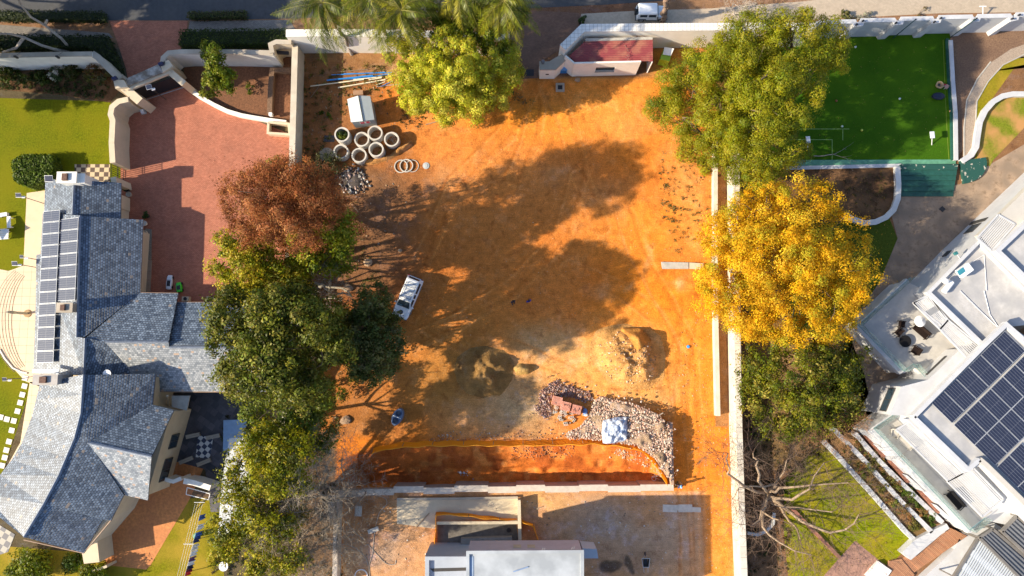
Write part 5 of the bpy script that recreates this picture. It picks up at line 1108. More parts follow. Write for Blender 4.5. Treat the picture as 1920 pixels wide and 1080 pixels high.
# terraced planters, steps
for i, pts in enumerate([[(1545,828),(1570,853),(1640,930),(1700,998),(1716,1013)],[(1562,803),(1620,862),(1690,940),(1748,998)],[(1603,812),(1650,865),(1716,930),(1768,980)]]):
    wall('planter_wall', ['white planter wall nearest the right lawn','white planter wall in the middle of the terraced beds','white planter wall nearest the timber screens'][i], pts, .35, .8-.1*(i == 0)+.2*i, wpl)
o = MB().slab(WL([(1691,1036),(1716,1012),(1746,996),(1775,982),(1781,992),(1765,1002),(1708,1050)], 1.0), .9).build('planter_end_block', wpl); tag(o, 'white angular block at the foot of the terraced planters', 'planter block')
o = MB()
for k in range(9):
    a, b = lerp(Vector((1782,990,0)), Vector((1688,1050,0)), k/9), lerp(Vector((1814,1005,0)), Vector((1712,1075,0)), k/9); a2, b2 = lerp(Vector((1782,990,0)), Vector((1688,1050,0)), (k+1)/9), lerp(Vector((1814,1005,0)), Vector((1712,1075,0)), (k+1)/9)
    z = 1.0-.1*k; o.prism([W(p[0],p[1],z) for p in (a, b, b2, a2)], 0, z)
o = o.build('timber_steps', mat_brick('deck_timber', (.46,.23,.12), (.36,.17,.09), (.12,.06,.04), 3.0, .15, .014, .7, .01, .5, .15, rot=R(42))); tag(o, 'warm brown timber steps between the white blocks at the bottom', 'steps')
o = MB().slab(WL([(1668,1052),(1690,1048),(1715,1078),(1690,1110),(1655,1090)], .3), .28).build('timber_deck', MATS['deck_timber']); tag(o, 'warm brown timber landing at the foot of the steps', 'deck')
o = MB().slab(WL([(1624,1080),(1648,1053),(1672,1070),(1655,1095)], .5), .45).build('white_bench_block', whitem); o.name = 'bench_block'; tag(o, 'white rectangular bench between the pink patio and the timber landing', 'bench')
o = MB().path(WL([(1484,952),(1530,1000),(1575,1046)], .3), .35, 0, .3).build('brick_edging', mat('edge_brick', (.34,.15,.10), .85, .2, 5)); tag(o, 'thin brick edging running diagonally under the bare tree', 'edging')
# ---- court
teal = mat('green_concrete', (.012,.075,.06), .6, .25, 3, .004, 12); teal_l = mat('green_kerb', (.10,.28,.18), .7, .2, 3)
o = MB().slab(WL([(1440,300),(1792,299),(1792,307),(1440,312)], .14), .14).build('court_border', teal_l); tag(o, 'pale green painted border along the bottom edge of the turf court', 'border')
wall('low_wall', 'thin white wall under the green border of the court', [(1475,315),(1690,310)], .3, .25, wpl)
wall('low_wall', 'white wall with a teal face along the side of the turf court', [(1783,75),(1787,150),(1792,212),(1793,300)], .35, .5, wpl)
o = MB().path(WL([(1777,72),(1781,150),(1786,215),(1787,300)], .3), .3, 0, .3).build('court_side_board', teal); tag(o, 'teal board on the inner side of the white court wall', 'board')
peel = mat('peeling_green_paint', (.018,.12,.095), .6, .2, 3, var2=0); 
_m, _nt, _b = new_mat('peeling_paint'); _N, _L = _nt.nodes, _nt.links
_g = _N.new('ShaderNodeNewGeometry'); _n = _N.new('ShaderNodeTexNoise'); _n.inputs['Scale'].default_value = 2.2; _n.inputs['Detail'].default_value = 6; _L.new(_g.outputs['Position'], _n.inputs['Vector'])
_r = _N.new('ShaderNodeValToRGB'); _r.color_ramp.elements[0].position = .60; _r.color_ramp.elements[0].color = (.011,.07,.056,1); _r.color_ramp.elements[1].position = .63; _r.color_ramp.elements[1].color = (.45,.42,.36,1)
_L.new(_n.outputs['Fac'], _r.inputs['Fac']); _L.new(_r.outputs[0], _b.inputs['Base Color']); _b.inputs['Roughness'].default_value = .7
t = thing('court_steps', 'wide dark green painted steps leading from the turf court to the plaza', 'steps', W(1740,340)); n = 6
for k in range(n):
    y0 = 308+k*10; z = .55-.09*k
    MB().prism(WL([(1689,y0),(1796-k*1.6,y0),(1795-k*1.6,y0+10.2),(1688.5,y0+10.2)], z), 0, z).build('step', MATS['peeling_paint'] if k == 0 else teal, t)
P = [W(1797,303,0)]+[W(1797+50*math.cos(a), 308+38*math.sin(a), 0) for a in [R(d) for d in range(-18, 92, 10)]]
MB().prism(P, 0, .32).build('round_landing', MATS['peeling_paint'], t)
wall('planter_wall', 'pale curved kerb round the dark mulched bed below the steps', [(1683,312),(1685,345),(1684,372),(1676,393),(1662,407),(1642,416),(1622,418),(1600,411),(1582,402)], .5, .5, plaster_g)
wall('curved_wall', 'white curved seat wall in the garden beside the court', [(1925,176),(1900,176),(1880,180),(1863,190),(1848,207),(1838,228),(1834,252),(1831,275),(1822,290),(1804,302)], .5, .5, wpl)
for i, pts in enumerate([[(1857,116),(1832,148),(1812,188),(1807,240),(1807,295)],[(1932,96),(1880,122),(1852,153),(1831,190),(1828,240)]]):
    o = MB().path(WL(pts), .12, 0, .08).build('path_edging', concrete); tag(o, ['thin stone edging on the court side of the curved gravel path','thin stone edging on the garden side of the curved gravel path'][i], 'edging')
o = MB().box(W(1767,392,.03), (.5,.5,.06), R(45)).build('drain_cover', blackm); tag(o, 'small black square drain cover turned on its corner in the mottled plaza', 'drain')
for i, (x, y) in enumerate([(1748,253),(1515,262)]):
    c = W(x, y, 1.4); b = W(x-1, y+19, 0); t = thing('court_floodlight', ['white floodlight on a pole in the lower right of the turf court','white floodlight on a pole beside the conifer at the court edge'][i], 'floodlight', b, 0, 'floodlights over the court')
    MB().tube([b, c], .05, 8).build('pole', whitem, t); MB().box(c, (.45,.75,.12), .05).build('lamp_head', mat('lamp_glass', (.6,.65,.72), .3), t)
lp = MB(); 
for pts in ([(1560,300),(1560,262),(1480,262)],): lp.path(WL(pts), .07, .034, .042)
lp.path(WL([(1500,242),(1592,242)]), .07, .034, .042); lp.path(WL([(1580,243),(1580,263)]), .07, .034, .042)
o = lp.build('court_markings', mat('white_line', (.22,.34,.10), .8)); kind(o, 'structure')
o = MB().path(WL([(1768,75),(1772,180),(1776,260),(1779,300)]), .06, .034, .042).build('court_markings', mat('yellow_line', (.16,.22,.02), .8)); kind(o, 'structure')
for i, (x, y, c_) in enumerate([(1604,88,(.7,.75,.75)),(1779,138,(.7,.75,.75)),(1568,189,(.4,.12,.05)),(1616,244,(.6,.62,.1)),(1687,185,(.6,.7,.7)),(1579,237,(.6,.7,.6)),(1782,208,(.6,.3,.2))]):
    o = MB().ball(W(x,y,.12), .13, 12, 8).build('ball', mat('ball_%d' % i, c_, .5), smooth=True); tag(o, ['white ball near the conifer at the top of the court','white ball by the teal side board of the court','small brown ball in the shade near the conifer','yellow ball near the lower court line','tiny white ball in the middle of the court','pale green ball by the corner of the lower court lines','pinkish ball against the lower end of the side board'][i], 'ball', 'balls on the turf court')
t = thing('wheelbarrow_bag', 'dark navy padded bag lying near the edge of the turf court', 'bag', W(1760,180)); t.name = 'padded_bag'; c = W(1760,180,.3)
MB().ball((c.x,c.y,.25), .7, 14, 8, (1.05,.62,.36)).build('bag_body', mat('navy_nylon', (.008,.014,.04), .6, .3, 4), t, smooth=True); MB().tube([c+Vector((-.7,.1,.1)), c+Vector((-.9,-.1,.1)), c+Vector((-.7,-.3,.1))], .04, 6).build('strap', blackm, t)
t = thing('woven_basket', 'round tan woven basket with a red scarf beside the navy bag', 'basket', W(1759,161)); c = W(1759,161,0)
MB().lathe(c, [(.30,0),(.42,.3),(.44,.34),(.30,.34),(.22,.1)], 16).build('weave', mat('wicker_tan', (.46,.30,.16), .8, .3, 9), t); MB().lathe(c+Vector((-.12,-.02,.35)), [(.14,0),(.13,.03)], 10).build('opening', blackm, t)
MB().box(c+Vector((.5,0,.25)), (.4,.18,.12), .3).build('scarf', mat('red_cloth', (.5,.03,.06), .8), t)
t = thing('garden_stool', 'small pinkish folding stool beside the tan basket', 'stool', W(1771,165)); c = W(1771,165); MB().box(c+Vector((0,0,.42)), (.5,.36,.05), R(50)).build('seat', mat('pink_wood', (.4,.22,.18), .7), t)
for a in (0,1,2,3): MB().box(c+Vector((.2*math.cos(R(50+90*a)), .2*math.sin(R(50+90*a)),.2)), (.04,.04,.42), R(50)).build('leg', whitem, t)
# ---- zig-zag white street wall with dark sensor posts
zz = [(1525,48),(1538,41),(1602,40),(1604,46),(1615,45),(1617,38),(1676,37),(1680,43),(1690,42),(1692,35),(1747,34),(1750,40),(1760,39),(1763,32),(1821,31),(1824,37),(1834,36),(1836,30),(1893,29),(1897,36),(1906,34),(1908,27),(1960,26),(2060,22)]
wall('boundary_wall', 'stepped white street wall with pillars above the turf court', zz, .35, 3.6, wpl, ov=.06)
for i, (x, y) in enumerate([(1618,39),(1606,46),(1680,43),(1752,41),(1764,34),(1827,37),(1898,35),(1911,28)]):
    c = W(x,y,3.75); t = thing('beam_sensor', f'{ORD[i]} small dark sensor from the conifer end of the stepped white wall', 'sensor', (c.x,c.y,3.6), 0, 'sensors on the stepped white wall'); MB().box(c, (.16,.14,.32)).build('housing', blackm, t); MB().box(c+Vector((.18,-.08,.05)), (.25,.03,.03), -.4).build('bracket', blackm, t)
for i, (a, b) in enumerate([((1674,72),(1718,36)),((1782,70),(1817,44))]):
    P0 = W(a[0],a[1],0); P1 = W(b[0],b[1],4.4); t = thing('net_post', ['dark tall net post at the middle of the court top edge','dark tall net post at the top right corner of the court'][i], 'post', P0, 0, 'dark net posts along the court'); MB().tube([P0, Vector((P0.x,P0.y,4.4))], .05, 8).build('pole', mat('dark_teal', (.01,.05,.06), .5), t)
    MB().lathe((P0.x,P0.y,4.4), [(.08,0),(.08,.1)], 8).build('cap', blackm, t)
for i, (a, b) in enumerate([((1817,44),(1817,62)),]): pass
t = thing('street_lamp', 'white T-shaped street light outside the stepped white wall', 'street lamp', W(1844,36)); b = W(1843,35); b2 = W(1843,12,1.2); MB().tube([b, b2], .07, 8).build('pole', whitem, t); MB().box(b2, (.75,.10,.10)).build('crossarm', whitem, t)
# thin cables of the net strung over the garden
for i, (a, b) in enumerate([((1790,225),(2000,190)),((1787,168),(1850,150)),((1818,62),(1826,330))]):
    pass
# ---- long right boundary wall and low inner wall
rw = mat('sunlit_wall', (.62,.56,.47), .8, .12, 1.2, .008, 9, var2=.6, scale2=.7, tint=(.50,.42,.33)); rwc = mat_brick('wall_coping_slabs', (.66,.61,.53), (.58,.53,.45), (.30,.26,.21), 1.1, 1.1, .02, .8, .004, 0, .14)
wall('boundary_wall', 'long pale wall along the right side of the building plot', [(1380,240),(1381,330),(1382,480),(1383,640),(1386,800),(1391,960),(1396,1090),(1400,1160)], .6, 2.4, rw, capm=rwc, ov=.03)
wall('low_wall', 'narrow pale inner wall parallel to the right boundary wall', [(1342,240),(1342,400),(1342,520),(1344,640),(1347,780)], .4, .9, rw, ov=.02)
o = MB().slab(WL([(1240,491),(1291,492),(1291,504),(1242,504)], .18), .16).build('concrete_slab', concrete); tag(o, 'pale concrete slab lying in the dirt left of the yellow tree', 'concrete slab', 'two slabs by the yellow tree')
o = MB().slab(WL([(1293,492),(1319,494),(1319,505),(1293,504)], .2), .16).build('concrete_slab', plaster_c); tag(o, 'shorter warm-toned slab touching the yellow tree', 'concrete slab', 'two slabs by the yellow tree')
o = MB().path(WL([(1402,1000),(1420,1003),(1438,996),(1450,982),(1452,962)], .4), .3, 0, .4).build('curved_kerb', plaster_g); tag(o, 'thin grey curved kerb under the bare tree', 'kerb')
# ================================================================ THE BUILDING PLOT
# upper white walls
wall('boundary_wall', 'white wall under the palms at the upper left of the plot', [(536,62),(640,61),(740,62),(880,66),(955,70)], .75, 4.2, plaster_w, ov=.03)
wall('boundary_wall', 'high white wall with tiled coping behind the red-roofed gatehouse', [(1055,89),(1093,52),(1200,51),(1330,50),(1420,49),(1530,49)], .8, 4.2, plaster_w, capm=mat_brick('white_coping_tiles', (.78,.76,.72), (.70,.68,.64), (.38,.36,.33), .42, .42, .02, .6, .004, 0, .1), ov=.03)
gh = thing('gatehouse', 'small white gatehouse with a red corrugated roof and one dark window', 'gatehouse', W(1140,130))
redm, _nt, _b = new_mat('red_corrugated'); _N, _L = _nt.nodes, _nt.links
_uv = _N.new('ShaderNodeUVMap'); _wv = _N.new('ShaderNodeTexWave'); _wv.bands_direction = 'Y'; _wv.inputs['Scale'].default_value = 1.6; _L.new(_uv.outputs[0], _wv.inputs['Vector'])
_bp = _N.new('ShaderNodeBump'); _bp.inputs['Distance'].default_value = .05; _L.new(_wv.outputs['Fac'], _bp.inputs['Height']); _L.new(_bp.outputs[0], _b.inputs['Normal'])
_no = _N.new('ShaderNodeTexNoise'); _no.inputs['Scale'].default_value = .9; _no.inputs['Detail'].default_value = 7; _g = _N.new('ShaderNodeNewGeometry'); _L.new(_g.outputs['Position'], _no.inputs['Vector'])
_cr = _N.new('ShaderNodeValToRGB'); _cr.color_ramp.elements[0].position = .45; _cr.color_ramp.elements[0].color = (.29,.055,.06,1); _cr.color_ramp.elements[1].position = .72; _cr.color_ramp.elements[1].color = (.42,.17,.11,1)
_L.new(_no.outputs['Fac'], _cr.inputs['Fac']); _L.new(_cr.outputs[0], _b.inputs['Base Color']); _b.inputs['Roughness'].default_value = .6
MB().slab([W(*p) for p in ((1098,76,3.2),(1224,73,3.2),(1224,115,2.9),(1080,116,2.9),(1067,105,2.95))], .08).build('roof', redm, gh)
MB().path([W(*p) for p in ((1098,74,3.35),(1224,71,3.35))], .3, 3.1, 3.3).build('roof_gutter', concrete, gh)
fw = MB(); fp = WL([(1060,104),(1077,118),(1130,117),(1202,115)], 3.45)
fw.path(fp[:2], .18, 0, 3.45); fw.build('angled_wall', plaster_w, gh)
a, b = fp[1], fp[3]; d = (b-a); L_ = d.length; d.normalize(); nrm = Vector((-d.y, d.x, 0))
def wallpiece(u0, u1, z0, z1, nm='wall', m=plaster_w, off=0, th=.18):
    c = a+d*((u0+u1)/2*L_)+nrm*off; return MB().box((c.x, c.y, (z0+z1)/2), ((u1-u0)*L_, th, z1-z0), math.atan2(d.y, d.x)).build(nm, m, gh)
wallpiece(0,.345,0,3.45); wallpiece(.345,.64,0,1.1); wallpiece(.345,.64,2.3,3.45); wallpiece(.64,1,0,3.45)
wo = wallpiece(.345,.64,1.1,2.3,'window',glassm,.1,.03); wallpiece(.34,.645,1.05,1.12,'window_sill',concrete,-.06,.16)
cc = MB(); P = WL([(1224,73),(1224,115)], 3.1); cc.path(P, .12, 0, 2.75); cc.build('end_wall', plaster_w, gh)
c = W(1223,116,2.9); MB().tube([c, Vector((c.x,c.y,0))], .05, 6).build('downpipe', whitem, gh)
wr = MB(); g0 = np.random.default_rng(3); 
for k in range(14): p_ = np.array(W(1177+g0.uniform(-4,4), 88+k*2.1, 3.15)); wr.tube([p_, p_+np.array([g0.uniform(-.3,.3), g0.uniform(-.3,.3), .08])], .02, 4)
o = wr.build('dry_branch', twigm); tag(o, 'dry palm frond lying on the red corrugated roof', 'branch')
t = thing('gate_pillar', 'thick brown-topped gate pillar with an intercom on its white face', 'pillar', W(1035,135)); MB().prism(WL([(1012,116),(1030,116),(1057,101),(1060,113),(1042,130),(1013,130)], 2.6), 0, 2.55).build('pillar_body', plaster_w, t)
MB().prism(WL([(1011,115),(1030,115),(1057,99),(1061,113),(1042,131),(1012,131)], 2.68), 2.55, 2.68).build('coping', plaster_d, t)
MB().box(W(1026,139,1.3)+Vector((0,-.02,0)), (.35,.08,.18)).build('intercom', darkm, t); MB().lathe(W(1018,117,2.68), [(.18,0),(.2,.3),(.12,.36)], 12).build('camera_dome', mat('dome', (.12,.12,.14), .2), t)
t = thing('blue_box', 'blue plastic box in the nook between the pillar and the gatehouse', 'box', W(1056,134)); c = W(1056,134); MB().box(c+Vector((0,0,.4)), (.7,.45,.8)).build('body', mat('blue_plastic', (.03,.18,.45), .5), t); MB().box(c+Vector((0,0,.83)), (.76,.5,.08), 0, .15).build('lid', mat('blue_lid', (.12,.32,.6), .5), t)
t = thing('drain_grate', 'long black drain grate across the dusty entrance', 'drain', W(980,136)); MB().slab(WL([(950,131),(1001,130),(1001,142),(950,143)], .05), .05).build('tray', blackm, t)
gr = MB(); [gr.path([W(950+k*2.6,131,.06), W(950+k*2.6,142,.06)], .03, .05, .075) for k in range(20)]; gr.build('bars', darkm, t)
t = thing('inspection_chamber', 'square concrete manhole frame with a dark opening in the dirt below the gatehouse', 'manhole', W(1050,165)); c = W(1050,165); mb = MB(); mb.path([c+Vector(v) for v in ((-.38,-.38,0),(.38,-.38,0),(.38,.38,0),(-.38,.38,0))], .22, 0, .28, True); mb.build('frame', plaster_d, t); MB().box(c+Vector((0,0,.1)), (.6,.6,.04)).build('opening', blackm, t)
def rock(name, label, px, py, r, m, seed, cat='rock', group=None, sq=.6, z=0):
    g = np.random.default_rng(seed); mb = MB().ball((0,0,0), r, 9, 6, (1,.8,sq)); c = W(px, py, z)+Vector((0,0,r*sq*.55))
    mb.v = [Vector((p.x*g.uniform(.8,1.2), p.y*g.uniform(.8,1.2), p.z*g.uniform(.85,1.15)))+c for p in mb.v]
    return tag(mb.build(name, m), label, cat, group)
rk = mat('rock_tan', (.40,.27,.17), .9, .25, 4, .03, 12); rkd = mat('rock_brown', (.30,.20,.13), .9, .25, 4, .03, 12)
rock('boulder', 'pale rock against the foot of the gatehouse wall', 1083,150,.35,rk,1)
rock('boulder', 'pale boulder in the dirt below the rubbish heap', 690,492,.55,rk,2)
rock('boulder', 'large flat rock under the edge of the leaning dark green tree', 653,541,.55,rkd,3)
rock('boulder', 'long brown slab of rock near the left end of the orange netting', 648,788,.6,rkd,4, sq=.35)
rock('boulder', 'small pale rock in the dirt left of the parked car', 750,470,.25,rk,5)
# green and white crate beside the gatehouse
t = thing('skip_bin', 'lime-green bin with a white lid half hidden by the conifer', 'bin', W(1248,110)); P = WL([(1246,89),(1262,92),(1256,114),(1238,110)], 1.6); MB().prism([Vector((p.x,p.y)) for p in P], 0, 1.5).build('bin_body', mat('lime_plastic', (.28,.45,.02), .5), t); MB().slab(WL([(1246,88),(1264,91),(1258,104),(1243,102)], 1.62), .1).build('lid', whitem, t)
# shed
sh = thing('portable_shed', 'small grey gabled site shed with a red and white sign', 'shed', W(680,212)); grn = mat('shed_sheet', (.47,.52,.53), .55, .06, 2, .003, 10)
e = [W(651,186,2.2), W(672,179,2.55), W(694,180,2.2), W(702,224,2.2), W(681,227,2.55), W(658,229,2.2)]
MB().slab([e[0],e[1],e[4],e[5]], .05).build('roof', grn, sh); MB().slab([e[1],e[2],e[3],e[4]], .05).build('roof', grn, sh)
MB().path([e[1]+Vector((0,0,.03)), e[4]+Vector((0,0,.03))], .08, 2.5, 2.6).build('ridge_cap', darkm, sh)
fp_ = inset([e[0],e[2],e[3],e[5]], .06); MB().prism(fp_, 0, 2.12).build('wall', mat('shed_wall', (.26,.30,.32), .6, .1, 2), sh)
s0, s1 = Vector((e[5].x, e[5].y, 0)), Vector((e[3].x, e[3].y, 0)); dd = (s1-s0).normalized(); nn = Vector((dd.y, -dd.x, 0)); W_ = (s1-s0).length
mb = MB(); mb.add([s0+dd*.06-nn*.05+Vector((0,0,2.1)), s1-dd*.06-nn*.05+Vector((0,0,2.1)), (s0+s1)/2-nn*.05+Vector((0,0,2.48))], [(0,1,2)]); mb.build('gable', MATS['shed_wall'], sh)
def srect(u0, u1, z0, z1, nm, m, o_=.02): mb = MB(); mb.add([s0+dd*(W_*u0)+nn*o_+Vector((0,0,z0)), s0+dd*(W_*u1)+nn*o_+Vector((0,0,z0)), s0+dd*(W_*u1)+nn*o_+Vector((0,0,z1)), s0+dd*(W_*u0)+nn*o_+Vector((0,0,z1))], [(0,1,2,3)]); return mb.build(nm, m, sh)
sg = srect(.33,.78,1.35,1.95,'sign',mat('sign_white',(.75,.72,.70),.6)); srect(.36,.53,1.4,1.9,'sign_panel',mat('sign_red',(.5,.03,.07),.6),.035); srect(.60,.75,1.4,1.9,'sign_panel',MATS['sign_red'],.035)
o = MB().box(W(672,175,.25), (1.1,.5,.5), .05).build('step_block', mat('brown_block', (.34,.20,.12), .9)); tag(o, 'brown timber block against the upper end of the grey shed', 'block')
# concrete rings
rg = mat('ring_concrete', (.52,.49,.44), .85, .14, 2.2, .01, 12)
rings = [(641,252,1.5,'standing ring filled with a green plant'),(639,284,1.0,'low ring on the left with rubble inside'),(673,291,1.0,'ring at the bottom of the cluster, nearest the rubbish heap'),(678,261,1.1,'ring in the middle of the cluster, below the shed'),(703,249,1.2,'ring directly below the shed on the right'),(705,280,1.3,'ring at the lower right with yellow weeds inside'),(734,261,1.1,'rightmost standing ring with grey sticks inside')]
first = None
for i, (x, y, h, l) in enumerate(rings):
    c = W(x, y, h); c.z = 0; t = thing('concrete_ring', 'grey concrete '+l, 'concrete ring', c, 0, 'concrete pipe rings standing below the shed')
    MB().ring(c, .68, .84, 0, h, 28).build('ring_body', rg, t, smooth=False)
    fl = MB().lathe(c, [(.68,.04),(.1,.09),(.01,.1)], 20, False, True).build('soil', mat('ring_soil', (.26,.13,.06), .95, .5, 4, .05, 12), t)
    if i == 0: V, F, H = crown_mesh([(np.array((c.x,c.y,1.2)), .6)], 800, .11, [(.06,.10,.015),(.16,.18,.02),(.04,.07,.012)], 800, clump=.3, per_clump=40); mesh_arrays('plant', V, F, H, leafm, t)
    if i == 5: V, F, H = crown_mesh([(np.array((c.x+.2,c.y-.1,.3)), .3)], 120, .1, [(.24,.22,.03)], 801, clump=.15, per_clump=20); mesh_arrays('weed', V, F, H, leafm, t)
    if i == 6:
        mb = MB(); g0 = np.random.default_rng(9)
        for k in range(16): p_ = np.array(c)+g0.uniform(-.45,.45,3)*[1,1,0]+[0,0,.2]; mb.tube([p_, p_+g0.uniform(-.5,.5,3)*[1,1,.3]], .025, 4)
        mb.build('stick', mat('grey_stick', (.40,.38,.34), .9), t)
c = W(612,290,.25); c.z = 0; o = MB().lathe(c, [(.85,0),(.85,.14),(.1,.16),(.05,.2)], 24).build('concrete_disc', mat('old_concrete', (.27,.23,.18), .9, .35, 3, .01, 10)); tag(o, 'old round concrete lid lying left of the ring cluster', 'concrete disc')
for i, (x, y, s_) in enumerate([(752,312,.0),(762,311,.09),(773,311,.0)]):
    c = W(x, y, .1); c.z = s_; t = thing('pipe_hoop', ['grey hoop leaning leftmost of the three thin hoops','grey hoop in the middle of the three thin hoops','thin grey hoop rightmost of the three'][i], 'hoop', c, 0, 'three thin hoops in the dirt')
    MB().ring(c, .66-.0*i, .76-.04*(i == 2), .0, .18-.04*i, 32).build('hoop_body', rg, t)
c = W(799,311); o = MB().lathe(c, [(.38,0),(.38,.1),(.2,.12),(.18,.15),(.02,.15)], 20).build('manhole_cover', mat('pale_grey_lid', (.42,.44,.44), .6, .1, 3)); tag(o, 'small round pale grey cover right of the thin hoops', 'cover')
o = MB().slab(WL([(608,254),(627,254),(627,266),(606,266)],.06),.05).build('rubber_mat', mat('dark_mat', (.05,.05,.055), .8)); tag(o, 'dark rectangular mat left of the planted ring', 'mat')
# pipes and poles
bl = mat('blue_pipe', (.02,.22,.62), .4); cp = mat('cream_pipe', (.74,.66,.48), .5)
pp_ = [(622,141,722,136,.06,bl,'blue'),(645,139,735,137,.05,bl,'blue'),(614,152,700,143,.09,bl,'blue'),(618,150,690,147,.07,bl,'blue'),(690,146,735,139,.06,bl,'blue'),(583,163,683,150,.07,cp,'cream'),(634,165,723,150,.08,cp,'cream'),(663,150,717,145,.06,cp,'cream'),(692,151,716,147,.06,cp,'cream'),(706,160,722,154,.06,cp,'cream'),(715,163,738,152,.04,bl,'blue'),(630,136,690,131,.03,twigm,'brown'),(706,163,750,158,.04,steelm,'grey')]
cnt = {}
for i, (x0, y0, x1, y1, r_, m, nm) in enumerate(pp_):
    k = cnt.get(nm, 0); cnt[nm] = k+1; a_, b_ = W(x0,y0,0), W(x1,y1,0); a_.z = b_.z = r_+.02+.05*(i % 3); L2 = (b_-a_).length
    l = f'thin {nm} rod among the pipes above the shed' if nm in ('brown','grey') else f'{ORD[k]} {nm} pipe from the top in the pile above the shed'
    o = MB().tube([a_, b_], r_, 8).build('pipe' if nm in ('blue','cream') else 'rod', m); tag(o, l, 'pipe', 'pipes stacked above the shed')
# rubbish heap, soil berm
def heap(name, label, cat, pts, h, m, seed, hue=None, res=.22, peak=None, sharp=1.0, z0=0, zf=None, rough=1.0):
    """a mound whose outline is given on the ground; height grows from the outline inwards"""
    P = [Vector((p.x, p.y)) for p in WL(pts)]; xs_ = [p.x for p in P]; ys_ = [p.y for p in P]
    X = np.arange(min(xs_)-res, max(xs_)+2*res, res); Y = np.arange(min(ys_)-res, max(ys_)+2*res, res); A, B_ = np.meshgrid(X, Y); d = np.full(A.shape, 1e9); ins = np.zeros(A.shape, bool)
    n = len(P)
    for i in range(n):
        a, b = P[i], P[i-1]; ab = b-a; t = np.clip(((A-a.x)*ab.x+(B_-a.y)*ab.y)/max(1e-9, ab.length_squared), 0, 1)
        d = np.minimum(d, np.hypot(A-a.x-t*ab.x, B_-a.y-t*ab.y))
        with np.errstate(divide='ignore', invalid='ignore'):
            ins ^= ((a.y > B_) != (b.y > B_)) & (A < (b.x-a.x)*(B_-a.y)/(b.y-a.y+1e-12)+a.x)
    d = np.where(ins, d, -d); mx = d.max()
    na_, nb_ = Noise2(seed, 1.1), Noise2(seed+1, .4); f = np.clip(d/mx, -.2, 1)
    if zf is not None: Z = zf(A, B_, d)
    else: Z = h*smooth(np.clip(f, 0, 1)*1.15)**sharp
    Z = Z*(1+rough*(1.0*(na_(A, B_)-.5)+.45*(nb_(A, B_)-.5))) - .35*np.clip(-d/res, 0, 1) + z0 - .04
    V = np.stack([A.ravel(), B_.ravel(), Z.ravel()], 1); ny2, nx2 = A.shape; q = np.arange((ny2-1)*(nx2-1)); r2, c2 = q//(nx2-1), q % (nx2-1); q0_ = r2*nx2+c2
    F = np.stack([q0_, q0_+1, q0_+nx2+1, q0_+nx2], 1); keep = (d.ravel()[F] > -res*1.2).any(1); F = F[keep]
    us, F = np.unique(F, return_inverse=True); F = F.reshape(-1, 4); V = V[us]
    c0 = np.array(hue or (.5,.25,.1)); H = np.tile(c0, (len(V), 1))*(1+.35*(na_(V[:,0]+7, V[:,1])-.5)+.25*(nb_(V[:,0], V[:,1])-.5))[:, None]
    o = mesh_arrays(name, V, F, H, m, origin=(np.mean(xs_), np.mean(ys_), 0)); tag(o, label, cat)
    def zat(x, y): return float(Z[min(ny2-1, max(0, int(round((y-Y[0])/res)))), min(nx2-1, max(0, int(round((x-X[0])/res))))])
    return zat, P
loose = mat_attr('loose_earth', grit=.3)
zbig, _ = heap('dirt_pile', 'biggest pale orange mound of excavated earth in the lower middle of the plot', 'dirt pile', [(1108,622),(1130,606),(1168,600),(1204,606),(1240,628),(1250,670),(1246,712),(1222,738),(1168,742),(1126,716),(1104,672)], 1.9, loose, 31, (.72,.37,.115), .14, sharp=1.2, rough=.5)
zup, _ = heap('dirt_mound', 'steep orange lump on the right shoulder of the biggest mound', 'dirt pile', [(1166,618),(1200,618),(1216,640),(1214,690),(1196,690),(1176,650)], 1.0, loose, 33, (.68,.31,.07), .14, z0=.75, sharp=1.0, rough=.7)
heap('sand_pile', 'round olive-brown sand pile with a dip on top', 'sand pile', [(846,692),(856,668),(880,650),(915,644),(948,654),(968,680),(962,712),(940,744),(906,752),(872,742),(852,718)], 1.5, loose, 35, (.36,.20,.065), .14, sharp=.8, rough=.7)
heap('sand_pile', 'small olive sand pile just right of the round one', 'sand pile', [(960,688),(975,680),(995,683),(1003,694),(990,703),(968,704)], .7, loose, 37, (.50,.30,.09), .15)
heap('dirt_berm', 'low curving bank of loose soil below the ring cluster', 'dirt pile', [(676,300),(690,298),(730,290),(750,272),(772,262),(778,270),(760,285),(735,300),(700,310),(680,309)], .55, loose, 39, (.55,.27,.09), .15)
heap('ash_heap', 'burnt rubbish heap with grey and pink scraps left of centre', 'rubbish heap', [(628,330),(650,315),(675,318),(690,340),(680,358),(655,362),(632,350)], .4, loose, 41, (.12,.10,.09), .15)
g = np.random.default_rng(77)
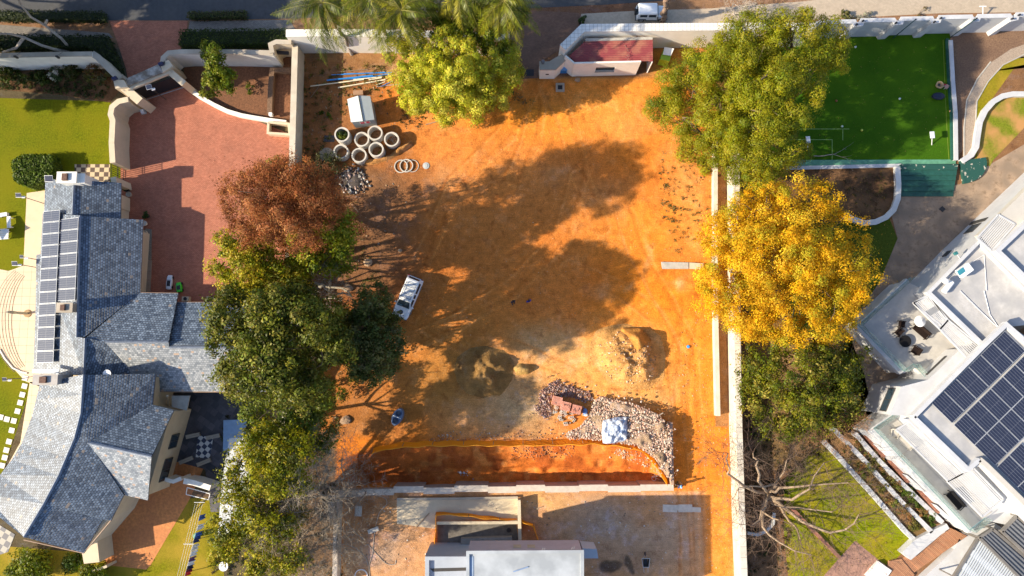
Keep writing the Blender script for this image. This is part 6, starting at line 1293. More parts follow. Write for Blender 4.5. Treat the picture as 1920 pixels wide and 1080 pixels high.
def scatter(name, label, inside_pts, n, smin, smax, pal, seed, zf=None, flat=.5, k='stuff', z0=.0, cat=None, stray=.14):
    g = np.random.default_rng(seed); P = [Vector((p.x, p.y)) for p in WL(inside_pts)]; xs_ = [p.x for p in P]; ys_ = [p.y for p in P]; m_ = len(P); V, H = [], []
    cube = np.array([(-1,-1,-1),(1,-1,-1),(1,1,-1),(-1,1,-1),(-1,-1,1),(1,-1,1),(1,1,1),(-1,1,1)])*.5; fc = np.array([(0,3,2,1),(4,5,6,7),(0,1,5,4),(1,2,6,5),(2,3,7,6),(3,0,4,7)]); pal = np.array(pal); c = 0
    while c < n:
        x, y = g.uniform(min(xs_), max(xs_)), g.uniform(min(ys_), max(ys_)); ins = False
        for i in range(m_):
            a, b = P[i], P[i-1]
            if (a.y > y) != (b.y > y) and x < (b.x-a.x)*(y-a.y)/(b.y-a.y)+a.x: ins = not ins
        if not ins: continue
        if g.random() < stray: x += g.normal()*.55; y += g.normal()*.55
        s_ = smin*(smax/smin)**(g.random()**1.7)*np.array([1, g.uniform(.4, .9), g.uniform(.2, .45)]); q, r = np.linalg.qr(g.normal(size=(3, 3)))
        if g.random() < .8: an = g.random()*6.28; q = np.array([[math.cos(an),-math.sin(an),0],[math.sin(an),math.cos(an),0],[0,0,1]])
        z = (zf(x, y) if zf else z0)+s_[2]*.2+g.random()*smax*flat
        V.append(cube*(1+.15*g.normal(size=(8, 3)))*s_@q.T+[x, y, z]); H.append(np.tile(pal[g.integers(len(pal))]*(1+.2*g.normal()), (8, 1))); c += 1
    F = np.concatenate([fc+8*i for i in range(n)]); o = mesh_arrays(name, np.concatenate(V), F, np.concatenate(H), rub, origin=(P[0].x, P[0].y, 0)); o['label'] = label
    if k: o['kind'] = k
    return o
rub, _nt, _b = new_mat('rubble_mix'); _a = _nt.nodes.new('ShaderNodeAttribute'); _a.attribute_name = 'hue'; _nt.links.new(_a.outputs['Color'], _b.inputs['Base Color']); _b.inputs['Roughness'].default_value = .9
# rubble platform
RP = [(1112,752),(1125,742),(1150,748),(1190,757),(1232,776),(1251,800),(1253,830),(1254,903),(1240,884),(1225,858),(1190,834),(1140,826),(1090,823),(1062,822),(1060,812),(1086,800),(1104,780)]
rx0 = W(1060,800).x; rx1 = W(1254,800).x
def rz(A, B_, d): return (.25+1.35*np.clip((A-rx0)/(rx1-rx0), 0, 1)**1.3)*np.clip((d+.05)/.35, 0, 1)
heap('rubble_platform', 'raised bed of broken bricks and concrete ending in a straight edge by the corridor', 'rubble heap', RP, 1, loose, 43, (.48,.33,.21), .2, zf=rz)
rzf = lambda x, y: float((.25+1.35*min(1, max(0, (x-rx0)/(rx1-rx0)))**1.3))
scatter('brick_rubble', 'broken brick and concrete pieces strewn over the raised bed', RP, 6500, .03, .24, [(.54,.30,.21),(.56,.37,.28),(.50,.42,.35),(.56,.46,.38),(.36,.22,.17),(.46,.35,.28),(.58,.42,.31)], 90, rzf, .12)
o = MB().path([W(1253,790), W(1255.5,905)], .3, -.05, 1.35).build('platform_edge', mat('edge_concrete', (.42,.28,.2), .9, .3, 3, .02, 12)); tag(o, 'rough straight concrete edge of the rubble bed beside the corridor', 'edge')
scatter('brick_debris', 'purple-brown broken bricks heaped behind the brick stacks', [(1032,716),(1046,710),(1056,724),(1072,722),(1088,732),(1104,734),(1114,748),(1098,756),(1076,746),(1060,744),(1036,741),(1030,756),(1034,772),(1028,790),(1012,780),(1002,764),(1012,748),(1010,732),(1024,726)], 1500, .05, .24, [(.26,.13,.11),(.20,.10,.09),(.34,.2,.16),(.30,.24,.24),(.42,.30,.25)], 91, None, .7)
scatter('stone_scraps', 'small stones and scraps scattered on the slope by the orange netting', [(840,808),(1060,812),(1060,824),(800,826)], 260, .06, .2, [(.42,.25,.15),(.5,.4,.3),(.3,.16,.1)], 92, None, .1)
scatter('slope_rubble', 'bricks and clods lying on the raw red slope', [(960,832),(1080,830),(1075,860),(960,862)], 260, .08, .22, [(.36,.14,.06),(.5,.24,.12),(.22,.09,.05)], 93, lambda x, y: float(ground_z(np.array([x]), np.array([y]))[0]), .1)
scatter('mound_stones', 'stones and clods over the biggest earth mound', [(1120,640),(1160,625),(1200,630),(1228,660),(1225,715),(1170,722),(1130,700)], 700, .04, .24, [(.60,.40,.24),(.45,.24,.10),(.64,.48,.32),(.36,.2,.1)], 103, lambda x, y: max(zbig(x, y), 0), .1)
scatter('slope_stones', 'pale stones on the right end of the raw red slope', [(1160,838),(1225,862),(1240,890),(1190,870),(1150,850)], 160, .08, .24, [(.55,.40,.30),(.5,.3,.18)], 94, lambda x, y: float(ground_z(np.array([x]), np.array([y]))[0]), .1)
scatter('rubbish', 'grey, white and pink scraps in the burnt rubbish heap', [(628,330),(650,312),(680,318),(692,345),(680,362),(650,365),(630,350)], 420, .06, .38, [(.05,.05,.06),(.30,.29,.28),(.36,.26,.23),(.14,.1,.08),(.5,.48,.45),(.2,.14,.1),(.1,.08,.07)], 95, None, .5)
scatter('plot_debris', 'small scraps and stones strewn over the dark soil at the upper left of the plot', [(575,120),(720,125),(760,230),(780,320),(760,420),(700,500),(650,520),(640,380),(590,300),(570,200)], 600, .03, .22, [(.30,.19,.10),(.36,.27,.18),(.12,.08,.05),(.22,.17,.13)], 96, None, .05)
scatter('pebbles', 'pebbles and clods scattered over the orange earth', [(760,220),(1220,150),(1330,260),(1335,480),(1240,640),(1240,730),(820,800),(680,760),(760,500)], 1300, .03, .10, [(.52,.33,.18),(.4,.2,.08),(.34,.17,.07),(.56,.42,.28)], 97, None, .04)
scatter('corridor_pebbles', 'pebbles on the orange strip beside the right boundary wall', [(1265,640),(1335,500),(1335,780),(1365,800),(1370,1080),(1335,1080),(1310,930),(1262,740)], 500, .04, .12, [(.55,.35,.2),(.4,.2,.08),(.6,.5,.38)], 98, None, .05)
scatter('yard_scraps', 'scraps and stones scattered on the yard of the half-built house', [(645,930),(1330,930),(1330,1080),(645,1080)], 500, .04, .18, [(.5,.42,.32),(.25,.18,.12),(.6,.56,.5)], 99, None, .05)
# weeds
def weeds(name, label, pts, n, seed, pal, sz=.16, zf=None):
    g = np.random.default_rng(seed); P = [Vector((p.x, p.y)) for p in WL(pts)]; xs_ = [p.x for p in P]; ys_ = [p.y for p in P]; C, Nn, co = [], [], []; pal = np.array(pal); c = 0
    while c < n:
        x, y = g.uniform(min(xs_), max(xs_)), g.uniform(min(ys_), max(ys_)); ins = False
        for i in range(len(P)):
            a, b = P[i], P[i-1]
            if (a.y > y) != (b.y > y) and x < (b.x-a.x)*(y-a.y)/(b.y-a.y)+a.x: ins = not ins
        if not ins: continue
        r = g.uniform(.12, .42)*g.uniform(.5, 1); k = int(10+50*r); q = g.normal(size=(k, 3))*[r*.5, r*.5, r*.35]; q[:, 2] = np.abs(q[:, 2])+.04; C.append(q+[x, y, 0]); co.append(np.tile(pal[g.integers(len(pal))]*(1+.2*g.normal()), (k, 1))); c += 1
    C = np.concatenate(C); Nn = rand_dirs(len(C), g, .8); V, F, H = leaves(C, Nn, sz, np.clip(np.concatenate(co), .004, .9), g, .35); o = mesh_arrays(name, V, F, H, leafm, origin=(P[0].x, P[0].y, 0)); o['label'] = label; o['kind'] = 'stuff'
weeds('weeds', 'tufts of green weeds on the sandy slope left of the inner wall', [(1215,290),(1262,285),(1325,300),(1320,360),(1305,430),(1240,410),(1240,340)], 75, 1, [(.09,.11,.03),(.14,.15,.04),(.20,.17,.07)], .10)
weeds('weeds', 'sparse weed tufts in the sand below the weedy slope', [(1235,340),(1330,330),(1335,480),(1250,480)], 45, 2, [(.10,.12,.03),(.2,.17,.07)], .08)
weeds('undergrowth', 'low undergrowth and weeds around the pipes and the shed', [(570,110),(720,115),(740,200),(650,200),(640,250),(590,300),(572,300)], 160, 3, [(.12,.14,.02),(.18,.15,.05),(.24,.21,.04),(.09,.10,.02)], .10)
weeds('undergrowth', 'dry scrub along the left boundary wall under the trees', [(575,300),(640,320),(680,400),(720,520),(680,560),(650,560),(640,760),(600,800),(570,500)], 340, 4, [(.15,.12,.04),(.22,.16,.07),(.11,.12,.02),(.28,.21,.09)], .09)
weeds('undergrowth', 'scrub and dead leaves on the ground under the lime tree', [(740,180),(960,170),(1000,190),(900,215),(780,240),(740,230)], 120, 5, [(.11,.12,.03),(.2,.14,.06)], .10)
weeds('undergrowth', 'tangled scrub below the leafless tree by the right wall', [(1395,700),(1470,760),(1560,780),(1570,830),(1480,900),(1480,1080),(1400,1080)], 420, 6, [(.09,.075,.03),(.16,.10,.05),(.07,.08,.02),(.24,.14,.07)], .12)
weeds('undergrowth', 'green growth under the conifer beside the inner wall', [(1240,200),(1340,220),(1370,300),(1370,340),(1340,330),(1260,270)], 90, 7, [(.13,.14,.03),(.20,.18,.05)], .12)
weeds('flower_bed_plants', 'low mixed plants in the bed under the left garden wall', [(0,128),(180,128),(205,165),(200,185),(100,175),(0,165)], 220, 8, [(.04,.06,.015),(.08,.08,.02),(.06,.09,.02)], .12)
weeds('undergrowth', 'dark scrub beneath the olive tree along the lower left boundary', [(420,780),(640,780),(640,1080),(400,1080)], 380, 9, [(.06,.07,.02),(.10,.09,.03),(.13,.10,.06)], .14)
weeds('bed_plants', 'sparse plants in the dark mulched bed near the yellow tree', [(1480,330),(1680,325),(1670,395),(1600,405)], 60, 10, [(.10,.09,.03),(.2,.12,.06)], .09)
scatter('fallen_leaves', 'fallen leaves blown over the turf court', [(1480,90),(1775,85),(1785,295),(1490,295)], 420, .03, .09, [(.20,.16,.03),(.28,.2,.05),(.12,.13,.02)], 110, lambda x, y: .05, .05)
scatter('fallen_leaves', 'yellow leaves fallen on the plaza and bed around the yellow tree', [(1480,320),(1680,330),(1690,560),(1560,640),(1300,640),(1300,360)], 900, .04, .11, [(.62,.38,.02),(.5,.3,.02),(.35,.22,.05)], 111, lambda x, y: .06, .05)
scatter('fallen_leaves', 'dry leaves scattered on the garden lawn and bed below the bare tree', [(1400,800),(1560,800),(1700,1010),(1640,1060),(1400,1080)], 900, .04, .10, [(.3,.17,.07),(.2,.12,.05),(.4,.26,.1)], 112, lambda x, y: .06, .05)
scatter('fallen_leaves', 'dry leaves on the brick driveway under the rust tree', [(400,250),(540,250),(540,560),(380,560),(330,400)], 260, .03, .08, [(.3,.13,.05),(.2,.1,.04)], 113, lambda x, y: .05, .05)
# brick stacks, hollow blocks
bkm = mat_brick('clay_bricks', (.62,.25,.16), (.74,.36,.26), (.20,.08,.06), .22, .11, .012, .85, .01, .5, .15, rot=.25)
for i, (x, y, h) in enumerate([(1045,752,1.15),(1061,762,1.2),(1081,768,1.15)]):
    c = W(x, y, h); c.z = 0; t = thing('brick_stack', ['neat stack of red bricks, leftmost of the row of three','neat stack of red bricks in the middle of the row of three','stack of red bricks with gaps on top, rightmost of the three'][i], 'brick stack', c, R(-14), 'three stacks of red bricks')
    MB().box((c.x,c.y,h/2), (1.02,.92,h), R(-14)).build('bricks', bkm, t)
    mb = MB(); g0 = np.random.default_rng(i)
    for k in range(9): 
        if g0.random() < .5: mb.box((c.x-.38+.1*k*math.cos(R(-14)), c.y+g0.uniform(-.2,.2), h+.035), (.22,.11,.07), R(-14)+g0.uniform(-.1,.1)+(1.57 if i == 2 else 0))
    if mb.v: mb.build('loose_brick', bkm, t)
blk_m = mat('block_concrete', (.56,.54,.50), .9, .12, 3)
def hollow(M_, m_=blk_m):
    mb = MB(M_); L_, w_, h_ = .42, .20, .2
    mb.box((0,w_/2-.018,h_/2), (L_,.036,h_)); mb.box((0,-w_/2+.018,h_/2), (L_,.036,h_))
    for x in (-L_/2+.018, 0, L_/2-.018): mb.box((x,0,h_/2), (.036,w_-.074,h_))
    return mb
src = None; g0 = np.random.default_rng(8); k = 0
for (x, y, z, a) in [(1042,758,.0,8),(1043,764,.3,5),(1043,765,.0,95),(1041,772,.2,-8),(1040,773,.0,10),(1054,765,.6,12),(1056,769,.4,8),(1053,773,.4,-12),(1052,772,.0,90),(1060,773,.5,70),(1050,779,.2,10),(1049,783,.0,5),(1052,787,.0,-10),(1060,778,.2,40),(1060,793,.0,8),(1061,796,.2,8),(1069,784,.1,-20),(1072,782,.3,10),(1071,775,.1,-30),(1076,788,.0,60),(1080,772,.0,10),(1096,778,.0,-15),(1098,790,.0,30)]:
    c = W(x, y, z); 
    if src is None:
        c0_ = c.copy(); src = hollow(Matrix.Translation(c)).build('hollow_block', blk_m, origin=c); o = src
    else: o = src.copy(); COL.objects.link(o); o.location = c
    o.rotation_euler.z = R(a); tag(o, f'{ORD[k] if k < 20 else ["twenty-first","twenty-second","twenty-third"][k-20]} hollow concrete block from the upper left in the pile under the brick stacks', 'concrete block', 'hollow concrete blocks below the brick stacks'); k += 1
t = thing('cement_bag', 'blue and white cement bag between the blocks and the rubble bed', 'bag', W(1097,772)); MB().ball(W(1097,772,.2), .4, 10, 6, (.7,1,.4)).build('bag_body', mat('bag_blue', (.15,.25,.5), .6), t, smooth=True); MB().ball(W(1099,778,.2), .26, 10, 6, (1,.6,.4)).build('bag_top', whitem, t, smooth=True)
# crumpled tarp
g0 = np.random.default_rng(12); c = W(1153,806,.75); n = 26; V = []; nt_, nu_ = Noise2(61, .35), Noise2(62, .16)
for j in range(n):
    for i in range(n):
        u, v = i/(n-1)*2-1, j/(n-1)*2-1; rr = (abs(u)**2.6+abs(v)**2.6)**(1/2.6); k_ = 1/max(1, rr*.95); x, y = u*1.45*(1-.1*abs(v)), v*1.35*(1-.1*abs(u))
        V.append((c.x+x, c.y+y+.15*x, .85+.25*(1-u*u)+.45*float(nt_(x+9,y+9))+.22*float(nu_(x*1.0+9,y+9))-.35*max(0, max(abs(u),abs(v))-.8)/.2))
F = [(j*n+i, j*n+i+1, (j+1)*n+i+1, (j+1)*n+i) for j in range(n-1) for i in range(n-1)]; mb = MB().add(V, F); o = mb.build('crumpled_tarp', mat('blue_white_tarp', (.52,.55,.60), .5, .2, 5, var2=1.0, scale2=2.5, tint=(.36,.44,.60))); tag(o, 'crumpled pale blue plastic sheet on the rubble bed', 'plastic sheet'); sm = o.modifiers.new('t','SOLIDIFY'); sm.thickness = .02
for i, (x0,y0,x1,y1) in enumerate([(1200,776,1221,786),(1217,789,1243,774),(1221,780,1222,790),(1203,790,1226,799)]):
    a_, b_ = W(x0,y0,1.2), W(x1,y1,1.3); a_.z, b_.z = 1.2, 1.4; o = MB().tube([a_, b_], .06, 5).build('timber_plank', mat('plank_grey', (.42,.35,.27), .9)); tag(o, f'{ORD[i]} grey timber offcut from the top on the rubble bed', 'timber', 'timber offcuts on the rubble bed')
# double plastic tank
t = thing('double_wash_tub', 'blue twin-drum plastic tub standing in the shade by the olive-brown earth', 'tub', W(748,780)); c = W(748,780); M_ = Matrix.Translation(c) @ Matrix.Rotation(R(68), 4, 'Z'); bt_ = mat('slate_blue_plastic', (.10,.16,.26), .4, .1, 2)
P = [(.95*math.cos(a_)*1.0+(.0), .55*math.sin(a_)) for a_ in [k*2*math.pi/24 for k in range(24)]]
MB(M_).loft([[(x*s_, y*s_, z) for x, y in P] for s_, z in ((.92,0),(1,.3),(1,1.2),(.94,1.3))]).build('tub_body', bt_, t, smooth=False)
for s_ in (-1,1): o = MB(M_).ring((s_*.42,0,0), .28, .34, 1.3, 1.36, 20).build('rim', mat('deep_blue', (.02,.05,.14), .4), t); MB(M_).lathe((s_*.42,0,1.305), [(.28,0),(.26,.01)], 20).build('lid', mat('navy_lid', (.008,.02,.05), .4), t)
MB(M_).box((0,0,1.31), (.06,.9,.05)).build('divider', whitem, t)
# orange safety netting
net, _nt, _b = new_mat('orange_netting'); _b.inputs['Base Color'].default_value = (.95,.30,.008,1); _b.inputs['Roughness'].default_value = .5
_tr = _nt.nodes.new('ShaderNodeBsdfTranslucent'); _tr.inputs[0].default_value = (.95,.35,.01,1); _mx = _nt.nodes.new('ShaderNodeMixShader'); _mx.inputs[0].default_value = .35
_nt.links.new(_b.outputs[0], _mx.inputs[1]); _nt.links.new(_tr.outputs[0], _mx.inputs[2]); _nt.links.new(_mx.outputs[0], _nt.nodes['Material Output'].inputs['Surface'])
def netting(label, pts, h, lean=(0,-.3), seed=0, base_z=None):
    g = np.random.default_rng(seed); P = [W(p[0], p[1], 0) for p in pts]; fine = []
    for a, b in zip(P, P[1:]):
        k = max(2, int((b-a).length/.35))
        for i in range(k): fine.append(lerp(a, b, i/k))
    fine.append(P[-1]); t = thing('safety_netting', label, 'netting', P[0]); V, F = [], []
    for i, p in enumerate(fine):
        zb = float(ground_z(np.array([p.x]), np.array([p.y]))[0])
        for j in range(4):
            f = j/3; V.append((p.x+lean[0]*f+.05*math.sin(i*1.3+j), p.y+lean[1]*f+.06*math.sin(i*.9+j*1.7), zb+h*f*(1-.2*abs(math.sin(i*.25))) ))
    for i in range(len(fine)-1):
        for j in range(3): F.append((i*4+j, i*4+j+1, (i+1)*4+j+1, (i+1)*4+j))
    MB().add(V, F).build('net', net, t)
    top = [Vector(V[i*4+3]) for i in range(len(fine))]; MB().tube(top, .035, 5).build('top_cord', mat('orange_cord', (.9,.38,.02), .5), t)
    for i in range(0, len(fine), 9):
        p = fine[i]; zb = float(ground_z(np.array([p.x]), np.array([p.y]))[0]); MB().tube([(p.x,p.y,zb-.1), (p.x+lean[0]*.6,p.y+lean[1]*.6,zb+h*1.1)], .03, 5).build('post', mat('net_post', (.24,.18,.12), .8), t)
    return t
netting('long orange safety netting curving along the top of the excavated slope', [(700,840),(720,835),(745,830),(800,827),(870,826),(950,826),(1060,824.5),(1110,823),(1150,826),(1190,832)], 1.0, (0,-.45), 1)
netting('bright orange netting bending down to the corner of the lower wall', [(1190,832),(1206,840),(1225,857),(1240,880),(1257,908)], 1.0, (-.35,-.25), 2)
netting('orange netting on posts along the upper edge of the pale slab', [(818,960),(860,961),(905,966),(950,971),(977,974),(1000,981)], 1.0, (0,-.1), 3)
netting('orange netting along the left side of the dark sunken floor', [(818,960),(817,985),(813,1040)], 1.0, (.1,0), 4)
netting('short orange netting at the upper right of the sunken floor', [(1000,981),(1004,995),(1009,1012)], 1.1, (0,0), 5)
# lower retaining wall, stepped in panels
segs = [(622,925,680,924),(680,924,738,922),(738,921.5,790,919.5),(735,917,0,0)]
xsP = [(620,678,926),(678,738,923),(738,794,918),(794,852,920.5),(852,915,916.5),(915,968,918.5),(968,1022,915.5),(1022,1086,917.5),(1086,1140,915),(1140,1201,917),(1201,1263,914.5)]
t = thing('retaining_wall', 'long stepped pale block wall between the red slope and the lower yard', 'wall', W(940,918))
cap_m = mat('block_coping', (.56,.48,.40), .85, .15, 2, .005, 12)
for k, (x0, x1, y) in enumerate(xsP):
    a_, b_ = W(x0,y,.9), W(x1,y-.6,.9); a_.z = b_.z = 0; MB().path([a_, b_], .62, -3.2, .84+.002*k).build('wall_panel', mat('retaining_block', (.36,.29,.24), .9, .2, 2, .01, 10), t); MB().path([a_, b_], .66, .842+.002*k, .92+.002*k).build('coping', cap_m, t)
wall('boundary_wall', 'pale wall down the left side of the lower yard', [(631,936),(629,1000),(627,1100)], .4, 1.8, plaster_d, capm=cap_m)
wall('low_wall', 'short wide wall stub at the upper left corner of the lower yard', [(623,928),(621,975)], .7, 2.0, plaster_d, capm=cap_m)
# half-built house
nh = thing('unfinished_house', 'unfinished flat-roofed concrete house at the bottom edge with a pale roof', 'house', W(985,1060)); uw = mat('raw_render', (.40,.37,.40), .85, .08, 1.2); rf = mat('pale_screed', (.42,.45,.48), .7, .08, .8, var2=1.0, scale2=.5, tint=(.30,.325,.35))
def nb(name, pts, z1, z0, m): return MB().prism(WL(pts, z1), z0, z1).build(name, m, nh)
nb('upper_storey', [(877,1035.5),(1092,1034),(1092,1200),(877,1200)], 8.4, 4.4, uw)
nb('lower_storey', [(890,1062),(1080,1062),(1080,1200),(890,1200)], 4.39, 0, uw)
nb('roof_slab', [(879,1038),(1090,1036.5),(1090,1200),(879,1200)], 8.43, 8.405, rf)
MB().path(WL([(877,1200),(877,1036),(1092,1034.5),(1092,1200)], 8.62), .3, 8.41, 8.62).build('parapet', rf, nh)
MB().path(WL([(883,1044),(883,1200)], 8.6), .45, 8.44, 8.47).build('roof_gutter', mat('gutter_blue', (.30,.38,.50), .5), nh)
nb('right_annex', [(1092,1028),(1119,1030),(1122,1047),(1092,1047)], 6.6, 4.0, mat('annex_blue', (.34,.38,.44), .8, .08, 1)); nb('left_annex', [(797,1043),(882,1043),(882,1120),(797,1120)], 5.0, 0, MATS['annex_blue'])
nb('annex_recess', [(806,1066),(879,1064),(879,1070),(812,1072)], 5.02, 5.003, darkm); MB().path(WL([(801,1118),(801,1047),(876,1047)], 5.3), .35, 5.0, 5.3).build('annex_parapet', MATS['annex_blue'], nh)
for x in (970,997):
    q = [W(x-5,1021,6.9),W(x+6,1021,6.9),W(x+6,1031,7.9),W(x-5,1031,7.9)]; yy = W(985,1035,8.4).y+.03
    MB().box((W(x,1035,8.4).x, yy, 6.6), (.75,.05,1.1)).build('window', mat('boarded', (.40,.36,.26), .8), nh)
tb = MB(); [tb.tube([W(x,y,8.45), W(x+1,y-4,8.9)], .02, 4) for x,y in ((1017,1031),(1021,1031),(1072,1030),(1076,1029))]; tb.build('starter_bar', steelm, nh)
o = MB().slab([W(962,1071,8.5),W(990,1062,8.5),W(991,1064,8.5),W(963,1073,8.5)], .04); o = o.build('plank', mat('blue_plank', (.18,.26,.42), .7)); tag(o, 'thin blue strip lying on the pale roof of the unfinished house', 'plank')
dk = mat('dark_screed', (.15,.135,.12), .9, .3, 2, .01, 9)
o = MB().slab(WL([(820,982),(968,981),(975,1040),(820,1045)], .03), .03).build('sunken_floor', dk); tag(o, 'dark grey floor slab above the unfinished house', 'floor slab')
wall('low_wall', 'thin pale wall along the top of the dark floor slab', [(819,981),(971,980)], .2, 1.1, pale_slab); wall('low_wall', 'thin pale wall along the right side of the dark floor slab', [(973,938),(974,980),(975,1013)], .25, 1.1, pale_slab)
wall('low_wall', 'low kerb wall across the top of the pale slab', [(744,936),(860,935),(971,933)], .15, .35, plaster_d)
o = MB().prism(WL([(864,1010),(960,1007),(960,1030),(864,1030)],.8), 0, .8).build('step_block', mat('step_screed', (.26,.24,.22), .9, .15, 2)); tag(o, 'raised grey block on the dark floor slab', 'block')
for i, (x, y, a_, L2, l) in enumerate([(672,958,88,1.05,'pale concrete block standing by the left yard wall'),(700,994,20,1.15,'short pale plank in the left part of the yard')]):
    o = MB().box(W(x,y,.15), (L2,.7 if i == 0 else .45,.3), R(a_)).build('concrete_block', mat('block_pale', (.50,.47,.42), .85, .1, 3)); tag(o, l, 'block')
for i, (x0,y0,x1,y1,w_) in enumerate([(1243,951,1272,952,.55),(1243,957,1270,958,.3),(1272,953,1298,953,.8),(1296,955,1314,956,.5)]):
    o = MB().path([W(x0,y0,.15), W(x1,y1,.15)], w_, .0, .16+.02*i).build('formwork_board', mat('pale_board', (.58,.52,.45), .8, .15, 3)); tag(o, f'{ORD[i]} pale board from the left in the row on the shaded yard', 'board', 'pale boards on the shaded yard')
t = thing('wheelbarrow', 'wheelbarrow with a dark tray standing in the shaded yard', 'wheelbarrow', W(1209,1052)); c = W(1209,1052); 
P0 = [(-.30,-.45),(.30,-.45),(.42,.45),(-.42,.45)]; MB(Matrix.Translation(c)).loft([[(x*.6,y*.6,.3) for x,y in P0],[(x,y,.62) for x,y in P0]], False).build('tray', darkm, t)
MB(Matrix.Translation(c)).box((0,0,.32), (.4,.55,.02)).build('tray_floor', blackm, t)
rm = MB(Matrix.Translation(c)); q = [Vector((x,y,.63)) for x,y in P0]; [rm.tube([q[i], q[(i+1)%4]], .03, 5) for i in range(4)]; rm.tube([(-.25,-.45,.4),(-.2,-1.0,.6)], .025, 5).tube([(.25,-.45,.4),(.2,-1.0,.6)], .025, 5).tube([(-.2,.4,.35),(0,.8,.2),(.2,.4,.35)], .025, 5); rm.build('frame', steelm, t)
MB(Matrix.Translation(c+Vector((0,.8,.2))) @ Matrix.Rotation(R(90),4,'Y')).lathe((0,0,-.05), [(.2,0),(.2,.1)], 14).build('wheel', blackm, t)
# hoses and cables on the yard
hs = mat('pale_hose', (.42,.36,.30), .7)
for i, (pts, l) in enumerate([([(690,925),(720,933),(725,945),(712,960),(706,980),(702,1000),(698,1040),(692,1060),(694,1085)],'long pale hose winding down the left yard'),([(652,975),(655,985),(668,1000),(683,1012)],'short pale hose by the left yard wall'),([(683,1024),(690,1021),(695,1027),(712,1045),(725,1057),(740,1058),(742,1050)],'pale hose curling into the cement patch'),([(650,1020),(670,1030),(685,1045),(690,1060)],'thin hose in the lower left corner of the yard'),([(735,955),(760,948),(790,940)],'dark cable at the corner of the pale slab')]):
    P = WL(pts, .04); fine = []
    for k in range(len(P)-1):
        p0, p1, p2, p3 = P[max(k-1,0)], P[k], P[k+1], P[min(k+2,len(P)-1)]
        for j in range(6): f = j/6; fine.append(.5*((2*p1)+(p2-p0)*f+(2*p0-5*p1+4*p2-p3)*f*f+(3*p1-p0-3*p2+p3)*f**3))
    fine.append(P[-1]); o = MB().tube(fine, .035, 5).build('hose', hs); tag(o, l, 'hose', 'hoses on the yard')
c = W(677,1080,.1); o = MB().ring(c, .62, .7, -.1, .05, 28).build('steel_hoop', whitem); tag(o, 'pale hoop cut by the bottom edge in the lower yard', 'hoop')
# bucket-like bits
for i, (x, y, c_, l) in enumerate([(1290,650,(.05,.3,.7),'tiny blue lid lying in the orange corridor'),(1001,1006-0,(.02,.02,.02),'x')][:1]): 
    o = MB().lathe(W(x,y), [(.16,0),(.18,.06),(.1,.08)], 12).build('plastic_lid', mat('lid_%d' % i, c_, .5)); tag(o, l, 'lid')
o = MB().lathe(W(954,993,.05), [(.2,0),(.24,.25),(.18,.27)], 12).build('bucket', blackm); tag(o, 'small black bucket on the dark floor slab', 'bucket')
# tools lying on the slope corner
t = thing('scaffold_frame', 'thin metal frame lying in the shaded end of the slope', 'frame', W(1236,898)); zz_ = -1.6; fr = MB(); q = WL([(1222,894),(1246,902),(1250,895),(1230,892)], -.9); [fr.tube([q[i], q[(i+1)%4]], .03, 5) for i in range(4)]; fr.build('frame_tube', steelm, t); MB().ring(W(1226,897,-.9), .2, .26, 0, .06, 16).build('wheel', steelm, t)
o = MB().box(W(1254,889,1.2), (.25,.9,.3), R(35)).build('concrete_post', mat('block_pale', (.5,.47,.42))); tag(o, 'short pale concrete post at the lower end of the rubble bed', 'post')
t = thing('bicycle_pump_cart', 'x', 'x', W(870,897)) if False else None
o = scatter('slope_litter', 'white and grey litter at the foot of the retaining wall', [(855,888),(876,888),(876,900),(858,902)], 14, .08, .3, [(.5,.5,.52),(.3,.35,.45)], 101, lambda x, y: float(ground_z(np.array([x]), np.array([y]))[0]), .2)
pole = mat('weathered_pole', (.36,.27,.18), .9)
for i, (x0,y0,x1,y1,r_,l) in enumerate([(798,234,852,221,.06,'long weathered pole lying in the dirt right of the shed'),(652,376,672,398,.05,'short grey stick in the dark soil below the rubbish heap'),(583,183,600,160,.03,'thin dry stick in the weeds left of the pipes'),(780,988,805,962,.07,'brown timber leaning by the left end of the dark floor slab'),(1002,955,1018,950,.05,'short dark offcut on the pale yard right of the slab')]):
    a_, b_ = W(x0,y0), W(x1,y1); a_.z = b_.z = r_+.02; tag(MB().tube([a_, lerp(a_,b_,.5)+Vector((.05,.04,.03)), b_], [r_, r_*.9, r_*.7], 6).build('wooden_pole', pole), l, 'pole')
g0 = np.random.default_rng(44); mb = MB(); bare(mb, W(1525,292,.15), np.array([1,-.15,0.02]), 2.2, .07, g0, 2, .4)
tag(mb.build('fallen_branch', bark_pale), 'pale dead branch lying on the bottom left edge of the turf court', 'branch')
g0 = np.random.default_rng(45); 
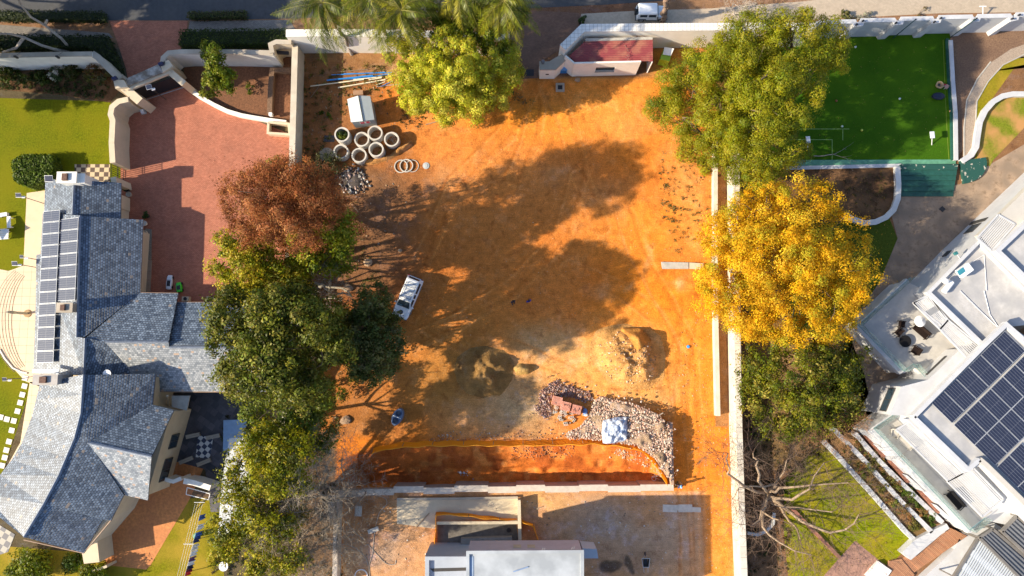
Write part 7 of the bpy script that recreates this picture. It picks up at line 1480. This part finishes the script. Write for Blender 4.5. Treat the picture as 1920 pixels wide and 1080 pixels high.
# ---------------------------------------------------------------- vehicles
carw = mat('car_white', (.82,.84,.86), .22, .02, 1, spec=.6); rub_ = mat('tyre_rubber', (.02,.02,.02), .8); rim_ = mat('alloy', (.5,.5,.52), .3, metal=.7); lampm = mat('headlamp', (.7,.75,.8), .1); trim = mat('grey_trim', (.10,.11,.12), .6)
def wheel(M_, x, y, r, w, t, out):
    o = MB(M_ @ Matrix.Translation((x,y,r)) @ Matrix.Rotation(R(90),4,'X')).lathe((0,0,-w/2), [(r*.9,0),(r,.03),(r,w-.03),(r*.9,w)], 20).build('wheel', rub_, t)
    MB(M_ @ Matrix.Translation((x,y+out*(w/2+.004),r)) @ Matrix.Rotation(R(90),4,'X')).lathe((0,0,-.01), [(r*.6,0),(r*.55,.02)], 16).build('rim', rim_, o)
def sec(x, w, z0, z1, rnd=.12, tw=None):
    tw = tw if tw is not None else w; h = w/2; ht = tw/2
    return [(x,-h*.94,z0),(x,h*.94,z0),(x,h,z0+.12),(x,h,z0+(z1-z0)*.6),(x,ht,z1-rnd*.5),(x,ht-rnd,z1),(x,-ht+rnd,z1),(x,-ht,z1-rnd*.5),(x,-h,z0+(z1-z0)*.6),(x,-h,z0+.12)]
def glassq(M_, pts, t, nm='side_window', th=.012):
    return MB(M_).add([p for p in pts], [(0,1,2,3)]).build(nm, glassm, t)
# station wagon / pickup-like off-roader with a roof rack
b = W(766,559); HD = R(248)            # bonnet points towards the lower left
M_ = Matrix.Translation(b) @ Matrix.Rotation(HD, 4, 'Z'); t = thing('parked_car', 'white off-road estate car with a black roof rack parked on the shaded dirt', 'car', b, HD)
S = [sec(2.30,1.45,.42,.78,.14,1.3),sec(2.22,1.66,.36,.92,.16,1.5),sec(1.95,1.80,.34,1.02,.16,1.66),sec(1.15,1.86,.32,1.10,.14,1.76),sec(.9,1.86,.32,1.12,.14,1.76),sec(-.4,1.88,.32,1.12,.14,1.78),sec(-1.9,1.88,.34,1.12,.14,1.78),sec(-2.28,1.82,.38,1.08,.14,1.72),sec(-2.36,1.7,.46,.95,.14,1.6)]
MB(M_).loft(S).build('body', carw, t)
def cab(x, w, z, wb): return [(x[0],-wb/2,1.08),(x[0],wb/2,1.08),(x[1],w/2,z-.06),(x[1],w/2-.10,z),(x[1],-w/2+.10,z),(x[1],-w/2,z-.06)]
MB(M_).loft([cab((1.12,.42),1.36,1.72,1.70),cab((.42,.35),1.42,1.78,1.76),cab((-.6,-.6),1.46,1.82,1.76),cab((-1.95,-1.85),1.44,1.80,1.74),cab((-2.26,-2.02),1.34,1.72,1.66)]).build('cabin', carw, t)
glassq(M_, [(1.115,-.70,1.16),(1.115,.70,1.16),(.50,.60,1.705),(.50,-.60,1.705)], t, 'windscreen')
glassq(M_, [(-2.275,.66,1.16),(-2.275,-.66,1.16),(-2.075,-.54,1.66),(-2.075,.54,1.66)], t, 'rear_window')
for s_ in (-1,1):
    for x0,x1 in ((.92,.02),(-.12,-.55),(-.70,-1.85)):
        top0 = min(x0,.45); glassq(M_, [(x0,s_*.895,1.15),(x1,s_*.895,1.15),(x1,s_*.765,1.66),(top0,s_*.765,1.66)][::s_], t)
    MB(M_).box((.86,s_*1.0,1.12), (.14,.24,.16)).build('wing_mirror', carw, t); o = MB(M_).box((2.22,s_*.66,.78), (.14,.34,.16)).build('headlight', lampm, t); MB(M_).box((-2.33,s_*.76,.9), (.08,.16,.32)).build('tail_light', mat('red_lens', (.4,.01,.01), .2), t)
    for x in (1.42,-1.38): wheel(M_, x, s_*.82, .38, .25, t, s_)
MB(M_).box((2.34,0,.5), (.12,1.6,.26)).build('bumper', trim, t); MB(M_).box((-2.38,0,.5), (.12,1.6,.24)).build('bumper', trim, t); MB(M_).box((2.33,0,.74), (.05,.85,.14)).build('grille', blackm, t)
lo = MB(M_ @ Matrix.Translation((1.72,0,1.075)) @ Matrix.Rotation(R(3),4,'Y')); lo.lathe((0,0,-.02), [(.24,0),(.24,.05),(.2,.06)], 20); lo.build('bonnet_scoop', mat('scoop_dark', (.06,.07,.10), .35), t)
rk_ = MB(M_)
for y in (-.56,.56): rk_.tube([(.12,y,1.95),(-1.55,y,1.95)], .022, 6)
for x in (.12,-.3,-.72,-1.14,-1.55): rk_.tube([(x,-.56,1.95),(x,.56,1.95)], .022, 6)
for x in (.05,-1.45):
    for y in (-.56,.56): rk_.tube([(x,y,1.78),(x,y,1.95)], .025, 6)
rk_.build('roof_rack', mat('rack_blue_black', (.03,.05,.08), .4), t)
MB(M_).box((.98,-.35,1.30), (.1,.5,.01), 0, 0).build('dashboard', mat('dash', (.10,.22,.26), .6), t); wp = MB(M_).tube([(1.14,.1,1.17),(.86,.5,1.42)], .015, 4).build('wiper', blackm, t)
# small boxy jeep at the top
b = W(1219,30); HD = R(0); M_ = Matrix.Translation(b) @ Matrix.Rotation(HD, 4, 'Z'); t = thing('parked_jeep', 'small boxy white jeep parked on the tan pavement behind the palm trunk', 'car', b, HD)
S = [sec(1.72,1.36,.45,.88,.10,1.28),sec(1.62,1.46,.42,.98,.08,1.40),sec(.75,1.50,.40,1.05,.08,1.42),sec(.6,1.52,.40,1.06,.06,1.46),sec(-1.6,1.52,.42,1.06,.06,1.46),sec(-1.72,1.46,.5,1.0,.08,1.4)]
MB(M_).loft(S).build('body', carw, t)
MB(M_).loft([cab((.72,.50),1.30,1.66,1.44),cab((.48,.44),1.34,1.72,1.46),cab((-1.5,-1.48),1.36,1.72,1.46),cab((-1.68,-1.62),1.30,1.66,1.42)]).build('cabin', carw, t)
glassq(M_, [(.735,-.60,1.14),(.735,.60,1.14),(.525,.54,1.62),(.525,-.54,1.62)], t, 'windscreen'); glassq(M_, [(-1.70,.55,1.16),(-1.70,-.55,1.16),(-1.645,-.5,1.6),(-1.645,.5,1.6)], t, 'rear_window')
for s_ in (-1,1):
    for x0,x1 in ((.42,-.42),(-.58,-1.4)): glassq(M_, [(x0,s_*.745,1.14),(x1,s_*.745,1.14),(x1,s_*.70,1.58),(x0-.04,s_*.70,1.58)][::s_], t)
    MB(M_).box((.62,s_*.84,1.12), (.10,.18,.18)).build('wing_mirror', blackm, t); MB(M_).lathe((1.66,s_*.5,.8), [(.1,0),(.1,.12)], 12).build('headlight', lampm, t)
    for x in (1.12,-1.12): wheel(M_, x, s_*.66, .35, .22, t, s_); MB(M_).box((x,s_*.78,.70), (.95,.12,.14)).build('wheel_arch', trim, t)
    MB(M_).box((0,s_*.76,.42), (1.3,.06,.12)).build('sill_trim', trim, t)
MB(M_).box((1.76,0,.5), (.14,1.5,.24)).build('bumper', trim, t); MB(M_).box((-1.76,0,.5), (.14,1.5,.24)).build('bumper', trim, t); MB(M_ @ Matrix.Translation((-1.82,0,.95)) @ Matrix.Rotation(R(90),4,'Y')).lathe((0,0,-.1), [(.33,0),(.35,.1),(.33,.2)], 20).build('spare_wheel', rub_, t)
for s_ in (-1,1): MB(M_).box((1.05,s_*.3,1.075), (.5,.03,.012)).build('bonnet_rib', carw, t)
# ---------------------------------------------------------------- people
def person(label, px, py, rz_, shirt, trousers, hat=None, hair=(.02,.015,.01), skin=(.16,.08,.05), stride=.25, seed=0, arm=0.0):
    b = W(px, py); zg = float(ground_z(np.array([b.x]), np.array([b.y]))[0]) if abs(b.x) < 27 else 0; b.z = zg
    t = None; s_ = 1.0
    J = {'pelvis':(0,0,.95),'waist':(0,0,1.1),'chest':(0,.01,1.32),'neck':(0,0,1.48),'head':(0,-.01,1.60),'crown':(0,0,1.72)}
    V = [J['pelvis'],J['waist'],J['chest'],J['neck'],J['head'],J['crown']]; Ra = [.15,.13,.165,.058,.095,.075]; E = [(0,1),(1,2),(2,3),(3,4),(4,5)]
    def chain(root, pts, rr):
        a = root
        for p, r in zip(pts, rr): V.append(p); Ra.append(r); E.append((a, len(V)-1)); a = len(V)-1
        return a
    for sd in (-1, 1):
        st = stride*sd
        chain(0, [(.10*sd,0,.88),(.11*sd,-st*.4,.50),(.11*sd,-st*.1-(.12 if st < 0 else -.02),.09),(.12*sd,-st*.1-.16-(.12 if st < 0 else -.02),.05)], [.095,.065,.045,.035])
        h = chain(2, [(.19*sd,0,1.40),(.25*sd,st*.35,1.14),(.24*sd,st*.7-.10-arm,.95+arm*.6),(.235*sd,st*.8-.14-arm,.90+arm*.6)], [.062,.045,.032,.030])
        hp = V[h]
        for f, (dx, L_) in enumerate([(-.028,.065),(-.010,.075),(.010,.072),(.028,.055)]):
            chain(h, [(hp[0]+dx*.6,hp[1]-.02,hp[2]-.035),(hp[0]+dx,hp[1]-.035,hp[2]-.035-L_*.6),(hp[0]+dx,hp[1]-.05,hp[2]-.035-L_)], [.010,.009,.007])
        chain(h, [(hp[0]-.03*sd,hp[1]-.03,hp[2]-.01),(hp[0]-.04*sd,hp[1]-.06,hp[2]-.03)], [.011,.009])
    def skinned(name, verts, edges, rad, m, parent, root=0):
        me = bpy.data.meshes.new(name); me.from_pydata([Vector(v) for v in verts], edges, []); o = bpy.data.objects.new(name, me); COL.objects.link(o)
        md = o.modifiers.new('s', 'SKIN'); md.use_smooth_shade = True
        for i, r in enumerate(rad): me.skin_vertices[0].data[i].radius = (r, r)
        me.skin_vertices[0].data[root].use_root = True; o.modifiers.new('u', 'SUBSURF').levels = 1; o.modifiers['u'].render_levels = 1; me.materials.append(m)
        if parent: o.parent = parent
        return o
    body = skinned('person', V, E, Ra, mat('skin_%d' % seed, skin, .6, .05), None); body.location = b; body.rotation_euler.z = rz_; tag(body, label, 'person')
    sv = [J['pelvis'],J['waist'],J['chest'],(0,0,1.45)]; se = [(0,1),(1,2),(2,3)]; sr = [.165,.145,.18,.075]
    for sd in (-1, 1): n = len(sv); st = stride*sd; sv += [(.19*sd,0,1.40),(.25*sd,st*.35,1.14)]; sr += [.075,.060]; se += [(2,n),(n,n+1)]
    skinned('shirt', sv, se, sr, mat('shirt_%d' % seed, shirt, .8), body)
    sv = [(0,0,.98),(0,0,.92)]; se = [(0,1)]; sr = [.16,.16]
    for sd in (-1, 1):
        n = len(sv); st = stride*sd; sv += [(.10*sd,0,.86),(.11*sd,-st*.4,.50),(.11*sd,-st*.1-(.12 if st < 0 else -.02),.12)]; sr += [.11,.078,.062]; se += [(1,n),(n,n+1),(n+1,n+2)]
    skinned('trousers', sv, se, sr, mat('trousers_%d' % seed, trousers, .8), body)
    def kid(mb, nm, m): o = mb.build(nm, m, None, origin=(0,0,0)); o.parent = body; return o
    if hat: kid(MB().ball((0,.01,1.70), .115, 12, 8, (1,1.1,.75)).box((0,-.13,1.68), (.17,.12,.015)), 'cap', mat('cap_%d' % seed, hat, .7))
    else: kid(MB().ball((0,.02,1.69), .108, 12, 8, (1,1.05,.85)), 'hair', mat('hair_%d' % seed, hair, .8))
    kid(MB().ball((0,-.105,1.59), .016, 6, 4).ball((-.035,-.09,1.625), .012, 6, 4).ball((.035,-.09,1.625), .012, 6, 4).box((0,-.093,1.55), (.045,.012,.01)).ball((-.098,0,1.6), .022, 6, 4).ball((.098,0,1.6), .022, 6, 4), 'face', mat('face_%d' % seed, tuple(c*.7 for c in skin), .6))
    for sd in (-1, 1): st = stride*sd; kid(MB().ball((.12*sd,-st*.1-.10-(.12 if st < 0 else -.02),.05), .13, 10, 6, (.42,1,.42)), 'shoe', blackm)
    return body
person('person in dark clothes standing on the shaded dirt, nearer the car', 962, 567, R(20), (.012,.015,.035), (.010,.012,.02), stride=.15, seed=1)
person('person in a royal blue top standing on the shaded dirt right of the dark-clothed one', 991, 566, R(200), (.015,.03,.30), (.03,.035,.06), stride=.12, seed=2)
person('person with a light blue cap walking by the lower end of the netting', 1270, 908, R(200), (.02,.05,.18), (.05,.04,.06), hat=(.25,.55,.85), stride=.3, seed=3)
